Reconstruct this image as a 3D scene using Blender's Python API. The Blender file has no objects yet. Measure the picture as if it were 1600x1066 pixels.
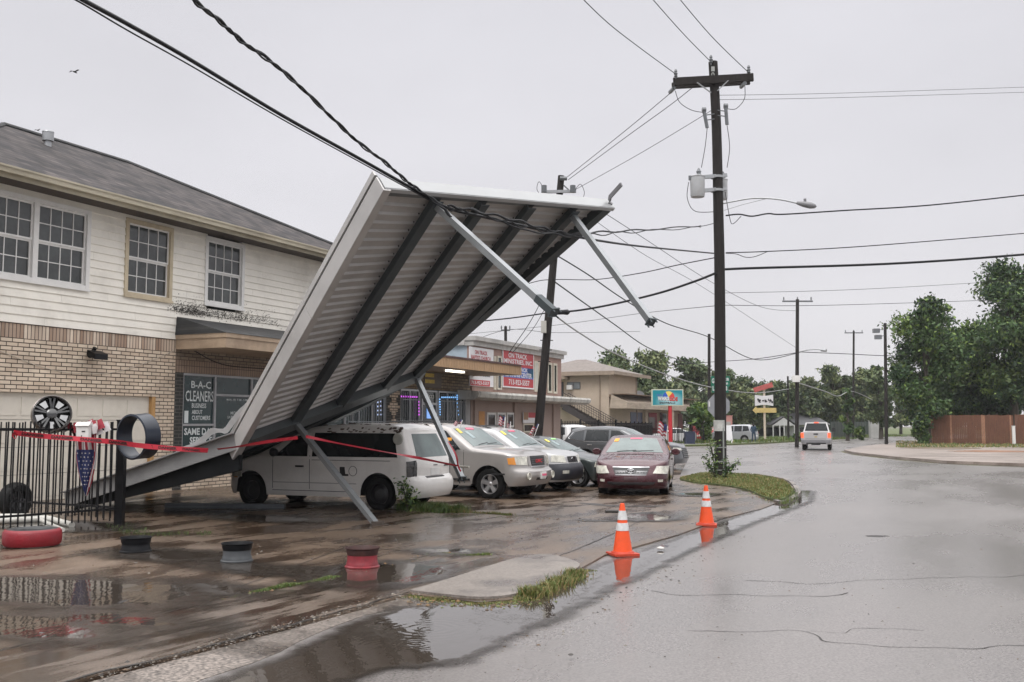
import bpy, math, random
import numpy as np
from mathutils import Vector, Matrix, noise as mnoise
random.seed(7)
rng = np.random.default_rng(7)
R = math.radians
S = bpy.context.scene
COL = S.collection
# ------------------------------------------------------------ camera
F = 1555.6
CAMH = 1.8
PITCH = math.atan(130 / F)
cd = bpy.data.cameras.new('camera')
cam = bpy.data.objects.new('camera', cd); COL.objects.link(cam)
cam.location = (0, 0, CAMH); cam.rotation_euler = (R(90) + PITCH, 0, 0)
cd.sensor_width = 36; cd.lens = 36 * F / 1600; cd.clip_start = .1; cd.clip_end = 3000
S.camera = cam
# ------------------------------------------------------------ sky and light (overcast)
SUN_EL, SUN_ROT = 55, 200
w = bpy.data.worlds.new("World"); S.world = w; w.use_nodes = True
nt = w.node_tree; nt.nodes.clear()
def wn(t, **k):
    n = nt.nodes.new(t)
    for a, b in k.items(): setattr(n, a, b)
    return n
out = wn('ShaderNodeOutputWorld'); bg = wn('ShaderNodeBackground'); nt.links.new(bg.outputs[0], out.inputs[0])
sky = wn('ShaderNodeTexSky'); sky.sky_type = 'NISHITA'; sky.sun_disc = False
sky.sun_elevation = R(SUN_EL); sky.sun_rotation = R(SUN_ROT)
tc = wn('ShaderNodeTexCoord'); sp = wn('ShaderNodeSeparateXYZ'); nt.links.new(tc.outputs['Generated'], sp.inputs[0])
ramp = wn('ShaderNodeValToRGB'); nt.links.new(sp.outputs[2], ramp.inputs[0])
cr = ramp.color_ramp
cr.elements[0].position = 0.0; cr.elements[0].color = (7.15, 6.98, 7.15, 1)
cr.elements[1].position = 1.0; cr.elements[1].color = (29, 28.6, 28.6, 1)
e = cr.elements.new(.42); e.color = (6.95, 6.88, 7.3, 1)
e = cr.elements.new(.20); e.color = (7.1, 7.0, 7.35, 1)
e = cr.elements.new(.62); e.color = (19, 18.8, 19, 1)
cn = wn('ShaderNodeTexNoise'); cn.inputs['Scale'].default_value = 2.2; cn.inputs['Detail'].default_value = 5
cmap = wn('ShaderNodeMapping'); cmap.inputs['Scale'].default_value = (1, 1, 2.4)
nt.links.new(tc.outputs['Generated'], cmap.inputs[0]); nt.links.new(cmap.outputs[0], cn.inputs[0])
cmr = wn('ShaderNodeMapRange'); cmr.inputs['From Min'].default_value = .3; cmr.inputs['From Max'].default_value = .7
cmr.inputs['To Min'].default_value = .93; cmr.inputs['To Max'].default_value = 1.05
nt.links.new(cn.outputs[0], cmr.inputs[0])
cm = wn('ShaderNodeVectorMath', operation='SCALE'); nt.links.new(ramp.outputs[0], cm.inputs[0]); nt.links.new(cmr.outputs[0], cm.inputs['Scale'])
mx = wn('ShaderNodeMix', data_type='RGBA'); mx.inputs[0].default_value = .97
nt.links.new(sky.outputs[0], mx.inputs[6]); nt.links.new(cm.outputs[0], mx.inputs[7])
nt.links.new(mx.outputs[2], bg.inputs[0]); bg.inputs[1].default_value = .1
sl = bpy.data.lights.new('sun', 'SUN'); sl.energy = 1.1; sl.angle = R(25); sl.color = (1, .97, .93)
sun = bpy.data.objects.new('sun', sl); COL.objects.link(sun)
az = R(SUN_ROT)
sd = Vector((math.sin(az) * math.cos(R(SUN_EL)), math.cos(az) * math.cos(R(SUN_EL)), math.sin(R(SUN_EL))))
sun.rotation_euler = sd.to_track_quat('Z', 'Y').to_euler()
S.view_settings.view_transform = 'Standard'; S.view_settings.look = 'None'
S.view_settings.exposure = 0.13; S.view_settings.gamma = 1
S.render.engine = 'CYCLES'

# ------------------------------------------------------------ measuring helpers
_c, _s = math.cos(PITCH), math.sin(PITCH)
def ray(x, y):
    a = (x - 800) / F; b = (533 - y) / F
    return Vector((a, _c - b * _s, _s + b * _c)) / (_c - b * _s)
def at(x, y, Y): return Vector((0, 0, CAMH)) + ray(x, y) * Y
def G(x, y, z=0):
    r = ray(x, y); t = (z - CAMH) / r.z
    return Vector((r.x * t, r.y * t, z))
U = Vector((.4252, .9051, 0)); N = Vector((.9051, -.4252, 0))   # along the shop fronts, out towards the road
def bp(s, o, z): return U * s + N * o + Vector((0, 0, z))
def fp(px, py, o):
    r = ray(px, py); t = o / (r.x * N.x + r.y * N.y)
    P = Vector((0, 0, CAMH)) + r * t
    return P.x * U.x + P.y * U.y, P.z
def lerp(tab, x):
    if x <= tab[0][0]: return tab[0][1]
    for (a, b), (c, d) in zip(tab, tab[1:]):
        if x <= c: return b + (d - b) * (x - a) / (c - a)
    return tab[-1][1]
# ------------------------------------------------------------ materials
MATS = {}
def M(name, col, rough=.6, var=.12, scale=4., bump=0., metal=0., stretch=(1, 1, 1), dirt=0., dirtcol=(.03, .028, .025), dscale=1.2, spec=.5, coat=0., emit=0., bscale=None, ior=None, rvar=0.):
    if name in MATS: return MATS[name]
    m = bpy.data.materials.new(name); m.use_nodes = True; MATS[name] = m
    t = m.node_tree; b = t.nodes['Principled BSDF']; L = t.links.new
    b.inputs['Roughness'].default_value = rough; b.inputs['Metallic'].default_value = metal
    b.inputs['Specular IOR Level'].default_value = spec; b.inputs['Coat Weight'].default_value = coat
    if ior: b.inputs['IOR'].default_value = ior
    if emit:
        b.inputs['Emission Color'].default_value = (*col, 1); b.inputs['Emission Strength'].default_value = emit
    tcn = t.nodes.new('ShaderNodeTexCoord'); mp = t.nodes.new('ShaderNodeMapping'); mp.inputs['Scale'].default_value = stretch
    L(tcn.outputs['Object'], mp.inputs[0])
    n1 = t.nodes.new('ShaderNodeTexNoise'); n1.inputs['Scale'].default_value = scale; n1.inputs['Detail'].default_value = 6
    n1.inputs['Roughness'].default_value = .65
    L(mp.outputs[0], n1.inputs[0])
    mr = t.nodes.new('ShaderNodeMapRange'); mr.inputs['From Min'].default_value = .3; mr.inputs['From Max'].default_value = .7
    mr.inputs['To Min'].default_value = 1 - var; mr.inputs['To Max'].default_value = 1 + var
    L(n1.outputs[0], mr.inputs[0])
    sc = t.nodes.new('ShaderNodeVectorMath'); sc.operation = 'SCALE'; sc.inputs[0].default_value = col
    L(mr.outputs[0], sc.inputs['Scale']); last = sc.outputs[0]
    if dirt:
        n2 = t.nodes.new('ShaderNodeTexNoise'); n2.inputs['Scale'].default_value = dscale; n2.inputs['Detail'].default_value = 7; n2.inputs['Roughness'].default_value = .7
        L(mp.outputs[0], n2.inputs[0])
        r2 = t.nodes.new('ShaderNodeMapRange'); r2.inputs['From Min'].default_value = .5; r2.inputs['From Max'].default_value = .72
        r2.inputs['To Max'].default_value = dirt; L(n2.outputs[0], r2.inputs[0])
        mi = t.nodes.new('ShaderNodeMix'); mi.data_type = 'RGBA'; L(r2.outputs[0], mi.inputs[0]); L(last, mi.inputs[6])
        mi.inputs[7].default_value = (*dirtcol, 1); last = mi.outputs[2]
    L(last, b.inputs['Base Color'])
    if rvar:
        r3 = t.nodes.new('ShaderNodeMapRange'); r3.inputs['From Min'].default_value = .35; r3.inputs['From Max'].default_value = .65
        r3.inputs['To Min'].default_value = rough - rvar; r3.inputs['To Max'].default_value = rough + rvar
        L(n1.outputs[0], r3.inputs[0]); L(r3.outputs[0], b.inputs['Roughness'])
    if bump:
        n4 = t.nodes.new('ShaderNodeTexNoise'); n4.inputs['Scale'].default_value = bscale or scale * 4; n4.inputs['Detail'].default_value = 4
        L(mp.outputs[0], n4.inputs[0])
        bu = t.nodes.new('ShaderNodeBump'); bu.inputs['Strength'].default_value = bump; bu.inputs['Distance'].default_value = .02
        L(n4.outputs[0], bu.inputs['Height']); L(bu.outputs[0], b.inputs['Normal'])
    return m
def brick_mat(name, c1, c2, mortar, bw, rh, ms=.012, offset=.5, rough=.75, stain=0., dirz=None, bias=0., direction=U):
    if name in MATS: return MATS[name]
    m = bpy.data.materials.new(name); m.use_nodes = True; MATS[name] = m
    t = m.node_tree; b = t.nodes['Principled BSDF']; L = t.links.new
    b.inputs['Roughness'].default_value = rough
    tcn = t.nodes.new('ShaderNodeTexCoord')
    d = t.nodes.new('ShaderNodeVectorMath'); d.operation = 'DOT_PRODUCT'; d.inputs[1].default_value = direction
    L(tcn.outputs['Object'], d.inputs[0])
    s = t.nodes.new('ShaderNodeSeparateXYZ'); L(tcn.outputs['Object'], s.inputs[0])
    c = t.nodes.new('ShaderNodeCombineXYZ'); L(d.outputs['Value'], c.inputs[0]); L(s.outputs[2], c.inputs[1])
    br = t.nodes.new('ShaderNodeTexBrick'); L(c.outputs[0], br.inputs['Vector'])
    br.offset = offset
    br.inputs['Color1'].default_value = (*c1, 1); br.inputs['Color2'].default_value = (*c2, 1); br.inputs['Mortar'].default_value = (*mortar, 1)
    br.inputs['Scale'].default_value = 1; br.inputs['Mortar Size'].default_value = ms; br.inputs['Mortar Smooth'].default_value = .2
    br.inputs['Brick Width'].default_value = bw; br.inputs['Row Height'].default_value = rh; br.inputs['Bias'].default_value = bias
    nn = t.nodes.new('ShaderNodeTexNoise'); nn.inputs['Scale'].default_value = 1.3; nn.inputs['Detail'].default_value = 8; L(tcn.outputs['Object'], nn.inputs[0])
    mr = t.nodes.new('ShaderNodeMapRange'); mr.inputs['From Min'].default_value = .35; mr.inputs['From Max'].default_value = .7
    mr.inputs['To Min'].default_value = 1.08; mr.inputs['To Max'].default_value = 1 - .22 - stain; L(nn.outputs[0], mr.inputs[0])
    sc = t.nodes.new('ShaderNodeVectorMath'); sc.operation = 'SCALE'; L(br.outputs['Color'], sc.inputs[0]); L(mr.outputs[0], sc.inputs['Scale'])
    L(sc.outputs[0], b.inputs['Base Color'])
    bu = t.nodes.new('ShaderNodeBump'); bu.inputs['Strength'].default_value = .6; bu.inputs['Distance'].default_value = .01; bu.invert = True
    L(br.outputs['Fac'], bu.inputs['Height']); L(bu.outputs[0], b.inputs['Normal'])
    return m
def wet_mat(name, col, wetcol, scale=.5, lo=.42, hi=.58, rdry=.5, rwet=.1, speck=.25, speckscale=60, stretch=(1, 1, 1), rot=0., spec=.5, bump=.3, lowvar=.2):
    m = bpy.data.materials.new(name); m.use_nodes = True; MATS[name] = m
    t = m.node_tree; b = t.nodes['Principled BSDF']; L = t.links.new
    b.inputs['Specular IOR Level'].default_value = spec
    tcn = t.nodes.new('ShaderNodeTexCoord'); mp = t.nodes.new('ShaderNodeMapping')
    mp.vector_type = 'TEXTURE'; mp.inputs['Rotation'].default_value = (0, 0, rot); mp.inputs['Scale'].default_value = tuple(1 / v for v in stretch)
    L(tcn.outputs['Object'], mp.inputs[0])
    n1 = t.nodes.new('ShaderNodeTexNoise'); n1.inputs['Scale'].default_value = scale; n1.inputs['Detail'].default_value = 9; n1.inputs['Roughness'].default_value = .62
    L(mp.outputs[0], n1.inputs[0])
    mr = t.nodes.new('ShaderNodeMapRange'); mr.interpolation_type = 'SMOOTHSTEP'; mr.inputs['From Min'].default_value = lo; mr.inputs['From Max'].default_value = hi; L(n1.outputs[0], mr.inputs[0])
    n2 = t.nodes.new('ShaderNodeTexNoise'); n2.inputs['Scale'].default_value = speckscale; n2.inputs['Detail'].default_value = 3; L(tcn.outputs['Object'], n2.inputs[0])
    m2 = t.nodes.new('ShaderNodeMapRange'); m2.inputs['From Min'].default_value = .35; m2.inputs['From Max'].default_value = .65
    m2.inputs['To Min'].default_value = 1 - speck; m2.inputs['To Max'].default_value = 1 + speck; L(n2.outputs[0], m2.inputs[0])
    mi = t.nodes.new('ShaderNodeMix'); mi.data_type = 'RGBA'; L(mr.outputs[0], mi.inputs[0]); mi.inputs[6].default_value = (*col, 1); mi.inputs[7].default_value = (*wetcol, 1)
    last = mi.outputs[2]
    n3 = t.nodes.new('ShaderNodeTexNoise'); n3.inputs['Scale'].default_value = scale * .35; n3.inputs['Detail'].default_value = 5; L(tcn.outputs['Object'], n3.inputs[0])
    m3 = t.nodes.new('ShaderNodeMapRange'); m3.inputs['From Min'].default_value = .3; m3.inputs['From Max'].default_value = .7
    m3.inputs['To Min'].default_value = 1 - lowvar; m3.inputs['To Max'].default_value = 1 + lowvar; L(n3.outputs[0], m3.inputs[0])
    mm = t.nodes.new('ShaderNodeMath'); mm.operation = 'MULTIPLY'; L(m2.outputs[0], mm.inputs[0]); L(m3.outputs[0], mm.inputs[1])
    sc = t.nodes.new('ShaderNodeVectorMath'); sc.operation = 'SCALE'; L(last, sc.inputs[0]); L(mm.outputs[0], sc.inputs['Scale'])
    L(sc.outputs[0], b.inputs['Base Color'])
    mr2 = t.nodes.new('ShaderNodeMapRange'); mr2.inputs['To Min'].default_value = rdry; mr2.inputs['To Max'].default_value = rwet; L(mr.outputs[0], mr2.inputs[0])
    L(mr2.outputs[0], b.inputs['Roughness'])
    bu = t.nodes.new('ShaderNodeBump'); bu.inputs['Distance'].default_value = .004
    mb = t.nodes.new('ShaderNodeMapRange'); mb.inputs['To Min'].default_value = bump; mb.inputs['To Max'].default_value = bump * .12; L(mr.outputs[0], mb.inputs[0])
    L(mb.outputs[0], bu.inputs['Strength']); L(n2.outputs[0], bu.inputs['Height']); L(bu.outputs[0], b.inputs['Normal'])
    return m
# ------------------------------------------------------------ mesh builder
ORG = {}
def rootloc(o):
    while o is not None and o.parent is not None: o = o.parent
    return ORG.get(o.name, Vector((0, 0, 0))) if o is not None else Vector((0, 0, 0))
class MB:
    def __init__(s): s.v = []; s.f = []; s.m = []
    def add(s, vs, fs, mi=0):
        k = len(s.v); s.v += [Vector(p) for p in vs]
        for f in fs: s.f.append(tuple(k + i for i in f)); s.m.append(mi)
        return s
    def box(s, c, size, rot=None, mi=0):
        hx, hy, hz = size[0] / 2, size[1] / 2, size[2] / 2
        vs = [Vector((x, y, z)) for x in (-hx, hx) for y in (-hy, hy) for z in (-hz, hz)]
        if rot is not None: vs = [rot @ v for v in vs]
        c = Vector(c)
        return s.add([v + c for v in vs], [(0, 1, 3, 2), (4, 6, 7, 5), (0, 4, 5, 1), (2, 3, 7, 6), (0, 2, 6, 4), (1, 5, 7, 3)], mi)
    def fbox(s, s0, s1, o0, o1, z0, z1, mi=0):     # box in the shop front frame
        vs = [bp(a, b, c) for a in (s0, s1) for b in (o0, o1) for c in (z0, z1)]
        return s.add(vs, [(0, 1, 3, 2), (4, 6, 7, 5), (0, 4, 5, 1), (2, 3, 7, 6), (0, 2, 6, 4), (1, 5, 7, 3)], mi)
    def hexa(s, vs, mi=0): return s.add(vs, [(0, 1, 3, 2), (4, 6, 7, 5), (0, 4, 5, 1), (2, 3, 7, 6), (0, 2, 6, 4), (1, 5, 7, 3)], mi)
    def tube(s, pts, r, n=8, caps=True, mi=0, rr=None):
        pts = [Vector(p) for p in pts]; k = len(s.v); up = Vector((0, 0, 1)); prev = None
        for i, p in enumerate(pts):
            d = (pts[min(i + 1, len(pts) - 1)] - pts[max(i - 1, 0)]).normalized()
            if prev is None:
                a = d.cross(up)
                if a.length < 1e-3: a = d.cross(Vector((1, 0, 0)))
                a.normalize()
            else:
                a = prev - d * prev.dot(d)
                a.normalize()
            prev = a; b = d.cross(a); q = rr[i] if rr else r
            for j in range(n):
                t = 2 * math.pi * j / n
                s.v.append(p + (a * math.cos(t) + b * math.sin(t)) * q)
        for i in range(len(pts) - 1):
            for j in range(n):
                s.f.append((k + i * n + j, k + i * n + (j + 1) % n, k + (i + 1) * n + (j + 1) % n, k + (i + 1) * n + j)); s.m.append(mi)
        if caps:
            s.f.append(tuple(k + j for j in range(n))); s.m.append(mi)
            e = k + (len(pts) - 1) * n; s.f.append(tuple(e + j for j in range(n))[::-1]); s.m.append(mi)
        return s
    def beam(s, a, b, wx, wz, side, mi=0):          # rectangular bar from a to b, side = width direction
        a, b = Vector(a), Vector(b); d = (b - a).normalized(); side = Vector(side); side = (side - d * side.dot(d)).normalized(); q = d.cross(side)
        vs = [p + side * x * wx / 2 + q * z * wz / 2 for p in (a, b) for x in (-1, 1) for z in (-1, 1)]
        return s.hexa(vs, mi)
    def lathe(s, prof, n=28, ax=None, c=(0, 0, 0), mi=0, closed=False):   # prof (r, h) round local z, ax = matrix 3x3
        k = len(s.v); c = Vector(c)
        for r, h in prof:
            for j in range(n):
                t = 2 * math.pi * j / n; p = Vector((r * math.cos(t), r * math.sin(t), h))
                s.v.append((ax @ p if ax is not None else p) + c)
        L = len(prof)
        for i in range(L if closed else L - 1):
            i2 = (i + 1) % L
            for j in range(n): s.f.append((k + i * n + j, k + i * n + (j + 1) % n, k + i2 * n + (j + 1) % n, k + i2 * n + j)); s.m.append(mi)
        return s
    def prism(s, poly, z0, z1, mi=0):
        n = len(poly); vs = [Vector((p[0], p[1], z0)) for p in poly] + [Vector((p[0], p[1], z1)) for p in poly]
        fs = [tuple(range(n))[::-1], tuple(range(n, 2 * n))] + [(i, (i + 1) % n, n + (i + 1) % n, n + i) for i in range(n)]
        return s.add(vs, fs, mi)
    def grid(s, fn, nu, nv, mi=0):
        k = len(s.v)
        for i in range(nu + 1):
            for j in range(nv + 1): s.v.append(Vector(fn(i / nu, j / nv)))
        for i in range(nu):
            for j in range(nv):
                a = k + i * (nv + 1) + j; s.f.append((a, a + nv + 1, a + nv + 2, a + 1)); s.m.append(mi)
        return s
    def slab(s, fn, nu, nv, th, mi=0):              # a sheet with thickness; fn(u,v) -> (point, normal)
        k0 = len(s.v)
        s.grid(lambda a, b: fn(a, b)[0], nu, nv, mi)
        s.grid(lambda a, b: fn(a, b)[0] + fn(a, b)[1] * th, nu, nv, mi)
        h = (nu + 1) * (nv + 1); W = nv + 1
        ring = [i * W for i in range(nu + 1)] + [nu * W + j for j in range(1, nv + 1)] + [i * W + nv for i in range(nu - 1, -1, -1)] + [j for j in range(nv - 1, 0, -1)]
        for a, b in zip(ring, ring[1:] + ring[:1]): s.f.append((k0 + a, k0 + b, k0 + h + b, k0 + h + a)); s.m.append(mi)
        return s
    def build(s, name, mat, parent=None, smooth=None, local=False, at=None):
        me = bpy.data.meshes.new(name)
        if parent is not None: org = Vector((0, 0, 0)) if local else rootloc(parent)
        else: org = Vector(at) if at is not None else Vector((0, 0, 0))
        me.from_pydata([tuple(p - org) if not (local and parent is None) else tuple(p) for p in s.v], [], s.f)
        mats = mat if isinstance(mat, (list, tuple)) else [mat]
        for m in mats: me.materials.append(m)
        if len(mats) > 1: me.polygons.foreach_set('material_index', s.m)
        if smooth is not None:
            me.polygons.foreach_set('use_smooth', [True] * len(me.polygons))
            me.set_sharp_from_angle(angle=R(smooth))
        me.update()
        o = bpy.data.objects.new(name, me); COL.objects.link(o)
        if parent is not None: o.parent = parent
        elif not local or at is not None: o.location = org
        return o
def tag(o, label=None, cat=None, group=None, kind=None):
    if label: o['label'] = label
    if cat: o['category'] = cat
    if group: o['group'] = group
    if kind: o['kind'] = kind
    return o
def thing(name, label, cat, loc, group=None, rz=0.):
    o = bpy.data.objects.new(name, None); COL.objects.link(o)
    o.empty_display_size = .2; o.location = loc; o.rotation_euler = (0, 0, rz); ORG[o.name] = Vector(loc)
    return tag(o, label, cat, group)
def copy_tree(o, parent=None):
    c = o.copy(); COL.objects.link(c)
    if parent is not None: c.parent = parent
    for ch in [x for x in bpy.data.objects if x.parent == o]: copy_tree(ch, c)
    return c
def text(mb_parent, body, mat, p0, right, up, wd, ht, th=.01, name='lettering', local=False, bold=0., shear=0.):
    cu = bpy.data.curves.new('t', 'FONT'); cu.body = body; cu.extrude = 0; cu.offset = bold; cu.shear = shear; cu.resolution_u = 2
    ob = bpy.data.objects.new('t', cu); COL.objects.link(ob)
    dg = bpy.context.evaluated_depsgraph_get(); me = bpy.data.meshes.new_from_object(ob.evaluated_get(dg))
    bpy.data.objects.remove(ob)
    vs = [v.co.copy() for v in me.vertices]; fs = [tuple(p.vertices) for p in me.polygons]; bpy.data.meshes.remove(me)
    x0 = min(v.x for v in vs); x1 = max(v.x for v in vs); y0 = min(v.y for v in vs); y1 = max(v.y for v in vs)
    right = Vector(right).normalized(); up = Vector(up).normalized(); nn = right.cross(up); p0 = Vector(p0)
    mb = MB(); mb.add([p0 + right * (v.x - x0) / (x1 - x0) * wd + up * (v.y - y0) / (y1 - y0) * ht + nn * th for v in vs], fs)
    return mb
def smoothpts(pts, n=8):
    P = [Vector(p) for p in pts]; out = []
    for i in range(len(P) - 1):
        a = P[max(i - 1, 0)]; b = P[i]; c = P[i + 1]; d = P[min(i + 2, len(P) - 1)]
        for k in range(n):
            t = k / n
            out.append(.5 * ((2 * b) + (c - a) * t + (2 * a - 5 * b + 4 * c - d) * t * t + (3 * b - a - 3 * c + d) * t ** 3))
    return out + [P[-1]]
def wander(poly, amp=.04, step=.25, seed=0, keep=None):
    out = []; n = len(poly)
    for i in range(n):
        a = Vector(poly[i][:2]); b = Vector(poly[(i + 1) % n][:2]); L = (b - a).length; k = max(1, min(60, int(L / step)))
        for j in range(k):
            p = a.lerp(b, j / k); q = mnoise.noise_vector(Vector((p.x * 1.7, p.y * 1.7, seed)))
            q2 = mnoise.noise_vector(Vector((p.x * 6, p.y * 6, seed + 5)))
            out.append((p.x + q.x * amp * 2 + q2.x * amp * .6, p.y + q.y * amp * 2 + q2.y * amp * .6))
    return out
# common materials
white_paint = M('white_paint', (.72, .71, .68), .5, .05)
black_metal = M('black_metal', (.006, .006, .007), .42, .3, spec=.22)
dark_glass = M('dark_glass', (.022, .028, .03), .06, .3, .7, spec=.6)
rubber = M('rubber', (.008, .008, .008), .6, .25, 9, spec=.2)
chrome = M('chrome', (.62, .62, .63), .18, .05, metal=1.)
galv = M('galvanised_steel', (.36, .37, .38), .38, .12, 6, metal=.6)
alu = M('alloy_silver', (.5, .5, .51), .3, .08, metal=.75)
wood_pole = M('creosote_wood', (.022, .019, .018), .75, .35, 3, .5, stretch=(6, 6, .5), spec=.25)
cable_m = M('cable_black', (.01, .011, .013), .5, .2, spec=.25)
red_m = M('red_plastic', (.55, .03, .04), .4, .06)

#@@SETTING
# ============================================================ GROUND
def sheet(name, poly, z0, z1, mat, kind='structure', **k):
    m = MB(); m.prism(poly, z0, z1); o = m.build(name, mat)
    return tag(o, kind=kind)
earth = wet_mat('earth', (.09, .085, .04), (.06, .05, .035), .3, speck=.4, speckscale=20, rdry=.8, rwet=.5)
asphalt = wet_mat('asphalt', (.185, .17, .163), (.15, .138, .132), .3, .32, .68, .34, .23, .26, 48, (.35, 1, 1), R(66), bump=.6, lowvar=.07)
lotm = wet_mat('lot_concrete', (.135, .096, .068), (.042, .026, .016), .8, .40, .60, .40, .17, .35, 40, (.62, 1.35, 1), R(62), bump=.4)
stripm = wet_mat('strip_concrete', (.112, .084, .064), (.038, .026, .018), 1.6, .42, .58, .45, .09, .3, 60, (.32, 1.8, 1), R(62), bump=.5)
apronm = wet_mat('apron_aggregate', (.20, .17, .148), (.075, .062, .052), .7, .40, .62, .55, .22, .6, 34, bump=1.)
islandm = wet_mat('island_concrete', (.21, .185, .165), (.10, .085, .075), .7, .45, .65, .5, .22, .25, 45, bump=.5)
cornerm = wet_mat('corner_concrete', (.27, .225, .20), (.17, .14, .12), .2, .4, .6, .6, .35, .2, 30, (1, 4, 1), bump=.3)
walkm = wet_mat('far_pavement', (.2, .19, .18), (.12, .11, .1), .3, .4, .6, .6, .3, .2, 20)
grassm = M('grass_ground', (.085, .105, .035), .9, .4, 3, .6)
sheet('ground', [(-450, -60), (450, -60), (450, 700), (-450, 700)], -.5, -.01, earth)
g2 = lambda x, y: tuple(G(x, y)[:2])
road = [(-16, -8), (80, -8), (80, 33)] + [g2(1700, 722), g2(1600, 731), g2(1480, 726), g2(1400, 719), g2(1330, 711), g2(1312, 706), g2(1345, 699), g2(1385, 694), g2(1428, 689), g2(1520, 681.5), g2(1530, 678.5)]
road += [g2(1420, 681), g2(1345, 685), g2(1280, 689), g2(1200, 694), g2(1120, 697.5), g2(1060, 699), g2(900, 699), (-26, 72), (-34, 10)]
sheet('road', road, -.006, .004, asphalt)
# lot
curbline = [g2(-420, 1215), g2(150, 1064), g2(330, 1017), g2(450, 985), g2(560, 955), g2(640, 932)]
isl_edge = [g2(690, 939), g2(750, 946), g2(800, 941), g2(850, 925), g2(905, 893)]
lot_edge = [g2(945, 870), g2(990, 858), g2(1060, 838), g2(1130, 812), g2(1190, 797), g2(1245, 775), g2(1252, 768), g2(1230, 752), g2(1180, 743), g2(1110, 740), g2(1062, 745), g2(1070, 728), g2(1078, 712)]
wallline = [tuple(bp(s, -19.9, 0)[:2]) for s in (54, 44, 30, 18, 6)]
lot = curbline + isl_edge + lot_edge + wallline + [(-19, 2)]
sheet('parking_lot', lot, -.005, .03, lotm)
# darker rutted strip between joint line and curb line
strip = [g2(-420, 1118), g2(0, 1023), g2(130, 992), g2(250, 965), g2(330, 945), g2(430, 925), g2(530, 905), g2(600, 888), g2(690, 867), g2(760, 868), g2(800, 880), g2(700, 912), g2(640, 930), g2(560, 953), g2(450, 983), g2(330, 1015), g2(150, 1062), g2(-420, 1213)]
sheet('pavement', strip, 0, .036, stripm)
apron = curbline[::-1] + [g2(-420, 1330), g2(240, 1100), g2(320, 1062), g2(440, 1020), g2(505, 985), g2(570, 962), g2(640, 950), g2(690, 944)]
sheet('driveway_apron', wander(apron, .02, .4, 3), -.004, .008, apronm)
island = [g2(640, 930), g2(700, 912), g2(800, 880), g2(850, 872), g2(890, 880), g2(905, 892), g2(860, 914), g2(830, 927), g2(800, 937), g2(750, 941), g2(690, 936)]
island = [tuple(p[:2]) for p in smoothpts([Vector((*p, 0)) for p in island + island[:1]], 5)][:-1]
sheet('concrete_return', island, 0, .055, islandm)
# joints and cracks
crackm = M('crack', (.022, .018, .015), .5, .4, 6)
def crack(name, pts, wd, z, amp=.02, seed=1):
    P = smoothpts([G(*p) if len(p) == 2 else Vector(p) for p in pts], 14); m = MB(); L = []
    for i, p in enumerate(P):
        q = mnoise.noise_vector(p * 2.3 + Vector((seed, 0, 0))) * amp * 2; p = p + Vector((q.x, q.y, 0)); L.append(p)
    vs = []
    for i, p in enumerate(L):
        d = (L[min(i + 1, len(L) - 1)] - L[max(i - 1, 0)]); d.z = 0; d.normalize(); s = Vector((-d.y, d.x, 0))
        ww = wd * (.55 + .9 * abs(mnoise.noise(p * 3 + Vector((9, seed, 0)))) * 1.6)
        vs += [Vector((p.x, p.y, z)) + s * ww / 2, Vector((p.x, p.y, z)) - s * ww / 2]
    m.add(vs, [(2 * i, 2 * i + 1, 2 * i + 3, 2 * i + 2) for i in range(len(L) - 1)])
    return tag(m.build(name, crackm), kind='structure')
crack('pavement_joint', [(-200, 1070), (0, 1024), (130, 993), (250, 966), (330, 946), (430, 926), (530, 906), (620, 884), (700, 866)], .022, .041, .015, 2)
crack('kerb_joint', [(-100, 1130), (150, 1063), (330, 1016), (450, 984), (560, 954), (640, 931)], .028, .042, .03, 3)
crack('lot_joint', [(190, 832), (330, 843), (470, 853), (600, 862), (760, 870), (900, 878)], .02, .034, .015, 4)
crack('lot_joint', [(600, 797), (700, 803), (800, 808), (900, 812), (1000, 818)], .02, .034, .015, 5)
crack('lot_joint', [(860, 878), (900, 862), (960, 836), (1040, 800)], .03, .034, .02, 6)
crack('lot_joint', [(320, 942), (360, 930), (420, 905), (560, 850)], .02, .034, .03, 7)
crack('road_crack', [(1010, 925), (1080, 930), (1160, 931), (1250, 932), (1330, 928)], .016, .007, .07, 8)
crack('road_crack', [(1170, 908), (1260, 912), (1380, 906), (1500, 903), (1620, 900)], .014, .007, .07, 9)
crack('road_crack', [(1060, 985), (1160, 988), (1260, 993), (1300, 1006), (1440, 1012), (1700, 1010)], .012, .007, .08, 10)
crack('road_crack', [(1260, 990), (1340, 985), (1450, 985)], .008, .007, .08, 11)
crack('road_joint', [(1050, 741), (1300, 742), (1600, 741)], .03, .007, .05, 12)
0 and crack('road_joint', [(1370, 985), (1430, 900), (1490, 830), (1510, 790), (1500, 760), (1440, 735)], .012, .007, .12, 13)
crack('tar_patch', [(900, 815), (960, 817), (1000, 813), (1058, 816)], .35, .035, .1, 14)
crack('tar_patch', [(985, 806), (1020, 804), (1050, 812)], .3, .036, .1, 15)
crack('tar_patch', [(905, 788), (960, 793), (1040, 793)], .25, .035, .08, 16)
crack('tar_patch', [(1350, 838), (1370, 838), (1390, 838)], .2, .007, .05, 17)
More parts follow.
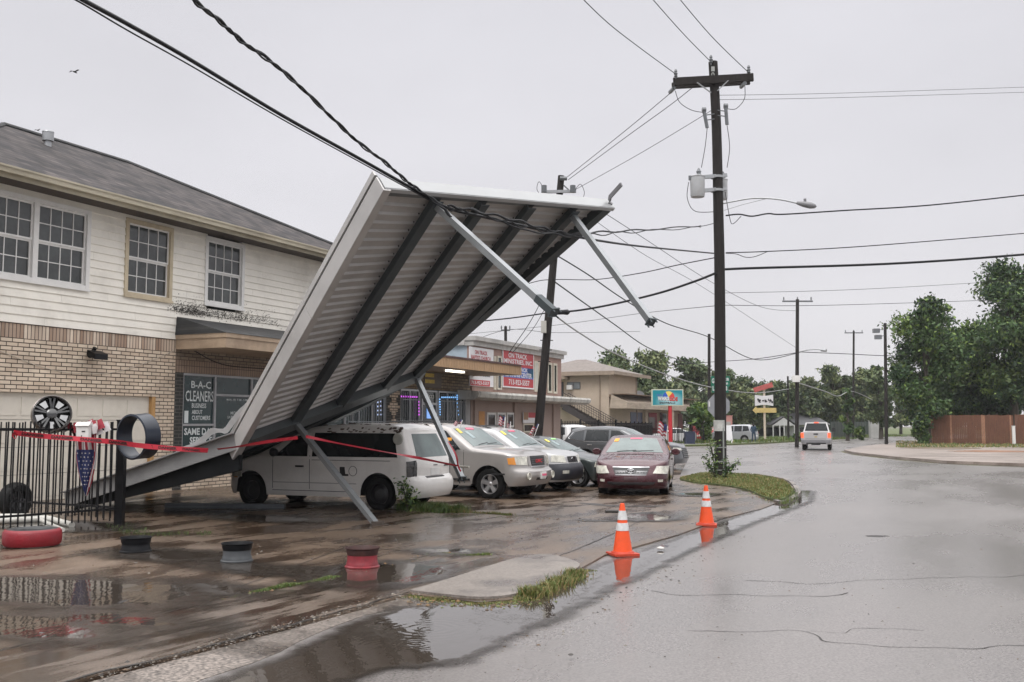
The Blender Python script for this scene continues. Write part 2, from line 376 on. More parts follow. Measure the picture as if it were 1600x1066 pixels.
# puddles
def wet_layer():
    m = bpy.data.materials.new('standing_water'); m.use_nodes = True; t = m.node_tree; L = t.links.new; b = t.nodes['Principled BSDF']; o = t.nodes['Material Output']
    b.inputs['Base Color'].default_value = (.045, .036, .029, 1); b.inputs['Roughness'].default_value = .02; b.inputs['IOR'].default_value = 1.6
    tcn = t.nodes.new('ShaderNodeTexCoord'); at_ = t.nodes.new('ShaderNodeAttribute'); at_.attribute_name = 'wet'
    n = t.nodes.new('ShaderNodeTexNoise'); n.inputs['Scale'].default_value = 3.; n.inputs['Detail'].default_value = 9; n.inputs['Roughness'].default_value = .7; L(tcn.outputs['Object'], n.inputs[0])
    def mth(op, x, y):
        k = t.nodes.new('ShaderNodeMath'); k.operation = op
        for i, v in enumerate((x, y)):
            if isinstance(v, (int, float)): k.inputs[i].default_value = v
            else: L(v, k.inputs[i])
        return k.outputs[0]
    f = mth('ADD', at_.outputs['Fac'], mth('MULTIPLY', mth('SUBTRACT', n.outputs[0], .5), .42))
    def ss(a0, a1, t1=1.):
        r = t.nodes.new('ShaderNodeMapRange'); r.interpolation_type = 'SMOOTHSTEP'; r.inputs['From Min'].default_value = a0; r.inputs['From Max'].default_value = a1; r.inputs['To Max'].default_value = t1; L(f, r.inputs[0]); return r.outputs[0]
    alpha = ss(-.22, .02, 1.); wat = ss(-.005, .03)
    d = t.nodes.new('ShaderNodeBsdfPrincipled'); d.inputs['Base Color'].default_value = (.036, .029, .023, 1); d.inputs['Roughness'].default_value = .17
    n2 = t.nodes.new('ShaderNodeTexNoise'); n2.inputs['Scale'].default_value = 45; L(tcn.outputs['Object'], n2.inputs[0]); bu = t.nodes.new('ShaderNodeBump'); bu.inputs['Strength'].default_value = .5; bu.inputs['Distance'].default_value = .004; L(n2.outputs[0], bu.inputs['Height']); L(bu.outputs[0], d.inputs['Normal'])
    # ripples
    n3 = t.nodes.new('ShaderNodeTexNoise'); n3.inputs['Scale'].default_value = 4.; n3.inputs['Detail'].default_value = 3; mp = t.nodes.new('ShaderNodeMapping'); mp.inputs['Scale'].default_value = (2.2, .8, 1); mp.inputs['Rotation'].default_value = (0, 0, R(-25)); L(tcn.outputs['Object'], mp.inputs[0]); L(mp.outputs[0], n3.inputs[0]); h = mth('MULTIPLY', n3.outputs[0], .5)
    for (px, py, sc_, am, rr_) in ((672, 985, 16, .5, .55), (735, 975, 22, .3, .35), (650, 1010, 24, .3, .3)):
        c = G(px, py); p2 = t.nodes.new('ShaderNodeVectorMath'); p2.operation = 'DISTANCE'; p2.inputs[1].default_value = (c.x, c.y, .018); L(tcn.outputs['Object'], p2.inputs[0]); ds = p2.outputs['Value']
        sn = mth('SINE', mth('MULTIPLY', ds, sc_ * 4.), 0.); fa = t.nodes.new('ShaderNodeMapRange'); fa.inputs['From Min'].default_value = .02; fa.inputs['From Max'].default_value = rr_; fa.inputs['To Min'].default_value = am; fa.inputs['To Max'].default_value = 0; L(ds, fa.inputs[0]); h = mth('ADD', h, mth('MULTIPLY', mth('MULTIPLY', sn, fa.outputs[0]), .16))
    b2 = t.nodes.new('ShaderNodeBump'); b2.inputs['Strength'].default_value = .2; b2.inputs['Distance'].default_value = .02; L(h, b2.inputs['Height']); L(b2.outputs[0], b.inputs['Normal'])
    m1 = t.nodes.new('ShaderNodeMixShader'); L(wat, m1.inputs[0]); L(d.outputs[0], m1.inputs[1]); L(b.outputs[0], m1.inputs[2])
    tr = t.nodes.new('ShaderNodeBsdfTransparent'); m2 = t.nodes.new('ShaderNodeMixShader'); L(alpha, m2.inputs[0]); L(tr.outputs[0], m2.inputs[1]); L(m1.outputs[0], m2.inputs[2]); L(m2.outputs[0], o.inputs[0])
    return m
wetl = wet_layer()
def sdist(X, Y, poly):
    P_ = np.array([p[:2] for p in poly]); Q = np.roll(P_, -1, 0); D = np.full(X.shape, 1e9); ins = np.zeros(X.shape, bool)
    for (x1, y1), (x2, y2) in zip(P_, Q):
        dx, dy = x2 - x1, y2 - y1; t = np.clip(((X - x1) * dx + (Y - y1) * dy) / (dx * dx + dy * dy + 1e-12), 0, 1); D = np.minimum(D, np.hypot(X - x1 - t * dx, Y - y1 - t * dy))
        c = ((y1 > Y) != (y2 > Y)); ins ^= c & (X < (x2 - x1) * (Y - y1) / (dy + 1e-12 * (abs(dy) < 1e-12)) + x1)
    return np.where(ins, D, -D)
def wetfield(name, dfun, bb, cell, z):
    xs = np.arange(bb[0], bb[1], cell); ys = np.arange(bb[2], bb[3], cell); X, Y = np.meshgrid(xs, ys, indexing='ij'); D = dfun(X, Y); ok = D > -.5
    idx = -np.ones(X.shape, int); q = ok[:-1, :-1] & ok[1:, :-1] & ok[1:, 1:] & ok[:-1, 1:]; use = np.zeros(X.shape, bool)
    for a_, b_ in ((0, 0), (1, 0), (1, 1), (0, 1)): use[a_:a_ + q.shape[0], b_:b_ + q.shape[1]] |= q
    idx[use] = np.arange(use.sum()); me = bpy.data.meshes.new(name); V = np.stack([X[use], Y[use], np.full(use.sum(), z)], 1)
    F_ = np.stack([idx[:-1, :-1][q], idx[1:, :-1][q], idx[1:, 1:][q], idx[:-1, 1:][q]], 1); me.from_pydata(V.tolist(), [], F_.tolist()); at_ = me.attributes.new('wet', 'FLOAT', 'POINT'); at_.data.foreach_set('value', np.clip(D[use], -.5, .5)); me.materials.append(wetl)
    o = bpy.data.objects.new(name, me); COL.objects.link(o); return tag(o, kind='structure')
p1 = [g2(560, 985), g2(640, 955), g2(720, 952), g2(790, 948), g2(850, 934), g2(915, 900), g2(985, 874), g2(1030, 858), g2(1085, 838), g2(1130, 820), g2(1180, 804), g2(1232, 782), g2(1246, 768), g2(1262, 768), g2(1258, 784), g2(1200, 806), g2(1150, 824), g2(1060, 864), g2(990, 898), g2(930, 922), g2(860, 962), g2(780, 994), g2(705, 1032), g2(655, 1038), g2(610, 1020), g2(585, 1000)]
pd = [g2(640, 952), g2(560, 972), g2(500, 995), g2(440, 1024), g2(330, 1064), g2(150, 1140), g2(230, 1220), g2(480, 1110), g2(590, 1058), g2(700, 1036), g2(780, 994), g2(860, 960), g2(915, 905)]
wetfield('puddle', lambda X, Y: np.maximum(sdist(X, Y, p1) + .07, sdist(X, Y, pd) - .16), (-3.8, 8.5, 7, 30), .06, .018)
EL = [(590, 902, .8, 1.0), (95, 930, 1.7, .75), (20, 985, 1.1, .45), (180, 975, .8, .3), (300, 925, .9, .35), (420, 895, .9, .3), (265, 872, .9, .5), (1010, 812, .6, .7), (110, 826, 1.2, .7), (420, 814, 1.1, .5), (700, 866, .4, .3), (1090, 775, .5, .6)]
def lotwet(X, Y):
    D = np.full(X.shape, -.5)
    for px, py, rx, ry in EL:
        p = G(px, py); dx, dy = X - p.x, Y - p.y; a = (dx * N.x + dy * N.y) / rx; b = (dx * U.x + dy * U.y) / ry; D = np.maximum(D, (1 - np.hypot(a, b)) * min(rx, ry) * .5 - .04)
    return D
wetfield('puddle', lotwet, (-9, 6, 8, 30), .07, .045)
RW = [(1440, 765, 1.2, 3.5), (1380, 745, 1., 2.), (1590, 810, 1., 1.), (1500, 790, .5, 1.5), (1560, 745, 1.5, 1.2), (1200, 745, 2, .8)]
def blob(cx, cy, rx, ry, seed, n=60):
    out = []
    for i in range(n):
        a = 2 * math.pi * i / n; k = 1 + .35 * mnoise.noise(Vector((math.cos(a) * 1.3, math.sin(a) * 1.3, seed))) + .18 * mnoise.noise(Vector((math.cos(a) * 4, math.sin(a) * 4, seed)))
        out.append((cx + U.x * math.sin(a) * ry * k + N.x * math.cos(a) * rx * k, cy + U.y * math.sin(a) * ry * k + N.y * math.cos(a) * rx * k))
    return out
# grass strips, far pavements
isle = [g2(1062, 751), g2(1085, 745), g2(1110, 743), g2(1180, 746), g2(1222, 755), g2(1238, 770), g2(1222, 784), g2(1196, 781), g2(1165, 768), g2(1120, 760), g2(1085, 757)]
isle = [tuple(p[:2]) for p in smoothpts([Vector((*p, 0)) for p in isle + isle[:1]], 5)][:-1]
sheet('grass_island', isle, 0, .075, grassm)
kb = MB()
kp = [G(1180, 743), G(1228, 752), G(1246, 768), G(1243, 778), G(1226, 788), G(1212, 786)]
kp = smoothpts(kp, 6)
for a, b in zip(kp, kp[1:]): kb.beam(a + Vector((0, 0, .03)), b + Vector((0, 0, .03)), .12, .09, Vector((1, 0, 0)) if abs((b - a).normalized().x) < .7 else Vector((0, 1, 0)))
tag(kb.build('kerb', islandm), kind='structure')
corner = [g2(1700, 720), g2(1600, 729), g2(1480, 724.5), g2(1400, 717.5), g2(1335, 710), g2(1319, 706), g2(1350, 699.5), g2(1388, 695), g2(1430, 690), g2(1520, 683), (140, 120), (140, 40)]
sheet('corner_pavement', corner, 0, .13, cornerm)
vk = [g2(1452, 699), g2(1600, 697.5), g2(1800, 697), (150, 120), g2(1560, 684), g2(1460, 690)]
sheet('corner_grass', vk, .1, .14, grassm)
dirt = M('red_dirt', (.20, .10, .055), .7, .4, 2)
sheet('bare_soil', blob(*g2(1570, 709)[:2], 3.2, 2.2, 9), .1, .142, dirt)
sheet('bare_soil', blob(*g2(1465, 703)[:2], 2.4, 2.8, 4), .1, .1425, M('dead_leaves', (.12, .09, .055), .8, .4, 3))
fars = [g2(900, 698), g2(1060, 698), g2(1120, 696.5), g2(1200, 693), g2(1280, 688), g2(1345, 684.5), g2(1420, 680.5), (300, 420), (-200, 420), (-200, 120)]
sheet('far_verge', fars, 0, .1, grassm)
sheet('far_pavement', [g2(1000, 697), g2(1060, 696.8), g2(1160, 694), g2(1225, 690), g2(1215, 687), g2(1130, 690), g2(1000, 692)], 0, .108, walkm)
sheet('far_lot', [g2(860, 694), g2(1000, 692), g2(1130, 690.5), g2(1180, 685), g2(1000, 683), g2(860, 684)], 0, .112, walkm)
# ============================================================ grass blades (uncountable)
def blades(name, spots, mats, h=(.04, .12), wd=.006, label=None):
    V = []; Fc = []; mi = []
    for (x, y, z, hh) in spots:
        a = random.uniform(0, 6.28); b = random.uniform(0, 6.28); L = random.uniform(.5, 1.) * hh; bend = random.uniform(.15, .8) * L
        wx, wy = math.cos(a) * wd, math.sin(a) * wd; k = len(V)
        V += [(x - wx, y - wy, z), (x + wx, y + wy, z), (x + wx * .7 + math.cos(b) * bend * .35, y + wy * .7 + math.sin(b) * bend * .35, z + L * .6),
              (x - wx * .7 + math.cos(b) * bend * .35, y - wy * .7 + math.sin(b) * bend * .35, z + L * .6), (x + math.cos(b) * bend, y + math.sin(b) * bend, z + L)]
        Fc += [(k, k + 1, k + 2, k + 3), (k + 3, k + 2, k + 4)]; q = random.randrange(len(mats)); mi += [q, q]
    me = bpy.data.meshes.new(name); me.from_pydata(V, [], Fc)
    for m in mats: me.materials.append(m)
    me.polygons.foreach_set('material_index', mi); me.update()
    o = bpy.data.objects.new(name, me); COL.objects.link(o)
    return tag(o, label, 'grass', kind='stuff')
gA = M('blade_green', (.075, .13, .025), .6, .3, 20); gB = M('blade_olive', (.14, .15, .04), .6, .3, 20); gC = M('blade_straw', (.26, .19, .08), .7, .2, 20); gD = M('blade_dark', (.035, .07, .02), .6, .2, 20)
def along(pts, n, wd, z, hh, hf=None):
    P = smoothpts([G(*p) for p in pts], 10); out = []
    for _ in range(n):
        t = random.random() * (len(P) - 1); i = int(t); p = P[i].lerp(P[min(i + 1, len(P) - 1)], t - i)
        d = (P[min(i + 1, len(P) - 1)] - P[max(i - 1, 0)]).normalized(); s = random.gauss(0, wd / 2)
        cl = .45 + .9 * max(0, mnoise.noise(p * 2.5) + .25)
        out.append((p.x - d.y * s, p.y + d.x * s, z, hh * cl * (hf(t / (len(P) - 1)) if hf else 1)))
    return out
blades('kerb_grass', along([(640, 932), (700, 940), (760, 946), (810, 941), (850, 928), (890, 908), (915, 893)], 7500, .13, .01, .085, lambda t: .5 + (1.1 if .55 < t < .9 else 0) + (1.2 if .68 < t < .76 else 0)), [gA, gB, gC, gB], label='ragged green and straw grass along the concrete island kerb')
blades('joint_grass', along([(395, 932), (430, 925), (480, 916), (530, 906)], 2600, .05, .03, .05), [gA, gA, gB], label='thin line of bright grass in the paving joint')
blades('joint_grass', along([(690, 868), (730, 872), (765, 871)], 700, .06, .03, .05), [gA, gB], label='short grass clump in the crack beside the island')
blades('verge_grass', along([(640, 796), (660, 799), (690, 801), (715, 803)], 4200, .35, .02, .22), [gA, gB, gD, gA], label='tall weeds and grass under the white van rear bumper')
blades('verge_grass', along([(700, 803), (760, 805), (800, 808)], 700, .12, .03, .1), [gB, gC, gA], label='sparse dry grass running right from the van')
blades('joint_grass', along([(1235, 768), (1240, 780), (1225, 792)], 600, .12, .05, .12), [gA, gB, gD], label='grass hanging over the kerb tip beside the puddle')
blades('joint_grass', along([(180, 822), (200, 832), (240, 838), (330, 836)], 350, .3, .03, .05), [gA, gD], label='scattered weeds behind the black fence post')
P = [Vector((*p, 0)) for p in isle]; xs = [p.x for p in P]; ys = [p.y for p in P]; sp_ = []
def inside(x, y, poly):
    c = False; n = len(poly)
    for i in range(n):
        x1, y1 = poly[i][:2]; x2, y2 = poly[(i + 1) % n][:2]
        if (y1 > y) != (y2 > y) and x < (x2 - x1) * (y - y1) / (y2 - y1) + x1: c = not c
    return c
while len(sp_) < 14000:
    x = random.uniform(min(xs), max(xs)); y = random.uniform(min(ys), max(ys))
    if inside(x, y, isle):
        sp_.append((x, y, .07, .1 * (.6 + .8 * abs(mnoise.noise(Vector((x, y, 0)) * 1.5)))))
blades('island_grass', sp_, [gB, gB, gA, gC], wd=.012, label='short yellow green turf around the main utility pole')
sp_ = []
for _ in range(9000):
    t = random.random(); q = G(1300 - 220 * t, 687.2 + 8.5 * t) if random.random() < .6 else G(random.uniform(1290, 1400), 683.5)
    sp_.append((q.x + random.gauss(0, 2), q.y + random.random() * 12, .1, .35))
blades('far_grass', sp_, [gA, gB, gA], wd=.05, label='green verge grass along the far side of the road')
sp_ = []
for _ in range(5000):
    q = G(random.uniform(1400, 1640), random.uniform(689.5, 699.5), .13); sp_.append((q.x, q.y, .13, .22 * random.random()))
blades('corner_weeds', sp_, [gA, gB, gC], wd=.04, label='patchy weeds along the foot of the brown wooden fence')

# ============================================================ TWO STOREY SHOP HOUSE
OF = -19.7
brickm = brick_mat('cream_brick', (.66, .55, .43), (.52, .41, .31), (.06, .045, .034), .30, .096, .012)
soldierm = brick_mat('soldier_brick', (.66, .55, .44), (.30, .20, .14), (.08, .06, .05), .098, .34, .011, offset=0.)
brick2 = brick_mat('tan_brick', (.30, .235, .17), (.19, .14, .10), (.05, .04, .035), .30, .096, .011)
soldier2 = brick_mat('tan_soldier_brick', (.29, .21, .155), (.25, .18, .13), (.07, .05, .04), .098, .34, .008, offset=0.)
darkbrick = brick_mat('dark_brick', (.022, .024, .022), (.035, .034, .03), (.12, .11, .1), .30, .096, .008)
sidingm = M('cream_siding', (.80, .765, .69), .5, .06, 1.5, .1, dirt=.28, dirtcol=(.25, .22, .17), dscale=.8)
trimtan = M('tan_trim', (.52, .44, .31), .55, .12, 3, dirt=.4, dirtcol=(.2, .14, .08))
trimwhite = M('white_trim', (.70, .69, .67), .45, .06)
fasciam = M('fascia_paint', (.42, .38, .29), .55, .2, 1.2, dirt=.5, dirtcol=(.16, .12, .07), dscale=1.5, stretch=(.6, .6, 3))
shingle = brick_mat('asphalt_shingle', (.028, .025, .028), (.09, .075, .072), (.015, .015, .015), .34, .13, .008, rough=.9, stain=.4)
shingled = brick_mat('dark_shingle', (.03, .032, .035), (.055, .055, .055), (.02, .02, .02), .3, .08, .004, rough=.7)
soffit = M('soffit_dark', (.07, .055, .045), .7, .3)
s_l, s_r = 12.6, 29.0
s_c, _z = fp(272, 640, OF)                 # corner between cream bricks and the shop
z_bt = fp(135, 516, OF)[1]                 # top of the bricks
z_eave = fp(270, 338, OF + .9)[1]
z_wall = z_eave + .02
z_gar = fp(243, 620, OF)[1]
s_g, _ = fp(243, 640, OF)
house = thing('two_storey_building', 'cream two storey building with brick ground floor and clapboard above at far left', 'building', bp(s_l, OF, 0))
def wallcells(m, s0, s1, z0, z1, ops, o0, o1, fn=None):
    ss = sorted({s0, s1} | {min(max(v, s0), s1) for a in ops for v in a[:2]}); zs = sorted({z0, z1} | {min(max(v, z0), z1) for a in ops for v in a[2:]})
    for a, b in zip(ss, ss[1:]):
        for c, d in zip(zs, zs[1:]):
            mx_, mz = (a + b) / 2, (c + d) / 2
            if any(p[0] < mx_ < p[1] and p[2] < mz < p[3] for p in ops): continue
            if fn: fn(m, a, b, c, d)
            else: m.fbox(a, b, o0, o1, c, d)
# openings upstairs
def opn(px0, py0, px1, py1, o=OF):
    a = fp(px0, py0, o); b = fp(px1, py1, o); return a[0], b[0]
def win_z(px, ya, yb, o=OF): return fp(px, yb, o)[1], fp(px, ya, o)[1]
sA0, sA1 = opn(71, 0, 153, 0); zA = win_z(153, 333, 457)
W = []
dw = sA1 - sA0
W.append(dict(s=(sA0 - dw - .05, sA1), z=zA, col=trimwhite, two=True))
a, b = opn(207, 0, 280, 0); W.append(dict(s=(a, b), z=win_z(280, 360, 475), col=trimtan))
a, b = opn(330, 0, 390, 0); W.append(dict(s=(a, b), z=win_z(390, 385, 487), col=trimwhite))
ops = [(w_['s'][0] + .09, w_['s'][1] - .09, w_['z'][0] + .09, w_['z'][1] - .09) for w_ in W]
m = MB()
rows = 0; z = z_bt; rh = .195
while z < z_wall - .01:
    z2 = min(z + rh, z_wall); o_ = [q for q in ops if q[2] < z2 and q[3] > z]
    segs = []; cur = s_l
    for q in sorted(o_): segs.append((cur, q[0])); cur = q[1]
    segs.append((cur, s_r))
    for a, b in segs:
        # board overlapping the one below, bottom edge stands proud
        k = a; j0 = rows * 1.37 % 3.66
        cuts = [a] + [c for c in np.arange(s_l + j0, s_r, 3.66) if a + .1 < c < b - .1] + [b]
        for c0, c1 in zip(cuts, cuts[1:]):
            vs = []
            for sv in (c0 + .002, c1 - .002):
                for (oo, zz) in ((OF - .2, z), (OF - .2, z2), (OF + .035, z), (OF + .008, z2)): vs.append(bp(sv, oo, zz))
            m.hexa(vs)
    z = z2; rows += 1
m.build('clapboard_wall', sidingm, house)
m = MB(); m.fbox(s_l, s_r, OF - 9.5, OF - 9.3, 0, z_wall); m.fbox(s_l, s_l + .2, OF - 9.3, OF - .2, 0, z_wall); m.fbox(s_r - .2, s_r, OF - 9.3, OF - .2, 0, z_wall)
m.fbox(s_l + .2, s_r - .2, OF - 2.2, OF - 2.0, .02, z_wall - .1)
m.build('inner_wall', M('inner_wall_paint', (.2, .19, .17), .8), house)
# ground floor cream brick with garage opening
m = MB(); wallcells(m, s_l, s_c, 0, z_bt - .34, [(s_l + .3, s_g, -.1, z_gar)], OF - .2, OF)
m.build('brick_wall', brickm, house)
m = MB(); m.fbox(s_l, s_c, OF - .2, OF + .003, z_bt - .34, z_bt - .002); m.build('soldier_course', soldierm, house)
# garage door
gd = MB(); gz = z_gar; n_p = 4
for i in range(n_p):
    z0 = .03 + (gz - .03) * i / n_p; z1 = .03 + (gz - .03) * (i + 1) / n_p
    gd.fbox(s_l + .3, s_g - .12, OF - .16, OF - .12, z0 + .006, z1 - .006)
    k = s_g - .2
    while k - .75 > s_l + .4:
        gd.fbox(k - .66, k, OF - .12, OF - .108, z0 + .1, z1 - .1); k -= .78
    for q in (.33, .66): gd.fbox(s_l + .3, s_g - .12, OF - .12, OF - .115, z0 + (z1 - z0) * q - .004, z0 + (z1 - z0) * q + .004)
gd.build('garage_door', M('garage_door_paint', (.62, .575, .50), .5, .05, dirt=.25, dirtcol=(.35, .3, .24)), house)
m = MB(); m.fbox(s_g - .12, s_g + .002, OF - .14, OF - .01, 0.02, z_gar - .003); m.build('door_jamb', M('bare_wood_jamb', (.42, .24, .09), .6, .25, 6, stretch=(4, 4, .6)), house)
# shop front
s_sh1 = s_r
z_l0 = fp(300, 583, OF)[1]; z_l1 = z_l0 + .34
m = MB(); m.fbox(s_c, s_sh1, OF - .2, OF - .01, z_l1, z_bt); m.build('shop_brick_wall', brick2, house)
m = MB(); m.fbox(s_c, s_sh1, OF - .2, OF - .006, z_l0, z_l1 - .002); m.build('shop_soldier_course', soldier2, house)
s_g0 = fp(286, 640, OF)[0]
m = MB(); m.fbox(s_c, s_g0, OF - .2, OF - .01, 0, z_l0 - .002); m.build('dark_brick_pier', darkbrick, house)
z_sill = .62
m = MB(); m.fbox(s_g0, s_sh1, OF - .2, OF - .012, 0, z_sill); m.build('shop_base_wall', brickm, house)
fr = MB(); gl = MB()
edges = [s_g0, fp(337, 640, OF)[0], fp(394, 640, OF)[0], fp(430, 640, OF)[0], fp(470, 640, OF)[0], fp(500, 640, OF)[0], fp(540, 640, OF)[0], fp(583, 640, OF)[0], s_sh1]
gt = z_l0 - .01
for e_ in edges: fr.fbox(e_ - .035, e_ + .035, OF - .1, OF - .02, z_sill, gt)
zm = fp(310, 664, OF)[1]; zt = fp(360, 618, OF)[1]
for i, (a, b) in enumerate(zip(edges, edges[1:])):
    fr.fbox(a + .035, b - .035, OF - .1, OF - .022, gt - .06, gt); fr.fbox(a + .035, b - .035, OF - .1, OF - .022, z_sill, z_sill + .06)
    zz = zm if i % 2 == 0 else zt; fr.fbox(a + .035, b - .035, OF - .098, OF - .024, zz - .03, zz + .03)
    gl.fbox(a + .03, b - .03, OF - .085, OF - .075, z_sill + .05, gt - .05)
sw = fr.build('shop_window_frame', M('alu_frame_dull', (.34, .34, .35), .45, .1, metal=.3), house)
tealglass = M('teal_painted_glass', (.006, .026, .028), .12, .3, .6)
gl.build('shop_window_pane', tealglass, sw)
wl = M('window_lettering', (.62, .66, .66), .6, .05)
def wtext(t, x0, y0, x1, y1, parent, mat=wl, o=OF - .07, bold=0., name='lettering', shear=0.):
    a = fp(x0, y1, o); b = fp(x1, y1, o); c = fp(x0, y0, o)
    mb = text(None, t, mat, bp(a[0], o, a[1]), U, (0, 0, 1), b[0] - a[0], c[1] - a[1], th=.004, bold=bold, shear=shear)
    return mb
lt = MB()
for t, x0, y0, x1, y1, bo in (('B-A-C', 298.5, 595, 329.5, 606.5, .02), ('CLEANERS', 289.5, 610, 339.5 - 6, 627, .01), ('BUSINESS', 299.5, 630, 322, 637.5, .02), ('ABOUT', 299.5, 640.5, 316, 647, .02), ('CUSTOMERS', 299.5, 649.5, 328, 656.5, .02), ('SAME DAY', 287.5, 669, 341 - 6, 680, .03), ('SERVICE', 296, 683, 331, 694, .03)):
    q = wtext(t, x0, y0, x1, y1, None, bold=bo); lt.add(q.v, q.f)
for t, x0, y0, x1, y1 in (('MON - FRI  7 AM - 7 PM', 354, 623, 386, 626), ('MON-FRI', 360, 643, 380, 648), ('SATURDAY', 355, 650, 378, 654)):
    q = wtext(t, x0, y0, x1, y1, None, bold=.01); lt.add(q.v, q.f)
a = fp(286.5, 661, OF - .07); b = fp(294.5, 642, OF - .07); lt.add([bp(a[0] + .03, OF - .07, a[1]), bp(b[0], OF - .07, a[1]), bp(b[0], OF - .07, b[1]), bp(a[0] + .03, OF - .07, b[1])], [(0, 1, 2, 3)])
lt.build('window_lettering', wl, sw)
# upstairs windows
def window(w_):
    s0, s1 = w_['s']; z0, z1 = w_['z']; t = .11; m = MB()
    m.fbox(s0, s0 + t, OF - .08, OF + .055, z0, z1); m.fbox(s1 - t, s1, OF - .08, OF + .055, z0, z1)
    m.fbox(s0 + t, s1 - t, OF - .08, OF + .05, z1 - t, z1); m.fbox(s0 + t, s1 - t, OF - .08, OF + .05, z0, z0 + t)
    m.fbox(s0 - .02, s1 + .02, OF + .055, OF + .085, z0 - .03, z0 + .03)
    if w_.get('two'):
        mid = (s0 + s1) / 2; m.fbox(mid - .07, mid + .07, OF - .08, OF + .045, z0 + t, z1 - t)
        bays = [(s0 + t, mid - .07), (mid + .07, s1 - t)]
    else: bays = [(s0 + t, s1 - t)]
    f = m.build('window', w_['col'], house)
    g = MB(); p = MB()
    for a, b in bays:
        zc = (z0 + z1) / 2
        for (c, d, oo) in ((zc, z1 - t, 0.), (z0 + t, zc, -.03)):
            o0, o1 = OF - .05 + oo, OF - .01 + oo
            g.fbox(a, a + .04, o0, o1, c, d); g.fbox(b - .04, b, o0, o1, c, d); g.fbox(a + .04, b - .04, o0, o1, c, c + .045); g.fbox(a + .04, b - .04, o0, o1, d - .045, d)
            for k in (1, 2, 3):
                sx = a + .04 + (b - a - .08) * k / 4; g.fbox(sx - .011, sx + .011, o0 + .012, o1 - .008, c + .045, d - .045)
            zx = (c + d) / 2; g.fbox(a + .04, b - .04, o0 + .014, o1 - .01, zx - .011, zx + .011)
            p.fbox(a + .02, b - .02, o0 + .008, o0 + .016, c + .01, d - .01)
    sh = g.build('sash', trimwhite, f)
    p.build('pane', M('upper_glass', (.05, .055, .055), .07, .5, 1.2, spec=.6), f)
for w_ in W: window(w_)
# roof
eo = OF + .9; bo = OF - 9.9; ze = z_eave + .16
rz = at(100, 226, 1)  # placeholder for slope
om = (eo + bo) / 2
zr_a = fp(5, 198, om); zr_b = fp(200, 252, om)
zr = (zr_a[1] + zr_b[1]) / 2
e_l, e_r = zr_a[0] - 5.6, s_r + .75
m = MB()
A_, B_, C_, D_ = bp(e_l, eo, ze), bp(e_r, eo, ze), bp(e_r, bo, ze), bp(e_l, bo, ze); R1, R2 = bp(zr_a[0], om, zr), bp(zr_b[0], om, zr)
m.add([A_, B_, C_, D_, R1, R2], [(0, 1, 5, 4), (1, 2, 5), (2, 3, 4, 5), (3, 0, 4), (3, 2, 1, 0)])
rf = m.build('roof', shingle, house)
m = MB()
for a, b in ((R1, R2), (R1, A_), (R2, B_)): m.tube([a + Vector((0, 0, .01)), b + Vector((0, 0, .01))], .07, 6)
m.build('ridge_cap', shingled, rf)
vp = at(75, 213, zr_a[0] * .905 + 1.2); a = fp(75, 214, om + 1.2)
vs_ = bp(a[0], om + 1.2, 0); sl_z = ze + (zr - ze) * (eo - (om + 1.2)) / (eo - om)
vt = MB(); vt.lathe([(0, sl_z - .1), (.1, sl_z - .1), (.09, sl_z + .12), (.15, sl_z + .12), (.15, sl_z + .36), (.16, sl_z + .36), (.15, sl_z + .39), (0, sl_z + .4)], 16, c=vs_)
vt.build('roof_vent', galv, rf, smooth=40)
m = MB(); m.fbox(e_l, e_r, eo - .02, eo + .12, ze - .15, ze - .01); m.fbox(e_l, e_r, eo + .13, eo + .15, ze - .04, ze + .0)
m.fbox(e_l, e_r, eo - .05, eo - .02, ze - .24, ze - .02)
m.fbox(e_r - .02, e_r + .03, bo, eo + .1, ze - .3, ze)
m.build('gutter', fasciam, house)
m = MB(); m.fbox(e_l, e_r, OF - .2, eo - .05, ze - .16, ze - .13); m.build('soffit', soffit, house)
# shop awning with hipped shingle top
aw_o = OF + 1.75; s_a0 = fp(273, 540, OF)[0] + .02; za = fp(349, 521, aw_o)[1]; zb_ = za - .36
zt_ = fp(290, 497, OF)[1]
m = MB()
T0, T1 = bp(s_a0 + .0, OF + .03, zt_), bp(s_r + .3, OF + .03, zt_)
Q0, Q1 = bp(s_a0 - .05, aw_o + .05, za + .03), bp(s_r + .3, aw_o + .05, za + .03)
K0 = bp(s_a0 - .05, OF + .03, za + .03); K1 = bp(s_r + .3, OF + .03, za + .03)
m.add([T0, T1, Q0, Q1, K0, K1], [(0, 2, 3, 1), (1, 3, 5), (0, 4, 2), (4, 5, 3, 2)])
aw = m.build('awning_roof', shingled, house)
wood_t = M('weathered_trim_wood', (.36, .27, .19), .6, .2, 2, dirt=.5, dirtcol=(.16, .1, .06))
m = MB(); m.fbox(s_a0, s_r + .28, OF + .02, aw_o, zb_, za + .02); m.fbox(s_a0 - .03, s_r + .3, OF + .02, aw_o + .03, za - .09, za + .026)
m.build('awning_fascia', wood_t, house)
m = MB(); m.fbox(s_a0 - .01, s_a0 + .0, OF + .02, aw_o - .6, za + .03, zt_ - .1); 
mold = M('mildew_black', (.05, .045, .04), .8, .5, 6)
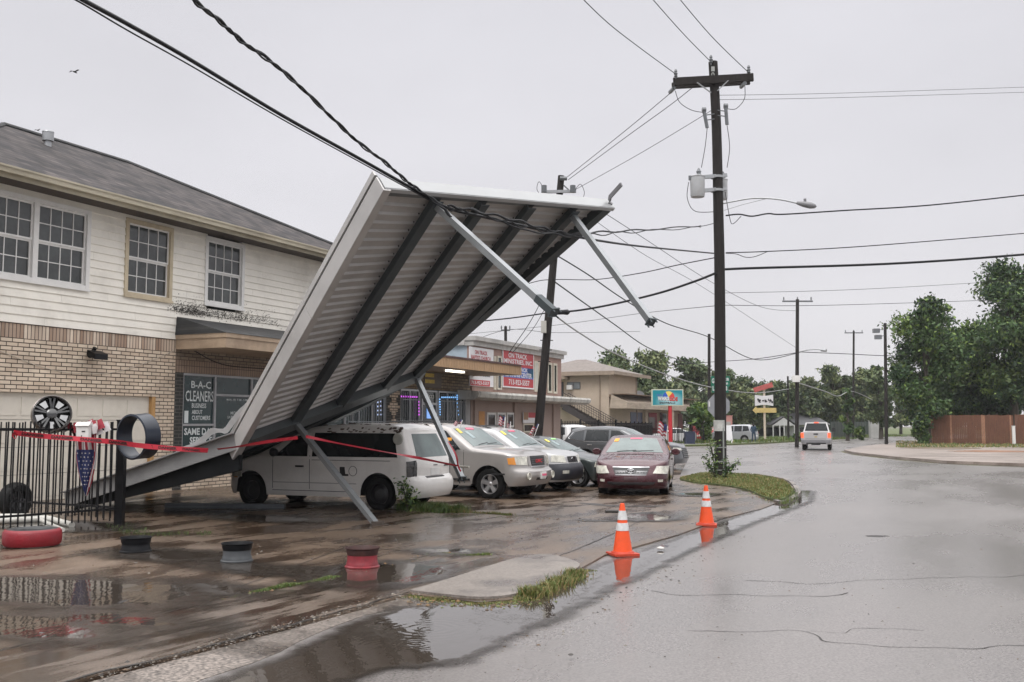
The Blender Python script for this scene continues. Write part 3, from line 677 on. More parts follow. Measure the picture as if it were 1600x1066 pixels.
# flood light
fl = fp(140, 554, OF); m = MB(); c = bp(fl[0], OF, fl[1])
m.lathe([(0, 0), (.09, 0), (.09, .03), (0, .03)], 14, Matrix(((U.x, 0, N.x), (U.y, 0, N.y), (0, 1, 0))), c + N * .01)
m.tube([c + N * .03, c + N * .16], .03, 8); m.build('floodlight_bracket', black_metal, house)
f_ = MB(); f_.hexa([c + U * a + N * b + Vector((0, 0, z)) for a in (-.2, .2) for (b, z) in ((.12, -.02), (.14, .1), (.4, -.14), (.4, .0))])
f_.tube([c + N * .1 + Vector((0, 0, .06)), c + N * .18 + Vector((0, 0, .16))], .05, 8)
f_.build('floodlight_head', black_metal, house)
wr = [bp(fp(x, y, OF + .02)[0], OF + .02, fp(x, y, OF + .02)[1]) for x, y in ((-20, 542), (20, 556), (60, 572), (110, 583), (170, 583), (220, 570), (272, 548))]
MB().tube(smoothpts(wr, 5), .008, 5).build('wall_wire', M('wire_beige', (.45, .4, .33)), house)
wr = [bp(fp(x, y, OF + .02)[0], OF + .02, fp(x, y, OF + .02)[1]) for x, y in ((275, 545), (300, 547), (330, 563), (360, 572), (420, 577))]
MB().tube(smoothpts(wr, 5), .014, 5).build('wall_wire', cable_m, house)
# mildew speckles under the awning flashing
ms_ = MB()
for _ in range(1500):
    px = random.choice((random.gauss(300, 22), random.gauss(375, 40))); py = 492 + abs(random.gauss(0, 1)) * 4 + (px - 345) * .13 - random.expovariate(1 / 5.)
    if not 262 < px < 440: continue
    q = fp(px, py, OF + .04); r_ = random.uniform(.005, .016)
    ms_.add([bp(q[0] + r_ * math.cos(t) * 1.3, OF + .041, q[1] + r_ * math.sin(t)) for t in np.arange(0, 6.2, 1.05)], [tuple(range(6))])
tag(ms_.build('mildew', mold, house), kind='stuff')

# ============================================================ SINGLE STOREY SHOP ROW (3323)
s0_, s1_ = 29.6, fp(735, 600, OF)[0]
shop = thing('corner_shop', 'tan brick single storey shop with lit windows and number 3323', 'building', bp(s0_, OF, 0))
st_brick = brick_mat('rustic_brick', (.25, .19, .12), (.13, .095, .06), (.03, .025, .02), .34, .12, .014)
z_h = fp(690, 610, OF)[1]
ov = OF + 2.3; zf1 = fp(740, 563, ov)[1]; zf0 = fp(740, 578.5, ov)[1]
m = MB(); m.fbox(s0_, s1_, OF - .2, OF, z_h, zf1 - .25); m.build('brick_wall', st_brick, shop)
m = MB(); m.fbox(s0_ - .2, s1_ + .1, OF - 9, ov - .03, zf1 - .24, zf1 + .02); m.build('roof', M('roof_felt', (.09, .085, .085), .8, .3, 2), shop)
vw = M('stained_board', (.42, .27, .15), .6, .25, 9, stretch=(3, 3, .4), dirt=.3)
m = MB(); k = s0_ - .2
while k < s1_ + .05:
    m.fbox(k + .004, k + .2, ov - .03, ov + .01, zf0, zf1 - .02); k += .204
m.fbox(s1_ + .1, s1_ + .13, OF - 1, ov, zf0, zf1 - .02)
m.build('fascia', vw, shop)
m = MB(); m.fbox(s0_ - .2, s1_ + .12, ov - .02, ov + .05, zf1 - .02, zf1 + .05); m.build('drip_edge', M('rusty_edge', (.09, .05, .045), .7, .4), shop)
m = MB(); m.fbox(s0_, s1_ + .1, OF, ov - .03, zf0 + .02, zf0 + .05); m.build('soffit', M('soffit_beige', (.36, .29, .22), .7, .1), shop)
lm = fp(710, 578.5, OF + 1.4); m = MB(); m.fbox(lm[0] - .55, lm[0] + .75, OF + 1.3, OF + 1.45, zf0 - .05, zf0 + .02)
m.build('fluorescent_lamp', M('lamp_tube', (1., .93, .78), .4, 0, emit=3.5), shop)
aluf = M('alu_light', (.42, .44, .46), .35, .1, metal=.3)
def S_(px): return fp(px, 640, OF)[0]
zb0 = .55
darkin = M('dark_interior_glass', (.02, .028, .03), .1, .4, 1)
parts = [('w', 540, 603), ('p', 603, 626), ('w', 626, 657), ('d', 660, 684), ('w', 686, 728)]
fr = MB(); pn = MB(); pier = MB()
pier.fbox(S_(603), S_(625.5), OF - .2, OF + .02, 0, z_h); pier.build('dark_brick_pier', darkbrick, shop)
cb = MB(); cz = [.8, 1.75, 2.55]
for zc in (fp(614, 668, OF)[1], fp(614, 636, OF)[1], fp(614, 614, OF)[1]):
    for r_, wd in ((-3, .12), (-2, .3), (-1, .55), (0, .8), (1, .55), (2, .3), (3, .12)):
        c0 = (S_(603) + S_(625.5)) / 2; cb.fbox(c0 - wd / 2, c0 + wd / 2, OF + .02, OF + .035, zc + r_ * .12 - .055, zc + r_ * .12 + .055)
cb.build('diamond_bricks', brickm, shop)
m = MB(); m.fbox(S_(728), s1_, OF - .2, OF, 0, z_h); m.fbox(s0_, S_(728), OF - .2, OF - .02, 0, zb0); m.build('lower_wall', M('painted_wall_grey', (.3, .3, .3), .6), shop)
for kd, a, b in parts:
    if kd == 'p': continue
    sa, sb = S_(a), S_(b); z0 = 0.03 if kd == 'd' else zb0; zt = z_h - .03
    fr.fbox(sa, sa + .07, OF - .1, OF - .02, z0, zt); fr.fbox(sb - .07, sb, OF - .1, OF - .02, z0, zt)
    fr.fbox(sa + .07, sb - .07, OF - .1, OF - .021, zt - .07, zt); fr.fbox(sa + .07, sb - .07, OF - .1, OF - .021, z0, z0 + .07)
    if kd == 'd': zz = fp(671, 631, OF)[1]; fr.fbox(sa + .07, sb - .07, OF - .1, OF - .023, zz - .05, zz + .05)
    if kd == 'w' and b - a > 30:
        k = sa + .07
        n_ = int((sb - sa) / .95)
        for i in range(1, n_ + 1): x = sa + (sb - sa) * i / (n_ + 1); fr.fbox(x - .03, x + .03, OF - .1, OF - .024, z0 + .07, zt - .07)
    pn.fbox(sa + .05, sb - .05, OF - .09, OF - .08, z0 + .05, zt - .05)
fr = fr.build('window_frame', aluf, shop); pn.build('pane', darkin, fr)
for kd, a, b in parts:
    if kd != 'w': continue
    bars = MB(); sa, sb = S_(a) + .08, S_(b) - .08; k = sa
    while k < sb: bars.fbox(k, k + .02, OF + .03, OF + .05, zb0 + .1, z_h - .15); k += .16
    for z in (zb0 + .1, fp(700, 641, OF)[1] - .5, z_h - .45): bars.fbox(sa, sb, OF + .026, OF + .05, z, z + .03)
    bars.build('security_bars', M('bars_grey', (.25, .27, .28), .45, .1, metal=.4), shop)
def leds(pts, colr, nm):
    for (x0, y0, x1, y1, n_) in pts:
        m = MB()
        for i in range(n_):
            t = i / max(1, n_ - 1); q = fp(x0 + (x1 - x0) * t, y0 + (y1 - y0) * t, OF + .0)
            m.fbox(q[0] - .035, q[0] + .035, OF - .005, OF + .012, q[1] - .028, q[1] + .028)
        tag(m.build('string_lights', M(nm, colr, .4, 0, emit=.9), shop), kind='stuff')
leds([(627, 619.5, 651, 620.5, 9), (654, 628, 654.5, 648, 5)], (.75, .12, .9), 'led_violet')
leds([(690, 621, 715, 621, 14), (687, 624, 688, 648, 7), (714, 618, 716, 648, 6)], (.25, .55, 1.), 'led_blue')
leds([(590.5, 616, 590.5, 648, 6), (595, 614, 595, 648, 6)], (.6, .7, 1.), 'led_white')
q = wtext('3323', 665.5, 616.5, 678, 622.5, None, bold=.02, o=OF - .07); q.build('house_number', wl, shop)
a = fp(673, 650, OF); m = MB(); m.fbox(a[0] - .2, a[0] + .25, OF - .07, OF - .05, a[1] - .1, a[1] + .5); m.build('lit_poster', M('lit_poster', (.25, .45, .9), .5, .6, 6, emit=.7), shop)
a = fp(662, 581, OF); b = fp(688.5, 607, OF)
sg = thing('shop_sign', 'brown and yellow poster sign on the tan brick above door 3323', 'sign', bp(a[0], OF, b[1]))
m = MB(); m.fbox(a[0], b[0], OF + .004, OF + .04, b[1], a[1]); m.build('sign_board', M('sign_brown', (.055, .035, .02), .4, .3, 5), sg)
ww = b[0] - a[0]; hh = a[1] - b[1]; m = MB()
m.fbox(a[0] + .05, a[0] + ww * .58, OF + .04, OF + .045, b[1] + hh * .28, b[1] + hh * .52); m.fbox(a[0] + .05, a[0] + ww * .55, OF + .04, OF + .045, b[1] + hh * .68, b[1] + hh * .92)
m.build('yellow_panel', M('sign_yellow', (.42, .30, .04), .5, .3, 8), sg)
lt = MB()
for i, (t, f0, f1, g0, g1) in enumerate((('OPEN LATE', .06, .56, .14, .22), ('WINGS & MORE', .06, .56, .04, .11), ('BBQ', .64, .95, .72, .92), ('TO GO', .66, .92, .1, .2))):
    pass
# ============================================================ ON TRACK BUILDING
t0, t1 = s1_ + .15, fp(877, 600, OF)[0]
pinkb = brick_mat('pink_stucco', (.36, .235, .195), (.33, .215, .18), (.31, .2, .17), .8, .4, .004)
pinkl = M('mauve_wall', (.33, .25, .215), .7, .12, 1.2, dirt=.3, dirtcol=(.17, .12, .1))
trk = thing('brick_hall', 'pinkish two storey hall with tall narrow windows and two church banners', 'building', bp(t0, OF, 0))
zc = fp(800, 545, OF + .1)[1]; z_aw = fp(800, 614, OF + .9)[1]; z_ab = fp(800, 626.5, OF + .9)[1]
m = MB(); m.fbox(t0, t1, OF - .25, OF, z_aw, zc - .1); m.fbox(t1 - .2, t1, OF - 10, OF - .25, 0, zc - .1); m.build('upper_wall', pinkb, trk)
m = MB(); m.fbox(t0, t0 + .2, OF - 10, OF - .25, 0, zc - .1); m.build('side_wall', M('pale_blue_wall', (.38, .46, .52), .6, .1), trk)
m = MB(); m.fbox(t0 + .2, t1 - .2, OF - 10, OF - .25, zc - .4, zc - .3); m.build('roof', M('flat_roof_felt', (.1, .1, .1), .9), trk)
m = MB(); m.fbox(t0 - .1, t1 + .1, OF - .3, OF + .12, zc - .12, zc + .1); m.fbox(t0 - .15, t1 + .2, OF - .3, OF + .25, zc + .1, zc + .28); m.fbox(t0 - .15, t0 + .1, OF - 10, OF - .3, zc - .1, zc + .25)
m.build('cornice', M('cornice_grey', (.42, .41, .39), .6, .15, dirt=.4), trk)
m = MB(); m.fbox(t0, t1, OF - .25, OF - .05, 0, z_ab + .1)
for px in (804, 866, 884): pass
for px in (741, 803, 864): sp__ = fp(px, 640, OF)[0]; m.fbox(sp__, sp__ + .35, OF - .05, OF + .04, 0, z_ab)
m.build('lower_wall', pinkl, trk)
m = MB(); prof = [(0, 0), (.75, 0), (.95, .1), (1.0, .3), (.95, .42), (0, .5)]
ta, tb = fp(745, 620, OF + .9)[0], fp(921, 617, OF + .9)[0]
for i in range(len(prof)):
    (o1, h1), (o2, h2) = prof[i], prof[(i + 1) % len(prof)]
    m.add([bp(ta, OF + o1, z_ab + h1 * (z_aw - z_ab) / .45), bp(tb, OF + o1, z_ab + h1 * (z_aw - z_ab) / .45), bp(tb, OF + o2, z_ab + h2 * (z_aw - z_ab) / .45), bp(ta, OF + o2, z_ab + h2 * (z_aw - z_ab) / .45)], [(0, 1, 2, 3)])
m.add([bp(ta, OF + o, z_ab + h * (z_aw - z_ab) / .45) for o, h in prof], [tuple(range(6))]); m.add([bp(tb, OF + o, z_ab + h * (z_aw - z_ab) / .45) for o, h in prof], [tuple(range(6))])
m.build('canopy_ledge', M('ledge_paint', (.50, .49, .45), .6, .15, 2, dirt=.85, dirtcol=(.06, .055, .05), dscale=2.2, stretch=(1, 1, .4)), trk)
def simplewin(parent, px0, py0, px1, py1, o, fcol, gmat=dark_glass, t=.07, name='window'):
    a = fp(px0, py1, o); b = fp(px1, py0, o); m = MB(); s0, s1, z0, z1 = a[0], b[0], a[1], b[1]
    m.fbox(s0, s0 + t, o, o + .05, z0, z1); m.fbox(s1 - t, s1, o, o + .05, z0, z1); m.fbox(s0 + t, s1 - t, o, o + .048, z0, z0 + t); m.fbox(s0 + t, s1 - t, o, o + .048, z1 - t, z1)
    f = m.build(name, fcol, parent); g = MB(); g.fbox(s0 + t, s1 - t, o + .002, o + .02, z0 + t, z1 - t); g.build('pane', gmat, f); return f
crm = M('cream_frame', (.55, .51, .42), .6, .1)
for x0, x1 in ((834, 841.5), (855, 861.5), (864, 869.5)): simplewin(trk, x0, 565 + (x0 - 834) * .12, x1, 612 + (x0 - 834) * .1, OF + .003, crm, M('panel_cream', (.5, .5, .45)) if x0 == 834 else dark_glass, .1)
for x0, x1 in ((771, 774), (776, 783)): simplewin(trk, x0, 557, x1, 609, OF + .003, crm, dark_glass, .08)
for x0, x1 in ((760, 774), (776, 789), (791, 802)): simplewin(trk, x0, 645, x1, 668, OF - .045, trimwhite, dark_glass, .09)
simplewin(trk, 817, 662, 833, 676, OF - .045, crm, dark_glass, .07)
a = fp(749, 668, OF); b = fp(758, 643, OF); m = MB(); m.fbox(a[0], b[0], OF - .045, OF - .02, a[1], b[1]); m.build('plywood_panel', M('plywood', (.5, .24, .07), .6, .15), trk)
def flatsign(nm, label, x0, y0, x1, y1, o, base, bands, texts, cat='sign', frame=None):
    a = fp(x0, y1, o); b = fp(x1, y0, o); s0, s1, z0, z1 = a[0], b[0], a[1], b[1]; ww, hh = s1 - s0, z1 - z0
    t = thing(nm, label, cat, bp(s0, o, z0)); m = MB(); m.fbox(s0, s1, o, o + .04, z0, z1); m.build('sign_board', base, t)
    if frame:
        m = MB(); q = .06; m.fbox(s0 - q, s1 + q, o, o + .055, z1, z1 + q); m.fbox(s0 - q, s1 + q, o, o + .055, z0 - q, z0); m.fbox(s0 - q, s0, o, o + .054, z0, z1); m.fbox(s1, s1 + q, o, o + .054, z0, z1); m.build('sign_frame', frame, t)
    for (u0, u1, v0, v1, mt) in bands:
        m = MB(); m.fbox(s0 + ww * u0, s0 + ww * u1, o + .04, o + .045, z0 + hh * v0, z0 + hh * v1); m.build('colour_band', mt, t)
    for (tx, u0, u1, v0, v1, mt) in texts:
        q = text(None, tx, mt, bp(s0 + ww * u0, o + .046, z0 + hh * v0), U, (0, 0, 1), ww * (u1 - u0), hh * (v1 - v0), th=.004, bold=.02); q.build('lettering', mt, t)
    return t
sw_ = M('sign_white', (.68, .67, .68), .5, .03); sr = M('sign_red', (.42, .045, .055), .5, .1, 2); sb = M('sign_blue', (.07, .14, .42), .5, .1); st = M('sign_teal', (.05, .25, .3), .5, .1); skk = M('sign_black', (.03, .03, .035), .5)
flatsign('church_banner', 'white banner with red ON TRACK lettering behind the shop roof edge', 732.5, 547, 770, 602.5, OF + .02, sw_, [(.02, .84, .01, .16, sr)], [('ON TRACK', .2, .72, .82, .93, sr), ('BAPTIST CHURCH', .06, .86, .68, .79, sr), ('Pastor V.D. Daniels', .06, .84, .26, .34, skk), ('713-923-5557', .06, .8, .04, .13, sw_)])
flatsign('ministries_banner', 'red and blue ON TRACK MINISTRIES banner with phone number on pink wall', 785, 553.5, 832, 603, OF + .02, sr, [(0, 1, .25, .56, sb), (.78, 1, .3, .56, st)], [('ON TRACK', .16, .78, .80, .94, sw_), ('MINISTRIES, INC.', .03, .97, .62, .77, sw_), ('TRACK', .42, .8, .44, .55, sw_), ('LEARNING CENTER', .06, .94, .27, .41, sw_), ('713-923-5557', .17, .86, .05, .2, sw_)], frame=sw_)
flatsign('shop_poster', 'small red and white poster on the lower wall behind the leaning pole', 816.5, 645, 836, 661, OF + .0, sw_, [(.4, 1, .5, 1, sr), (.02, .38, .3, 1, M('poster_tan', (.3, .18, .1)))], [])
# ============================================================ BEIGE APARTMENT BUILDING
OB = -29.
apt = thing('apartment_building', 'beige two storey apartment block with outside stair and flat shop awning', 'building', bp(85, OB, 0))
beige = M('beige_stucco', (.47, .385, .30), .75, .08, .8, dirt=.3, dirtcol=(.3, .22, .16), dscale=.5)
sc0 = fp(951, 600, OB)[0]; sc1 = fp(994, 600, OB)[0]; zee = fp(951, 582, OB)[1]
def onside(px, py, s):     # pixel -> (o, z) on the plane s = const
    r = ray(px, py); t = s / (r.x * U.x + r.y * U.y); P_ = Vector((0, 0, CAMH)) + r * t
    return P_.x * N.x + P_.y * N.y, P_.z
o_l = onside(868, 600, sc0)[0]
m = MB(); m.fbox(sc0, sc1, o_l - 3, OB, 0, zee); m.build('wall', beige, apt)
m = MB(); a_, b_, c_, d_ = bp(sc0 - .7, OB + .7, zee + .05), bp(sc1 + 2.2, OB + .7, zee + .05), bp(sc1 + 2.2, o_l - 3.6, zee + .05), bp(sc0 - .7, o_l - 3.6, zee + .05)
zz = zee + 1.45; r1, r2 = bp(sc0 + 4, o_l + .5, zz), bp(sc0 + 4, OB - 3.6, zz)
m.add([a_, b_, c_, d_, r1, r2], [(0, 3, 4, 5), (0, 5, 1), (1, 5, 4, 2), (2, 4, 3), (0, 1, 2, 3)])
m.build('roof', M('brown_shingle', (.19, .165, .15), .85, .2, 3), apt)
m = MB(); m.fbox(sc0 - .75, sc0 - .7, o_l - 3.6, OB + .7, zee - .25, zee + .1); m.fbox(sc0 - .75, sc1 + 2.2, OB + .7, OB + .78, zee - .2, zee + .1); m.fbox(sc0 + .003, sc1 + 2, OB + .0, OB + .7, zee - .1, zee - .05)
m.tube([bp(sc0 - .05, OB - .8, zee), bp(sc0 - .05, OB - .8, .2)], .06, 6); m.fbox(sc1 - .15, sc1 + .05, OB, OB + .08, 2, zee)
m.build('gutter', M('gutter_brown', (.28, .22, .17), .6, .2), apt)
def sidebox(m, px0, py0, px1, py1, s, d0, d1):
    a = onside(px0, py1, s); b = onside(px1, py0, s); m.fbox(s + d0, s + d1, min(a[0], b[0]), max(a[0], b[0]), a[1], b[1])
m = MB(); sidebox(m, 886.5, 597, 907, 608.5, sc0, -.06, -.003); f = m.build('window', M('frame_dark', (.12, .12, .12)), apt)
m = MB(); sidebox(m, 887.5, 598, 896, 607.5, sc0, -.08, -.06); sidebox(m, 897.5, 598, 906, 607.5, sc0, -.08, -.06); m.build('pane', M('screen_grey', (.2, .22, .23), .4), f)
m = MB(); sidebox(m, 888, 602, 896, 609, sc0, -.45, -.08); m.build('air_conditioner', trimwhite, apt)
m = MB(); sidebox(m, 876, 597, 880.5, 620, sc0, -.05, -.003); m.build('door', M('door_dark', (.05, .05, .05)), apt)
m = MB(); sidebox(m, 868, 589, 890, 594, sc0, -1.4, -.003); m.build('door_hood', M('hood_brown', (.25, .2, .15), .7, .2), apt)
# stair: landing and flight
stc = M('stair_iron', (.035, .028, .028), .5, .3)
m = MB(); oA, zA_ = onside(884, 632, sc0 - 1.3); oB, zB_ = onside(962, 676, sc0 - 1.3)
for i in range(14):
    t = i / 14; o_ = oA + (oB - oA) * t; z_ = zA_ + (zB_ - zA_) * t; m.fbox(sc0 - 1.9, sc0 - .8, o_, o_ + (oB - oA) / 14, z_ - .12, z_)
for sx in (sc0 - 1.92, sc0 - .78):
    m.beam(bp(sx, oA, zA_ - .2), bp(sx, oB, zB_ - .2), .06, .5, U)
    m.beam(bp(sx, oA, zA_ + 1.), bp(sx, oB, zB_ + 1.), .05, .05, U); m.beam(bp(sx, oA, zA_ + .6), bp(sx, oB, zB_ + .6), .03, .03, U)
    for i in range(22):
        t = i / 21; m.beam(bp(sx, oA + (oB - oA) * t, zA_ + (zB_ - zA_) * t), bp(sx, oA + (oB - oA) * t, zA_ + (zB_ - zA_) * t + 1), .025, .025, U)
m.fbox(sc0 - 1.9, sc0 - .003, onside(868, 632, sc0 - 1)[0], oA, zA_ - .2, zA_)
m.build('staircase', stc, apt)
# flat-roofed shop wing
OW = OB + 1.6; sw0 = sc0 + .1; sw1 = fp(1090, 645, OW)[0]; zw1 = fp(1020, 628, OW)[1]; zw0 = fp(1020, 640, OW)[1]
m = MB(); m.fbox(sw0, sw1 - 1, OB - 8, OB + .02, 0, zw0 + .1); m.build('wing_wall', beige, apt)
m = MB()
for (oa, za_, ob, zb2) in ((OB, zw0, OW, zw0), (OW, zw0, OW, zw0 + .55), (OW, zw0 + .55, OB + .2, zw1 + .5), (OB + .2, zw1 + .5, OB, zw0)):
    m.add([bp(sw0, oa, za_), bp(sw1, oa, za_), bp(sw1, ob, zb2), bp(sw0, ob, zb2)], [(0, 1, 2, 3)])
m.add([bp(sw0, OB, zw0), bp(sw0, OW, zw0), bp(sw0, OW, zw0 + .55), bp(sw0, OB + .2, zw1 + .5)], [(0, 1, 2, 3)])
m.build('wing_awning', M('awning_tan', (.40, .33, .26), .7, .18, .8, dirt=.6, dirtcol=(.12, .09, .06), stretch=(1, 1, 4)), apt)
m = MB(); m.fbox(sw0 + .02, sw1, OB + .2, OW + .04, zw1 + .5, zw1 + .56); m.fbox(sw0, sw1, OB - 8, OB + .2, zw1 + .3, zw1 + .5); m.build('wing_roof', M('wing_roof_brown', (.19, .13, .09), .8, .3), apt)
for x0, x1, mt in ((985, 1003, M('vending_blue', (.02, .05, .12), .3)), (1013, 1026, dark_glass), (1031, 1041, dark_glass), (1059, 1066, M('door_maroon', (.15, .03, .03)))):
    a = fp(x0, 640, OB + .03)[0]; b = fp(x1, 640, OB + .03)[0]; m = MB(); m.fbox(a, b, OB + .022, OB + .06, .2, 2.9); m.build('shop_door', mt, apt)
m = MB(); m.fbox(fp(1026.5, 640, OB)[0], fp(1030, 640, OB)[0], OB + 1.2, OB + 1.5, 0, zw0); m.build('awning_post', beige, apt)
m = MB(); m.fbox(fp(1004, 640, OB)[0], fp(1008, 640, OB)[0], OB + .03, OB + .3, 0, zw0); m.build('awning_post', beige, apt)
for i, (px, py) in enumerate(((999, 619), (1010, 628))):
    p = at(px, py, 95 + i * 2); d = thing('satellite_dish', ['upper left grey satellite dish on the flat wing roof', 'lower right grey satellite dish on the flat wing roof'][i], 'satellite dish', (p.x, p.y, zw1 + .55), 'satellite dishes')
    m = MB(); q = Vector((0.3, -.85, .42)).to_track_quat('Z', 'Y').to_matrix(); m.lathe([(0, 0), (.2, .02), (.38, .09), (.5, .16), (.5, .14), (.38, .07), (.2, 0), (0, -.02)], 20, q, p); m.build('dish', M('dish_grey', (.45, .46, .48), .5), d, smooth=60)
    MB().tube([p, (p.x, p.y, zw1 + .5)], .05, 6).build('mast', galv, d)
# ============================================================ COLLAPSED METAL CANOPY
trimblk_ = M('screw_dark', (.02, .02, .02), .5)
cA, cB, cC, cD = at(592, 290, 14.19), at(948, 320, 17.56), at(370, 690, 18.26), at(650, 582, 21.77)
gE = G(104, 799); gE.z = .24
gF = Vector((-9.25, 25.5, .34))
def P_up(s, t): return (cA * (1 - s) + cB * s) * (1 - t) + (cC * (1 - s) + cD * s) * t
def P_lo(s, t):
    p = (cC * (1 - s) + cD * s) * (1 - t) + (gE * (1 - s) + gF * s) * t
    return p + Vector((0, 0, -.3 * math.sin(math.pi * t) * s + .05 * s * math.sin(9 * t + 5 * s) * math.sin(math.pi * t)))
nU = (cC - cA).cross(cB - cA).normalized()
nL = (gE - cC).cross(cD - cC).normalized()
if nL.z > 0: nL = -nL
dAB = (cB - cA).normalized(); dAC = (cC - cA).normalized()
canopy = thing('collapsed_canopy', 'storm tipped corrugated metal canopy with dangling posts leaning over the parked white van', 'canopy', G(588, 826))
sheetm = M('ribbed_sheet', (.42, .41, .40), .42, .12, 1.5, metal=.15, dirt=.55, dirtcol=(.26, .25, .24), dscale=1.1, stretch=(1, 1, 1))
trimblk_ = M('screw_dark', (.02, .02, .02), .5)
purm = M('purlin_dark', (.055, .067, .073), .5, .2, 2, metal=.1, spec=.3)
fasm = M('fascia_white_metal', (.37, .38, .385), .35, .06, 1.5, metal=.15, dirt=.25, dirtcol=(.4, .39, .38))
fasg = M('fascia_grey_metal', (.50, .49, .48), .38, .1, 1.5, metal=.3, dirt=.3, dirtcol=(.25, .24, .23))
def corr(Pf, nn, L, wv=0.):
    m = MB(); per = .19; vs_t = []; k = 0.
    while k < L:
        for d, h in ((0, 0), (.13, 0), (.158, 1), (.168, 1), (.183, 0)):
            if k + d < L: vs_t.append(((k + d) / L, h))
        k += per
    vs_t.append((1., 0)); NS = 10
    for (t, h) in vs_t:
        for i in range(NS + 1):
            s = i / NS; q = Pf(s, t) + nn * (.034 * h + .03 * mnoise.noise(Vector((s * 3.1, t * L * .55, L))) + .012 * mnoise.noise(Vector((s * 9, t * L * 2, L)))) + nn * (.012 * math.sin(7 * s + 3 * t * L * .4)); m.v.append(q)
    n = NS + 1
    for j in range(len(vs_t) - 1):
        for i in range(NS): m.f.append((j * n + i, j * n + i + 1, (j + 1) * n + i + 1, (j + 1) * n + i)); m.m.append(0)
    # upper skin so the sheet has thickness
    k0 = len(m.v); m.v += [v - nn * .006 for v in m.v[:k0]]; nf = len(m.f)
    m.f += [tuple(k0 + i for i in f[::-1]) for f in m.f[:nf]]; m.m += [0] * nf
    return m
corr(P_up, nU, (cC - cA).length).build('roof_sheet', sheetm, canopy)
corr(P_lo, nL, (gE - cC).length * 1.02).build('buckled_sheet', sheetm, canopy)
def run(m, pts, wid, dep, side, nn):
    for a, b in zip(pts, pts[1:]): m.beam(a + nn * dep / 2, b + nn * dep / 2, wid, dep, side)
for st_, sb_ in ((.2155, .255), (.405, .494), (.615, .76), (.83, .955)):
    m = MB(); pts = [P_up(st_ + (sb_ - st_) * t, .012 + t * .985) for t in np.linspace(0, 1, 5)]
    for a, b in zip(pts, pts[1:]):
        m.beam(a + nU * .085 + dAB * .0, b + nU * .085, .17, .03, dAB); m.beam(a + nU * .125 - dAB * .08, b + nU * .125 - dAB * .08, .016, .1, dAB)
        m.beam(a + nU * .175 - dAB * .0, b + nU * .175 - dAB * .0, .17, .014, dAB)
    pl_ = m.build('purlin', purm, canopy); m = MB()
    for i in range(34): c_ = P_up(st_ + (sb_ - st_) * (i + .5) / 34, (i + .5) / 34) + nU * .055 - dAB * .115; m.box(c_, (.022, .022, .022))
    tag(m.build('screws', trimblk_, pl_), kind='stuff')
m = MB()
for t0_, t1_ in zip(np.linspace(0, 1, 6), np.linspace(0, 1, 6)[1:]):
    a, b = P_up(1, t0_), P_up(1, t1_); m.beam(a + nU * .08 - dAB * .11, b + nU * .08 - dAB * .11, .22, .16, dAB)
m.build('edge_beam', purm, canopy)
dCD = (cD - cC).normalized(); m = MB()
m.beam(P_up(0.02, .985) + nU * .1, P_up(1, .985) + nU * .1, .28, .2, dAC)
m.build('header_beam', M('header_steel', (.13, .145, .15), .4, .15, 2, metal=.4), canopy)
m = MB(); m.beam(P_up(0, .012) + nU * .05, P_up(1, .012) + nU * .05, .07, .07, dAC); m.build('header_beam', M('header_steel', (.13, .145, .15)), canopy)
# fascia strips
m = MB(); k = P_up(0, -.012); q = P_up(1.005, -.012)
m.beam(k + nU * .03 - dAB * .0, q + nU * .04, .025, .21, dAC); m.beam(k + nU * .14 + dAC * .03, q + nU * .15 + dAC * .03, .07, .02, dAC)
m.build('front_fascia', fasm, canopy)
m = MB()
for t0_, t1_ in ((-.012, .43), (.432, 1.05)):
    a, b = P_up(0, t0_), P_up(0, t1_); m.beam(a + nU * .04 - dAB * .03, b + nU * .04 - dAB * .03, .025, .27, dAB); m.beam(a + nU * .17 + dAB * .03, b + nU * .17 + dAB * .03, .12, .02, dAB)
    m.beam(a - nU * .175 - dAB * .035, b - nU * .175 - dAB * .035, .03, .085, dAB)
m.build('side_fascia', fasg, canopy)
m = MB(); m.beam(P_up(0, -.01) - nU * .12 - dAB * .0, P_up(0, 1.03) - nU * .12 - dAB * .0, .02, .06, dAB); m.build('fascia_gap', trimblk_, canopy)
m = MB()
dEC = (gE - cC).normalized(); sdl = nL.cross(dEC).normalized(); pts = [P_lo(0, t) for t in np.linspace(-.0, 1, 9)]
for i, (a, b) in enumerate(zip(pts, pts[1:])): m.beam(a + Vector((0, 0, .0)) - U * .03, b - U * .03, .04, .30, U); m.beam(a - U * .1 + Vector((0, 0, .15)), b - U * .1 + Vector((0, 0, .15)), .14, .02, U)
m.build('lower_fascia', M('lower_fascia_grey', (.27, .27, .27), .4, .12, 1.5, metal=.3, dirt=.4, dirtcol=(.14, .14, .14)), canopy)
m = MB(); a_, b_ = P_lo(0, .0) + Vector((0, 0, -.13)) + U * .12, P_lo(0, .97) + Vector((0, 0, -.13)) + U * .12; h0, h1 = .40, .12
m.hexa([p + U * k - Vector((0, 0, h)) for p, hh in ((a_, h0), (b_, h1)) for k in (-.05, .05) for h in (0, hh)]); m.build('lower_shade_beam', M('shade_beam_black', (.008, .009, .01), .6, .3, spec=.12), canopy)  # tapered beam added below the strip, coloured black for the shade under the sheet
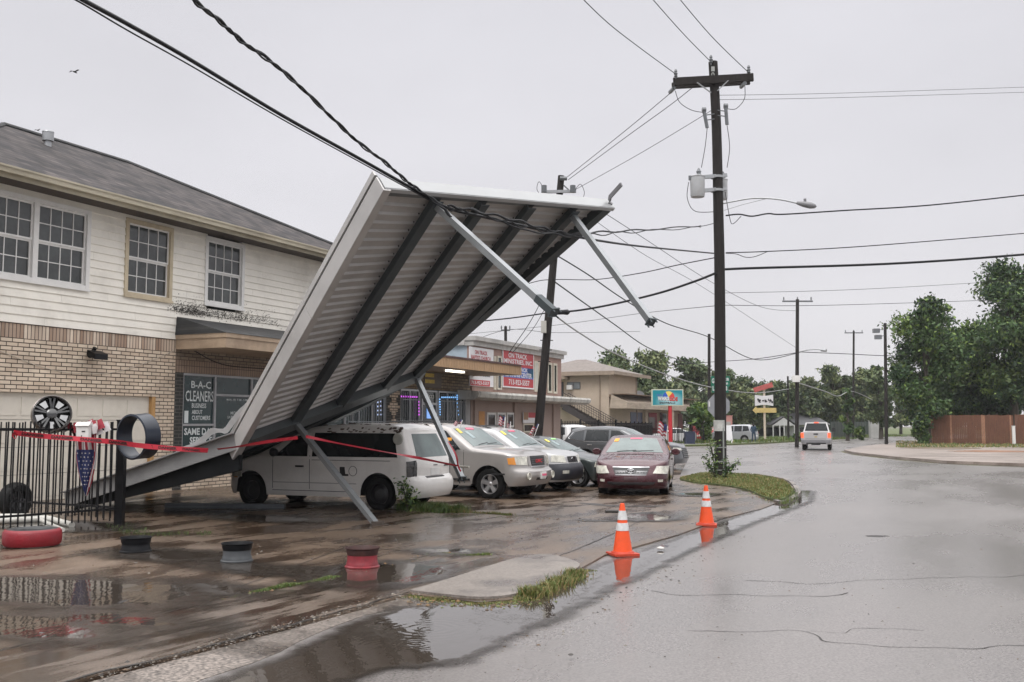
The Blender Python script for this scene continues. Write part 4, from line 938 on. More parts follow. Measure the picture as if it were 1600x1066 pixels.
# crumpled flashing at the fold
m = MB(); cr_ = [P_up(0, .80), P_up(0, .86) - nU * .12, P_up(0, .93) - nU * .2 - dAB * .06, P_lo(0, .02) - dAB * .12 + Vector((0, 0, .2)), P_lo(0, .09) - dAB * .1 + Vector((0, 0, .28)), P_lo(0, .2) + Vector((0, 0, .18)), P_lo(0, .32) + Vector((0, 0, .16))]
cr2 = [p + Vector((-.09, .05, .07 + .012 * math.sin(i * 2.1))) for i, p in enumerate(cr_)]
A1 = smoothpts(cr_, 4); A2 = smoothpts(cr2, 4)
m.slab(lambda u, v: ((lambda i: (A1[i].lerp(A2[i], v) + Vector((0, 0, .007 * math.sin(i * 1.9 + v * 2))), nU))(int(round(u * (len(A1) - 1))))), len(A1) - 1, 3, .01)
m.build('crumpled_flashing', M('flashing_grey', (.42, .42, .42), .4, .1, metal=.2), canopy)
m = MB()
for s in (.33, .66, .97):
    pts = [P_lo(s, t) + nL * .09 for t in np.linspace(0, 1, 7)]
    for a, b in zip(pts, pts[1:]): m.beam(a, b, .2, .14, U)
m.build('buckled_purlin', purm, canopy)
# posts
pm = M('post_galv', (.27, .285, .295), .36, .12, 3, metal=.5)
for (s, t, fx, fy, fd, nm) in ((.222, .035, 865, 488, 13.5, 'd'), (.84, .035, 1017, 503, 15.38, 'd'), (.262, .985, 588, 824, None, 'g'), (.97, .985, 722, 748, 20.2, 'd')):
    a = P_up(s, t) + nU * .05; b = G(fx, fy) + Vector((0, 0, .045)) if fd is None else at(fx, fy, fd)
    m = MB(); m.beam(a, b, .096, .096, dAB); post = m.build('post', pm, canopy)
    d = (b - a).normalized(); m = MB()
    if fd is None: m.box(b - Vector((0, 0, .012)) + Vector((.05, 0, 0)), (.30, .22, .035), Matrix.Rotation(.3, 3, 'Z')); m.box(b + Vector((.02, 0, .03)), (.2, .18, .06))
    else:
        m.beam(b - d * .01, b + d * .015, .16, .14, dAB)
        for i in (-1, 1):
            for j in (-1, 1): c = b + dAB * .06 * i + d.cross(dAB) * .05 * j; m.tube([c, c + d * .07], .012, 6)
        if s < .5: m.beam(b - d * .36, b - d * .01, .108, .108, dAB)
    m.build('base_plate', purm if fd is not None else M('plate_rust', (.06, .045, .035), .6, .3), post)
m = MB(); q = P_up(.99, -.02)
m.beam(q, at(953, 308, 17.3), .05, .04, nU); m.beam(at(953, 308, 17.3), at(971, 288, 17.0), .07, .03, nU); m.beam(q + nU * .1, at(951, 316, 17.4), .04, .03, nU); m.build('bent_bracket', M('bracket_grey', (.2, .2, .21), .5, .2, metal=.4), canopy)

# fallen beam on the ground
m = MB(); a, b = G(259, 796) + Vector((0, 0, .085)), G(445, 797) + Vector((0, 0, .075)); m.beam(a, b, .12, .10, (0, 1, 0)); m.beam(a + Vector((0, -.075, -.035)), b + Vector((0, -.075, -.03)), .05, .03, (0, 1, 0))
tag(m.build('fallen_beam', M('fallen_beam_grey', (.09, .10, .11), .4, .2, metal=.4), at=G(350, 797)), 'loose grey metal beam lying on the wet concrete before the white van', 'beam')

# ============================================================ VEHICLES
def paint(name, col, metal=.3, rough=.28, **k): return M(name, col, rough, k.pop('var', .06), k.pop('scale', 1.5), metal=metal, coat=.6, **k)
wind_glass = M('windscreen_glass', (.13, .165, .16), .12, .3, 1.3, spec=.6)
side_glass = M('side_glass', (.012, .015, .016), .06, .3, 1, spec=.5)
trimblk = M('trim_black', (.02, .02, .022), .45, .2)
lampclear = M('lamp_clear', (.58, .57, .5), .12, .35, 9, coat=.8)
lampam = M('lamp_amber', (.75, .28, .03), .2, .1, coat=.8)
lampred = M('lamp_red', (.45, .02, .02), .2, .15, coat=.8)
lampsmoke = M('lamp_smoke', (.03, .03, .03), .15, .5, 8, coat=.8)
plateW = M('plate_white', (.68, .68, .66), .4)
chromed = M('chrome_dull', (.34, .34, .35), .3, .1, metal=1.)
seamm = M('panel_seam', (.03, .03, .03), .6)
stick_y = M('sticker_yellow', (.75, .6, .1), .5); stick_p = M('sticker_pink', (.65, .12, .2), .5); stick_w = M('sticker_paper', (.28, .34, .35), .5); stick_o = M('sticker_orange', (.85, .35, .03), .5)
class Car:
    def __init__(c, name, label, pos, heading, sp, group=None, cat='car'):
        c.sp = sp; c.L, c.W = sp['L'], sp['W']; c.rf, c.rr = sp.get('rf', .6), sp.get('rr', .4); c.ef = sp.get('ef', 2.8); c.er = sp.get('er', 3.2)
        c.top = sp['top']; c.zb = sp.get('zb', .24); c.belt = sp['belt']; c.H = max(z for _, z in c.top); c.tum = sp.get('tum', .16)
        c.fd = sp.get('fd', [(0.2, .1), (.45, 0), (.7, .05), (1.1, .2)]); c.rd = sp.get('rd', [(.2, .08), (.5, 0), (.75, .05), (1.6, .1)])
        c.wx = sp['wx']; c.wr = sp['wr']; c.ar = sp.get('ar', c.wr * 1.16); c.wz = c.wr
        h = Vector((*heading, 0)).normalized(); ang = math.atan2(-h.y, -h.x)
        c.root = thing(name, label, cat, pos, group, ang)
        out = []
        nA = 13
        for i in range(nA + 1):
            y = (c.W / 2) * math.sin(math.pi / 2 * i / nA) if i < nA else c.W / 2
            out.append(c.xf(y))
        xs = [c.rf]
        st = sorted(set([round(v, 3) for v in np.arange(c.rf + .05, c.L - c.rr - .02, .075)] + [round(w + s * c.ar, 4) for w in c.wx for s in (-1, 1)] + [round(w + c.ar * math.cos(a), 4) for w in c.wx for a in np.linspace(.15, 3.0, 12)]))
        c.out = [(x, y) for x, y in out] + [(x, c.W / 2) for x in st if c.rf + .01 < x < c.L - c.rr - .01]
        rear = [c.xr((c.W / 2) * math.sin(math.pi / 2 * i / nA)) for i in range(nA, -1, -1)]
        c.out += rear
        c.body()
    def xf(c, y):
        q = min(1, abs(y) / (c.W / 2)); return (c.rf * (1 - (1 - q ** c.ef) ** (1 / c.ef)), y)
    def xr(c, y):
        q = min(1, abs(y) / (c.W / 2)); return (c.L - c.rr * (1 - (1 - q ** c.er) ** (1 / c.er)), y)
    def warp(c, x, y, z):
        zt = lerp(c.top, x)
        wf = max(0, 1 - x / .75) ** 1.3; wr_ = max(0, 1 - (c.L - x) / .75) ** 1.3
        X = x + lerp(c.fd, z) * wf - lerp(c.rd, z) * wr_
        b = lerp(c.belt, x); k = 1.
        if z > b: k -= c.tum * ((z - b) / (c.H - b)) ** 1.15
        else:
            k -= .035 * max(0, (b - z) / b - .0) ** 2 + .012 * math.exp(-((z - b + .02) / .05) ** 2) * 0
            if z < .42: k -= .05 * ((.42 - z) / .3) ** 2
        r_ = .09; d = zt - z
        if d < r_: k -= (r_ - math.sqrt(max(0, r_ * r_ - (r_ - d) ** 2))) / (c.W / 2) * .75
        # shoulder over the bonnet line
        return Vector((X - c.L / 2, y * k, z))
    def zbot(c, x, y):
        z = c.zb
        if abs(y) > c.W / 2 * .93:
            for w in c.wx:
                d = c.ar ** 2 - (x - w) ** 2
                if d > 0: z = max(z, c.wz + math.sqrt(d))
        return z
    def body(c):
        m = MB(); NR = 18; cols = []
        for (x, y) in c.out:
            zb = c.zbot(x, y); zt = lerp(c.top, x); row = []
            for j in range(NR + 1):
                t = j / NR; t = t if t < .6 else .6 + .4 * (1 - (1 - (t - .6) / .4) ** 1.7)
                row.append(zb + (zt - zb) * t)
            cols.append((x, y, row))
        for sgn in (1, -1):
            k = len(m.v)
            for (x, y, row) in cols:
                for z in row: m.v.append(c.warp(x, y * sgn, z))
            n = NR + 1
            for i in range(len(cols) - 1):
                for j in range(NR):
                    a = k + i * n + j; f = (a, a + n, a + n + 1, a + 1); m.f.append(f if sgn > 0 else f[::-1]); m.m.append(0)
        n = NR + 1; tot = len(cols) * n; NC = 10; k = len(m.v)
        for i, (x, y, row) in enumerate(cols):
            a = m.v[i * n + NR]
            for j in range(1, NC):
                v = 1 - 2 * j / NC; p = Vector((a.x, a.y * v, a.z + c.crown(x) * (1 - v * v))); p.x -= 0; m.v.append(p)
        for i in range(len(cols) - 1):
            def idx(i, j): return i * n + NR if j == 0 else (tot + i * n + NR if j == NC else k + i * (NC - 1) + j - 1)
            for j in range(NC):
                f = (idx(i, j), idx(i + 1, j), idx(i + 1, j + 1), idx(i, j + 1)); m.f.append(f[::-1]); m.m.append(0)
        c.bodyo = m.build('body', c.sp['mat'], c.root, smooth=38, local=True)
        m = MB(); z1 = c.wz + c.ar * .9
        m.box((0, 0, (c.zb + .02 + z1) / 2), (c.L - .5, c.W - .52, z1 - c.zb - .02)); m.build('chassis', trimblk, c.root, local=True)
        for w in c.wx:
            for s in (-1, 1): c.wheel(w, s)
    def crown(c, x):
        return .035 if lerp(c.top, x) > lerp(c.belt, x) + .3 else .03 * min(1, x / .5, (c.L - x) / .3)
    def wheel(c, x, s):
        r = c.wr; tw = .22; y0 = s * (c.W / 2 * .975 - tw / 2 - .02); rr = r * c.sp.get('rim', .64)
        ax = Matrix(((1, 0, 0), (0, 0, s), (0, 1, 0)))   # local z -> +-y
        cc = Vector((x - c.L / 2, y0, r))
        m = MB(); h = tw / 2
        m.lathe([(rr, -h * .8), (r * .9, -h), (r * .975, -h * .85), (r, -h * .5), (r, h * .5), (r * .975, h * .85), (r * .9, h), (rr * 1.03, h * .88), (rr * .98, h * .6), (rr * .98, -h * .8)], 36, ax, cc)
        t = m.build('wheel', rubber, c.root, smooth=50, local=True)
        m = MB(); style = c.sp.get('wheel', 'alloy')
        m.lathe([(rr * 1.0, h * .88), (rr * .96, h * .9), (rr * .92, h * .6), (rr * .9, h * .1)], 36, ax, cc)
        if style == 'steel':
            m.lathe([(rr * .9, h * .1), (rr * .6, h * .25), (rr * .5, h * .45), (rr * .25, h * .5), (0, h * .55)], 24, ax, cc)
            rim = m.build('rim', M('steel_wheel_black', (.02, .02, .022), .4, .2), t, smooth=40, local=True)
        else:
            ns = c.sp.get('spokes', 5)
            m.lathe([(rr * .26, -h * .1), (rr * .26, h * .5), (rr * .18, h * .62), (0, h * .65)], 20, ax, cc)
            for i in range(ns):
                a = 2 * math.pi * i / ns + .3; d = Vector((math.cos(a), math.sin(a), 0)); q = Vector((-math.sin(a), math.cos(a), 0)); wd = rr * (1.1 / ns)
                vs = []
                for (rad, ww, z0, z1) in ((rr * .2, wd, h * .1, h * .55), (rr * .95, wd * 1.35, h * .2, h * .72)):
                    for e in (-1, 1):
                        for z in (z0, z1): vs.append(ax @ (d * rad + q * ww * e * (1 if z == z0 else .8) + Vector((0, 0, z))) + cc)
                m.hexa(vs)
            rim = m.build('rim', alu, t, smooth=30, local=True)
            m = MB(); m.lathe([(rr * .92, -h * .2), (0, -h * .2)], 24, ax, cc); m.build('brake_disc', M('brake_dark', (.05, .05, .05), .5), t, local=True)
    # surface functions
    def side(c, x, z, s): return c.warp(x, s * c.yo(x), z)
    def yo(c, x):
        if x < c.rf: q = 1 - x / c.rf; return c.W / 2 * (1 - q ** c.ef) ** (1 / c.ef)
        if x > c.L - c.rr: q = 1 - (c.L - x) / c.rr; return c.W / 2 * max(0, 1 - q ** c.er) ** (1 / c.er)
        return c.W / 2
    def front(c, v, z): y = v * c.W / 2; return c.warp(c.xf(y)[0], y, z)
    def rear(c, v, z): y = v * c.W / 2; return c.warp(c.xr(y)[0], y, z)
    def topp(c, x, v):
        zt = lerp(c.top, x); a = c.warp(x, c.yo(x), zt); return Vector((a.x, a.y * v, a.z + c.crown(x) * (1 - v * v)))
    def patch(c, fn, q, name, mat, nu=8, nv=5, off=.005, parent=None, bow=0.):
        # q: four corners (a,b): low-left, low-right, high-right, high-left in fn space
        m = MB()
        def pt(u, v):
            lo = (q[0][0] + (q[1][0] - q[0][0]) * u, q[0][1] + (q[1][1] - q[0][1]) * u); hi = (q[3][0] + (q[2][0] - q[3][0]) * u, q[3][1] + (q[2][1] - q[3][1]) * u)
            return (lo[0] + (hi[0] - lo[0]) * v, lo[1] + (hi[1] - lo[1]) * v + bow * math.sin(math.pi * u) * v)
        def f3(u, v): return fn(*pt(u, v))
        def f(u, v):
            p = f3(u, v); e = .01; du = f3(min(1, u + e), v) - f3(max(0, u - e), v); dv = f3(u, min(1, v + e)) - f3(u, max(0, v - e)); n = du.cross(dv)
            if n.length < 1e-9: n = Vector((0, 0, 1))
            n.normalize(); o = p - Vector((0, 0, .6)); 
            if n.dot(o) < 0: n = -n
            return p - n * .02, n
        m.slab(f, nu, nv, off + .02)
        return m.build(name, mat, parent or c.root, smooth=35, local=True)
    def sides(c, q, name, mat, both=True, **k):
        r = []
        for s in ((1, -1) if both is True else (both,)): r.append(c.patch(lambda x, z: c.side(x, z, s), q, name, mat, **k))
        return r
    def strip(c, pts, wd, name, mat, s, off=.004, parent=None):
        m = MB(); P = [c.side(x, z, s) + Vector((0, s * off, 0)) for x, z in pts]
        for a, b in zip(P, P[1:]): m.beam(a, b, wd, .012, Vector((0, 0, 1)) if abs((b - a).normalized().z) < .7 else Vector((1, 0, 0)))
        return m.build(name, mat, parent or c.root, local=True)
    def mirror(c, x, z, mat, glass=True):
        for s in (1, -1):
            p = c.side(x, z, s); m = MB(); k = Vector((p.x, p.y + s * .14, p.z + .04))
            m.lathe([(0, -.07), (.07, -.06), (.1, -.02), (.105, .03), (.09, .05), (0, .05)], 14, Matrix(((0, 0, -1), (1.15, 0, 0), (0, .85, 0))), k); m.beam(p + Vector((0, -s * .02, 0)), k - Vector((0, 0, .03)), .05, .03, (1, 0, 0)); m.build('wing_mirror', mat, c.root, local=True, smooth=40)
    def handle(c, x, z, mat=None):
        for s in (1, -1):
            p = c.side(x, z, s); m = MB(); m.box(p + Vector((0, s * .012, 0)), (.2, .035, .035)); m.build('door_handle', mat or trimblk, c.root, local=True)
    def rack(c, x0, x1, v=.78, mat=None, h=.07):
        for s in (1, -1):
            P = [c.topp(x, s * v) for x in np.linspace(x0, x1, 7)]; P = [p + Vector((0, 0, h if 0 < i < 6 else .0)) for i, p in enumerate(P)]
            m = MB(); m.tube(P, .02, 6); m.build('roof_rail', mat or trimblk, c.root, local=True, smooth=50)
        for x in (x0 + .35, x1 - .35):
            a, b = c.topp(x, v), c.topp(x, -v); m = MB(); m.tube([a + Vector((0, 0, h)), b + Vector((0, 0, h))], .016, 6); m.build('roof_rail', mat or trimblk, c.root, local=True)
    def wipers(c, x, n=2):
        for v in ((.55, -.05), (.05, -.6)):
            m = MB(); P = [c.topp(x + .03 + .05 * t, v[0] + (v[1] - v[0]) * t) + Vector((-.0, 0, .012)) for t in (0, .5, 1)]; m.tube(P, .008, 5); m.build('wiper', trimblk, c.root, local=True)
def stickers(c, x, sgn=1, y='y', p=True, w=True, colr=None):
    c.patch(c.topp, [(x, .82 * sgn), (x, .66 * sgn), (x - .16, .66 * sgn), (x - .16, .82 * sgn)], 'sticker', colr or stick_y, off=.014, nu=2, nv=2)
    if p: c.patch(c.topp, [(x + .0, .22), (x + .0, -.25), (x - .06, -.25), (x - .06, .22)], 'sticker', stick_p, off=.014, nu=4, nv=2)
    if w: c.patch(c.topp, [(x - .12, .5 * sgn), (x - .12, .32 * sgn), (x - .36, .28 * sgn), (x - .36, .46 * sgn)], 'sticker', stick_w, off=.012, nu=2, nv=3)

# ---- white minivan, nose to the building
van_p = paint('van_white_paint', (.74, .72, .69), .0, .32, dirt=.25, dirtcol=(.4, .37, .33), dscale=2)
sp = dict(L=5.1, W=1.94, mat=van_p, rf=.85, rr=.42, ef=2.4, er=3.4, zb=.26, top=[(0, .72), (.12, .82), (.5, .95), (1.0, 1.08), (1.15, 1.13), (2.2, 1.60), (2.5, 1.67), (3.3, 1.71), (4.4, 1.69), (4.95, 1.62), (5.1, 1.56)],
          belt=[(0, 1.0), (5, 1.03)], tum=.17, fd=[(.2, .12), (.42, 0), (.6, .02), (.8, .12)], rd=[(.2, .16), (.36, .02), (.52, 0), (.62, .02), (.66, .12), (.95, .12), (1.56, .42)], wx=(.92, 4.12), wr=.335, ar=.42, wheel='steel')
rw = Vector((-2.74, 20.95, 0)); H = -N
H = Matrix.Rotation(R(3), 3, 'Z') @ H; Hc = Vector((H.x, H.y, 0)); rw += Vector((-.04, 0, 0)); ce = rw + Hc * (4.12 - 2.55) + U * (1.94 / 2 - .12)
_vs = 1.05
van = Car('minivan', 'white minivan with flaking roof paint and black rear pillars parked nose in under the canopy', ce, (H.x, H.y), sp, cat='van')
c = van; van.root.scale = (1, 1, _vs)
c.patch(c.topp, [(1.2, .86), (1.2, -.86), (2.15, -.84), (2.15, .84)], 'windscreen', wind_glass)
# facing the building: the visible flank is the left one (road side to the right)
c.sides([(1.55, 1.06), (2.38, 1.06), (2.34, 1.53), (2.05, 1.46)], 'side_window', side_glass, nu=6)
c.sides([(2.50, 1.06), (4.62, 1.06), (4.5, 1.53), (2.5, 1.54)], 'side_window', side_glass, nu=10)
rg = c.patch(c.rear, [(-.74, 1.06), (.74, 1.06), (.68, 1.52), (-.68, 1.52)], 'rear_window', wind_glass, nu=10)
c.patch(c.rear, [(-.52, .64), (.3, .64), (.3, .66), (-.52, .66)], 'bumper_step', trimblk, off=.03)
c.patch(c.rear, [(-.25, .70), (.18, .70), (.18, .84), (-.25, .84)], 'number_plate', plateW, off=.008)
for s in (1, -1): c.patch(c.rear, [(s * .985, .68), (s * .80, .68), (s * .80, 1.0), (s * .985, .98)], 'tail_light', lampsmoke, off=.012, nu=6)
c.patch(c.rear, [(-.12, .89), (.05, .89), (.05, .905), (-.12, .905)], 'tailgate_handle', trimblk, off=.012)
c.patch(c.rear, [(.4, .86), (.68, .86), (.68, .885), (.4, .885)], 'badge', seamm, off=.01)
for x in (1.5, 2.44): c.sides([(x, .4), (x + .012, .4), (x + .012, 1.08), (x, 1.08)], 'door_seam', seamm, nu=1, nv=6, off=.002)
c.sides([(1.5, .36), (3.55, .36), (3.55, .372), (1.5, .372)], 'door_seam', seamm, nu=6, nv=1, off=.002)
c.sides([(1.5, .52), (3.6, .52), (3.6, .535), (1.5, .535)], 'door_seam', M('seam_soft', (.3, .29, .28)), nu=6, nv=1, off=.003)
c.sides([(2.5, .985), (4.4, .985), (4.4, .995), (2.5, .995)], 'door_seam', seamm, nu=6, nv=1, off=.003)
c.handle(2.2, .86); c.mirror(1.62, 1.1, trimblk)
c.sides([(3.2, .68), (3.34, .68), (3.32, .86), (3.2, .86)], 'peeled_patch', trimblk, nu=2, nv=2, off=.004)
c.sides([(3.32, .68), (3.41, .68), (3.41, .72), (3.32, .72)], 'peeled_patch', trimblk, nu=2, nv=2, off=.004)
for s in (1, -1):
    p = c.side(3.52, .78, s); m = MB(); m.lathe([(.1, 0), (.1, .006), (.092, .006), (.092, 0)], 24, Matrix(((1, 0, 0), (0, 0, s), (0, 1, 0))), p + Vector((0, s * .002, 0))); m.build('fuel_door', seamm, c.root, local=True)
for s in (1, -1): c.patch(c.front, [(s * .99, .62), (s * .7, .6), (s * .7, .74), (s * .99, .76)], 'headlight', lampclear, off=.01); c.sides([(.42, .6), (.55, .6), (.53, .7), (.42, .7)], 'turn_signal', lampam, both=s, nu=2, nv=2)
m = MB()
for _ in range(120):
    x = random.uniform(2.6, 4.95); s_ = random.choice((1, -1)); v = s_ * random.uniform(.85, 1.) ; p = c.topp(x, v)
    if x > 4.5 or random.random() < .5: p = c.side(min(x, 4.75), random.uniform(1.55, 1.64), s_) + Vector((0, s_ * .001, 0))
    r_ = random.uniform(.008, .035); n_ = random.randint(4, 6); nrm = Vector((0, s_ * .75, .65)); a_ = nrm.cross(Vector((1, 0, 0))).normalized()
    k = random.uniform(1, 2.2); m.add([p + nrm * .004 + Vector((1, 0, 0)) * r_ * k * math.cos(2 * math.pi * i / n_) + a_ * r_ * math.sin(2 * math.pi * i / n_) for i in range(n_)], [tuple(range(n_))])
tag(m.build('flaked_paint', M('flaked_primer', (.10, .07, .055), .8, .4), c.root, local=True), kind='stuff')
m = MB(); p = c.side(4.66, 1.42, 1); p2 = c.side(4.66, 1.42, -1)
for q, s in ((p, 1), (p2, -1)): m.lathe([(0, .0), (.1, .0), (.12, .03), (.1, .05), (0, .05)], 20, Matrix(((1, 0, 0), (0, 0, s), (0, 1, 0))), q - Vector((0, s * .01, 0)))
m.build('round_reflector', M('reflector_dull', (.4, .4, .36), .4), c.root, local=True)

# ---- silver truck-based SUV, nose to the road
hd = Matrix.Rotation(R(-3), 3, 'Z') @ N
env_p = paint('suv_silver_beige', (.37, .35, .335), .45, .3)
sp = dict(L=4.90, W=1.92, mat=env_p, rf=.5, rr=.3, ef=3.0, zb=.34, top=[(0, 1.0), (.1, 1.07), (.5, 1.13), (1.2, 1.2), (1.42, 1.23), (2.12, 1.70), (2.3, 1.76), (2.8, 1.80), (4.0, 1.80), (4.7, 1.75), (4.9, 1.70)],
          belt=[(0, 1.1), (4.9, 1.14)], tum=.17, fd=[(.3, .14), (.42, .02), (.55, -.04), (.68, -.03), (.74, .08), (1.1, .14)], rd=[(.3, .1), (.5, 0), (.7, .04), (1.1, .08), (1.75, .3)], wx=(.94, 3.81), wr=.375, ar=.45, rim=.62, spokes=5)
fw = Vector((-.48, 23.95, 0)); ce = fw - hd * (4.9 / 2 - .94) + U * (1.92 / 2 - .1)
suv = Car('suv', 'silver beige SUV with red grille letters beside the white van', ce, (hd.x, hd.y), sp, cat='suv'); c = suv
c.patch(c.topp, [(1.46, .9), (1.46, -.9), (2.1, -.86), (2.1, .86)], 'windscreen', wind_glass); c.wipers(1.45)
c.sides([(1.72, 1.19), (2.5, 1.17), (2.5, 1.68), (2.2, 1.64)], 'side_window', side_glass); c.sides([(2.6, 1.17), (3.5, 1.17), (3.5, 1.69), (2.6, 1.69)], 'side_window', side_glass); c.sides([(3.6, 1.18), (4.55, 1.2), (4.4, 1.66), (3.6, 1.69)], 'side_window', side_glass)
c.patch(c.rear, [(-.8, 1.15), (.8, 1.15), (.72, 1.62), (-.72, 1.62)], 'rear_window', side_glass)
gr = c.patch(c.front, [(-.34, .80), (.34, .80), (.40, 1.04), (-.40, 1.04)], 'grille', trimblk, off=.012)
for z in (.85, .9, .95, 1.0): c.patch(c.front, [(-.34, z), (.34, z), (.345, z + .008), (-.345, z + .008)], 'grille_bar', M('bar_grey', (.12, .12, .12), .4), off=.02, nv=1, parent=gr)
c.patch(c.front, [(-.37, .775), (.37, .775), (.345, .80), (-.345, .80)], 'grille_surround', alu, off=.02, nv=2)
for s in (1, -1):
    c.patch(c.front, [(s * .375, .80), (s * .5, .82), (s * .5, 1.04), (s * .43, 1.04)], 'grille_surround', env_p, off=.016, nv=2)
    c.patch(c.front, [(s * .54, .83), (s * .9, .84), (s * .92, 1.03), (s * .54, 1.03)], 'headlight', lampclear, off=.012)
    c.patch(c.front, [(s * .90, .84), (s * .992, .85), (s * .995, 1.0), (s * .92, 1.02)], 'turn_signal', lampam, off=.014)
    q = c.front(s * .66, .57); m = MB(); m.lathe([(0, .0), (.085, .0), (.09, .03), (.075, .03), (.07, .01), (0, .01)], 18, Matrix(((0, 0, -1), (1, 0, 0), (0, 1, 0))), q + Vector((.005, 0, 0))); m.build('fog_light', lampclear, c.root, local=True)
    c.sides([(.5, .60), (.86, .60), (.86, .64), (.5, .64)], 'bumper_vent', trimblk, both=s, nu=2, nv=1)
def front_text(c, t, v, z, wd, ht, mat, off=.03, name='badge'):
    p = c.front(v, z); k = text(None, t, mat, p + Vector((-off, wd / 2, 0)), (0, -1, 0), (0, 0, 1), wd, ht, th=.004, bold=.03); k.build(name, mat, c.root, local=True)
front_text(c, 'GMC', 0, .875, .36, .09, red_m)
c.patch(c.front, [(-.3, .47), (.3, .47), (.3, .53), (-.3, .53)], 'bumper_intake', trimblk, off=.004)
c.patch(c.front, [(-.13, .5), (.13, .5), (.13, .66), (-.13, .66)], 'number_plate', plateW, off=.04); c.patch(c.front, [(-.12, .56), (.12, .56), (.12, .61), (-.12, .61)], 'plate_band', stick_p, off=.045)
for x in (1.62, 2.56, 3.55): c.sides([(x, .5), (x + .012, .5), (x + .012, 1.18), (x, 1.18)], 'door_seam', seamm, nu=1, nv=6, off=.002)
c.sides([(1.45, .45), (3.35, .45), (3.35, .5), (1.45, .5)], 'side_step', trimblk, off=.03, nu=5, nv=2)
c.handle(2.4, 1.0, env_p); c.handle(3.4, 1.0, env_p); c.mirror(1.88, 1.17, trimblk); c.rack(2.5, 4.4, h=.06)
stickers(c, 2.07, 1)
c.sides([(2.0, 1.4), (2.25, 1.4), (2.25, 1.47), (2.0, 1.47)], 'sticker', stick_o, off=.01, nu=2, nv=2)

# ---- silver SUV with black bumper
sf_p = paint('suv_pale_silver', (.46, .46, .46), .35, .3)
sp = dict(L=4.5, W=1.84, mat=sf_p, rf=.6, rr=.35, ef=2.6, zb=.3, top=[(0, .92), (.1, 1.0), (.5, 1.07), (1.15, 1.14), (1.3, 1.17), (2.05, 1.62), (2.25, 1.67), (2.8, 1.7), (3.8, 1.68), (4.35, 1.6), (4.5, 1.55)],
          belt=[(0, 1.0), (4.5, 1.06)], tum=.18, fd=[(.3, .12), (.42, 0), (.6, -.02), (.7, .02), (.76, .08), (1.1, .2)], rd=[(.3, .1), (.5, 0), (.8, .05), (1.6, .35)], wx=(.88, 3.5), wr=.35, ar=.42)
ce2 = suv.root.location + U * 2.55 - N * .05; ce2.z = 0; ce2 += N * .15
sf = Car('suv', 'pale silver SUV with charcoal bumper, third from the canopy', ce2, (hd.x, hd.y), sp, cat='suv'); c = sf
def suvglass(c, a=1.34, b=2.03, rearw=True, s0=1.7):
    c.patch(c.topp, [(a, .88), (a, -.88), (b, -.84), (b, .84)], 'windscreen', wind_glass); c.wipers(a)
    z0 = lerp(c.belt, 2) + .05; zt = c.H - .11
    c.sides([(s0, z0), (2.5, z0), (2.5, zt), (s0 + .5, zt - .05)], 'side_window', side_glass); c.sides([(2.58, z0), (3.35, z0), (3.35, zt), (2.58, zt)], 'side_window', side_glass); c.sides([(3.42, z0), (c.L - .45, z0 + .08), (c.L - .6, zt - .03), (3.42, zt)], 'side_window', side_glass)
    for x in (s0 - .1, 2.54, 3.38): c.sides([(x, .5), (x + .012, .5), (x + .012, z0 - .02), (x, z0 - .02)], 'door_seam', seamm, nu=1, nv=5, off=.002)
suvglass(c)
c.patch(c.front, [(-.99, .36), (.99, .36), (.99, .76), (-.99, .76)], 'bumper', M('bumper_charcoal', (.035, .037, .045), .45, .1), off=.02, nu=24)
c.patch(c.front, [(-.3, .80), (.3, .80), (.3, .95), (-.3, .95)], 'grille', trimblk, off=.014)
p = c.front(0, .875); m = MB(); m.lathe([(.055, 0), (.075, .0), (.075, .012), (.055, .012)], 20, Matrix(((0, 0, -1), (1.3, 0, 0), (0, .8, 0))), p + Vector((-.02, 0, 0))); m.build('badge', chrome, c.root, local=True)
for s in (1, -1): c.patch(c.front, [(s * .42, .79), (s * .93, .82), (s * .9, .99), (s * .48, .97)], 'headlight', lampclear, off=.012); c.patch(c.front, [(s * .5, .52), (s * .72, .52), (s * .72, .6), (s * .5, .6)], 'fog_light', lampclear, off=.03)
c.mirror(1.8, 1.14, sf_p); c.rack(2.3, 4.0, h=.05); stickers(c, 2.0, 1); c.sides([(3.0, 1.3), (3.2, 1.3), (3.2, 1.36), (3.0, 1.36)], 'sticker', stick_y, off=.01, nu=2, nv=2)

# ---- dark sedan behind it
ds_p = paint('sedan_dark_green', (.045, .055, .055), .3, .28)
sp = dict(L=4.6, W=1.8, mat=ds_p, rf=.65, rr=.5, ef=2.5, zb=.22, top=[(0, .66), (.15, .74), (.7, .86), (1.2, .93), (1.3, .95), (2.15, 1.36), (2.5, 1.42), (3.1, 1.40), (3.8, 1.06), (4.5, .98), (4.6, .9)],
          belt=[(0, .9), (4.6, .96)], tum=.24, wx=(.9, 3.55), wr=.32, ar=.385)
def sedanglass(c, a=1.36, b=2.12):
    c.patch(c.topp, [(a, .9), (a, -.9), (b, -.82), (b, .82)], 'windscreen', wind_glass); c.wipers(a)
    c.sides([(1.75, .97), (2.62, .97), (2.62, 1.35), (2.15, 1.31)], 'side_window', side_glass); c.sides([(2.68, .97), (3.6, 1.0), (3.2, 1.33), (2.68, 1.35)], 'side_window', side_glass)
    c.patch(c.topp, [(3.2, .8), (3.2, -.8), (3.72, -.84), (3.72, .84)], 'rear_window', side_glass)
    for x in (1.62, 2.65, 3.5): c.sides([(x, .42), (x + .01, .42), (x + .01, .95), (x, .95)], 'door_seam', seamm, nu=1, nv=5, off=.002)
ce3 = sf.root.location + U * 2.5 + N * .25; ce3.z = 0
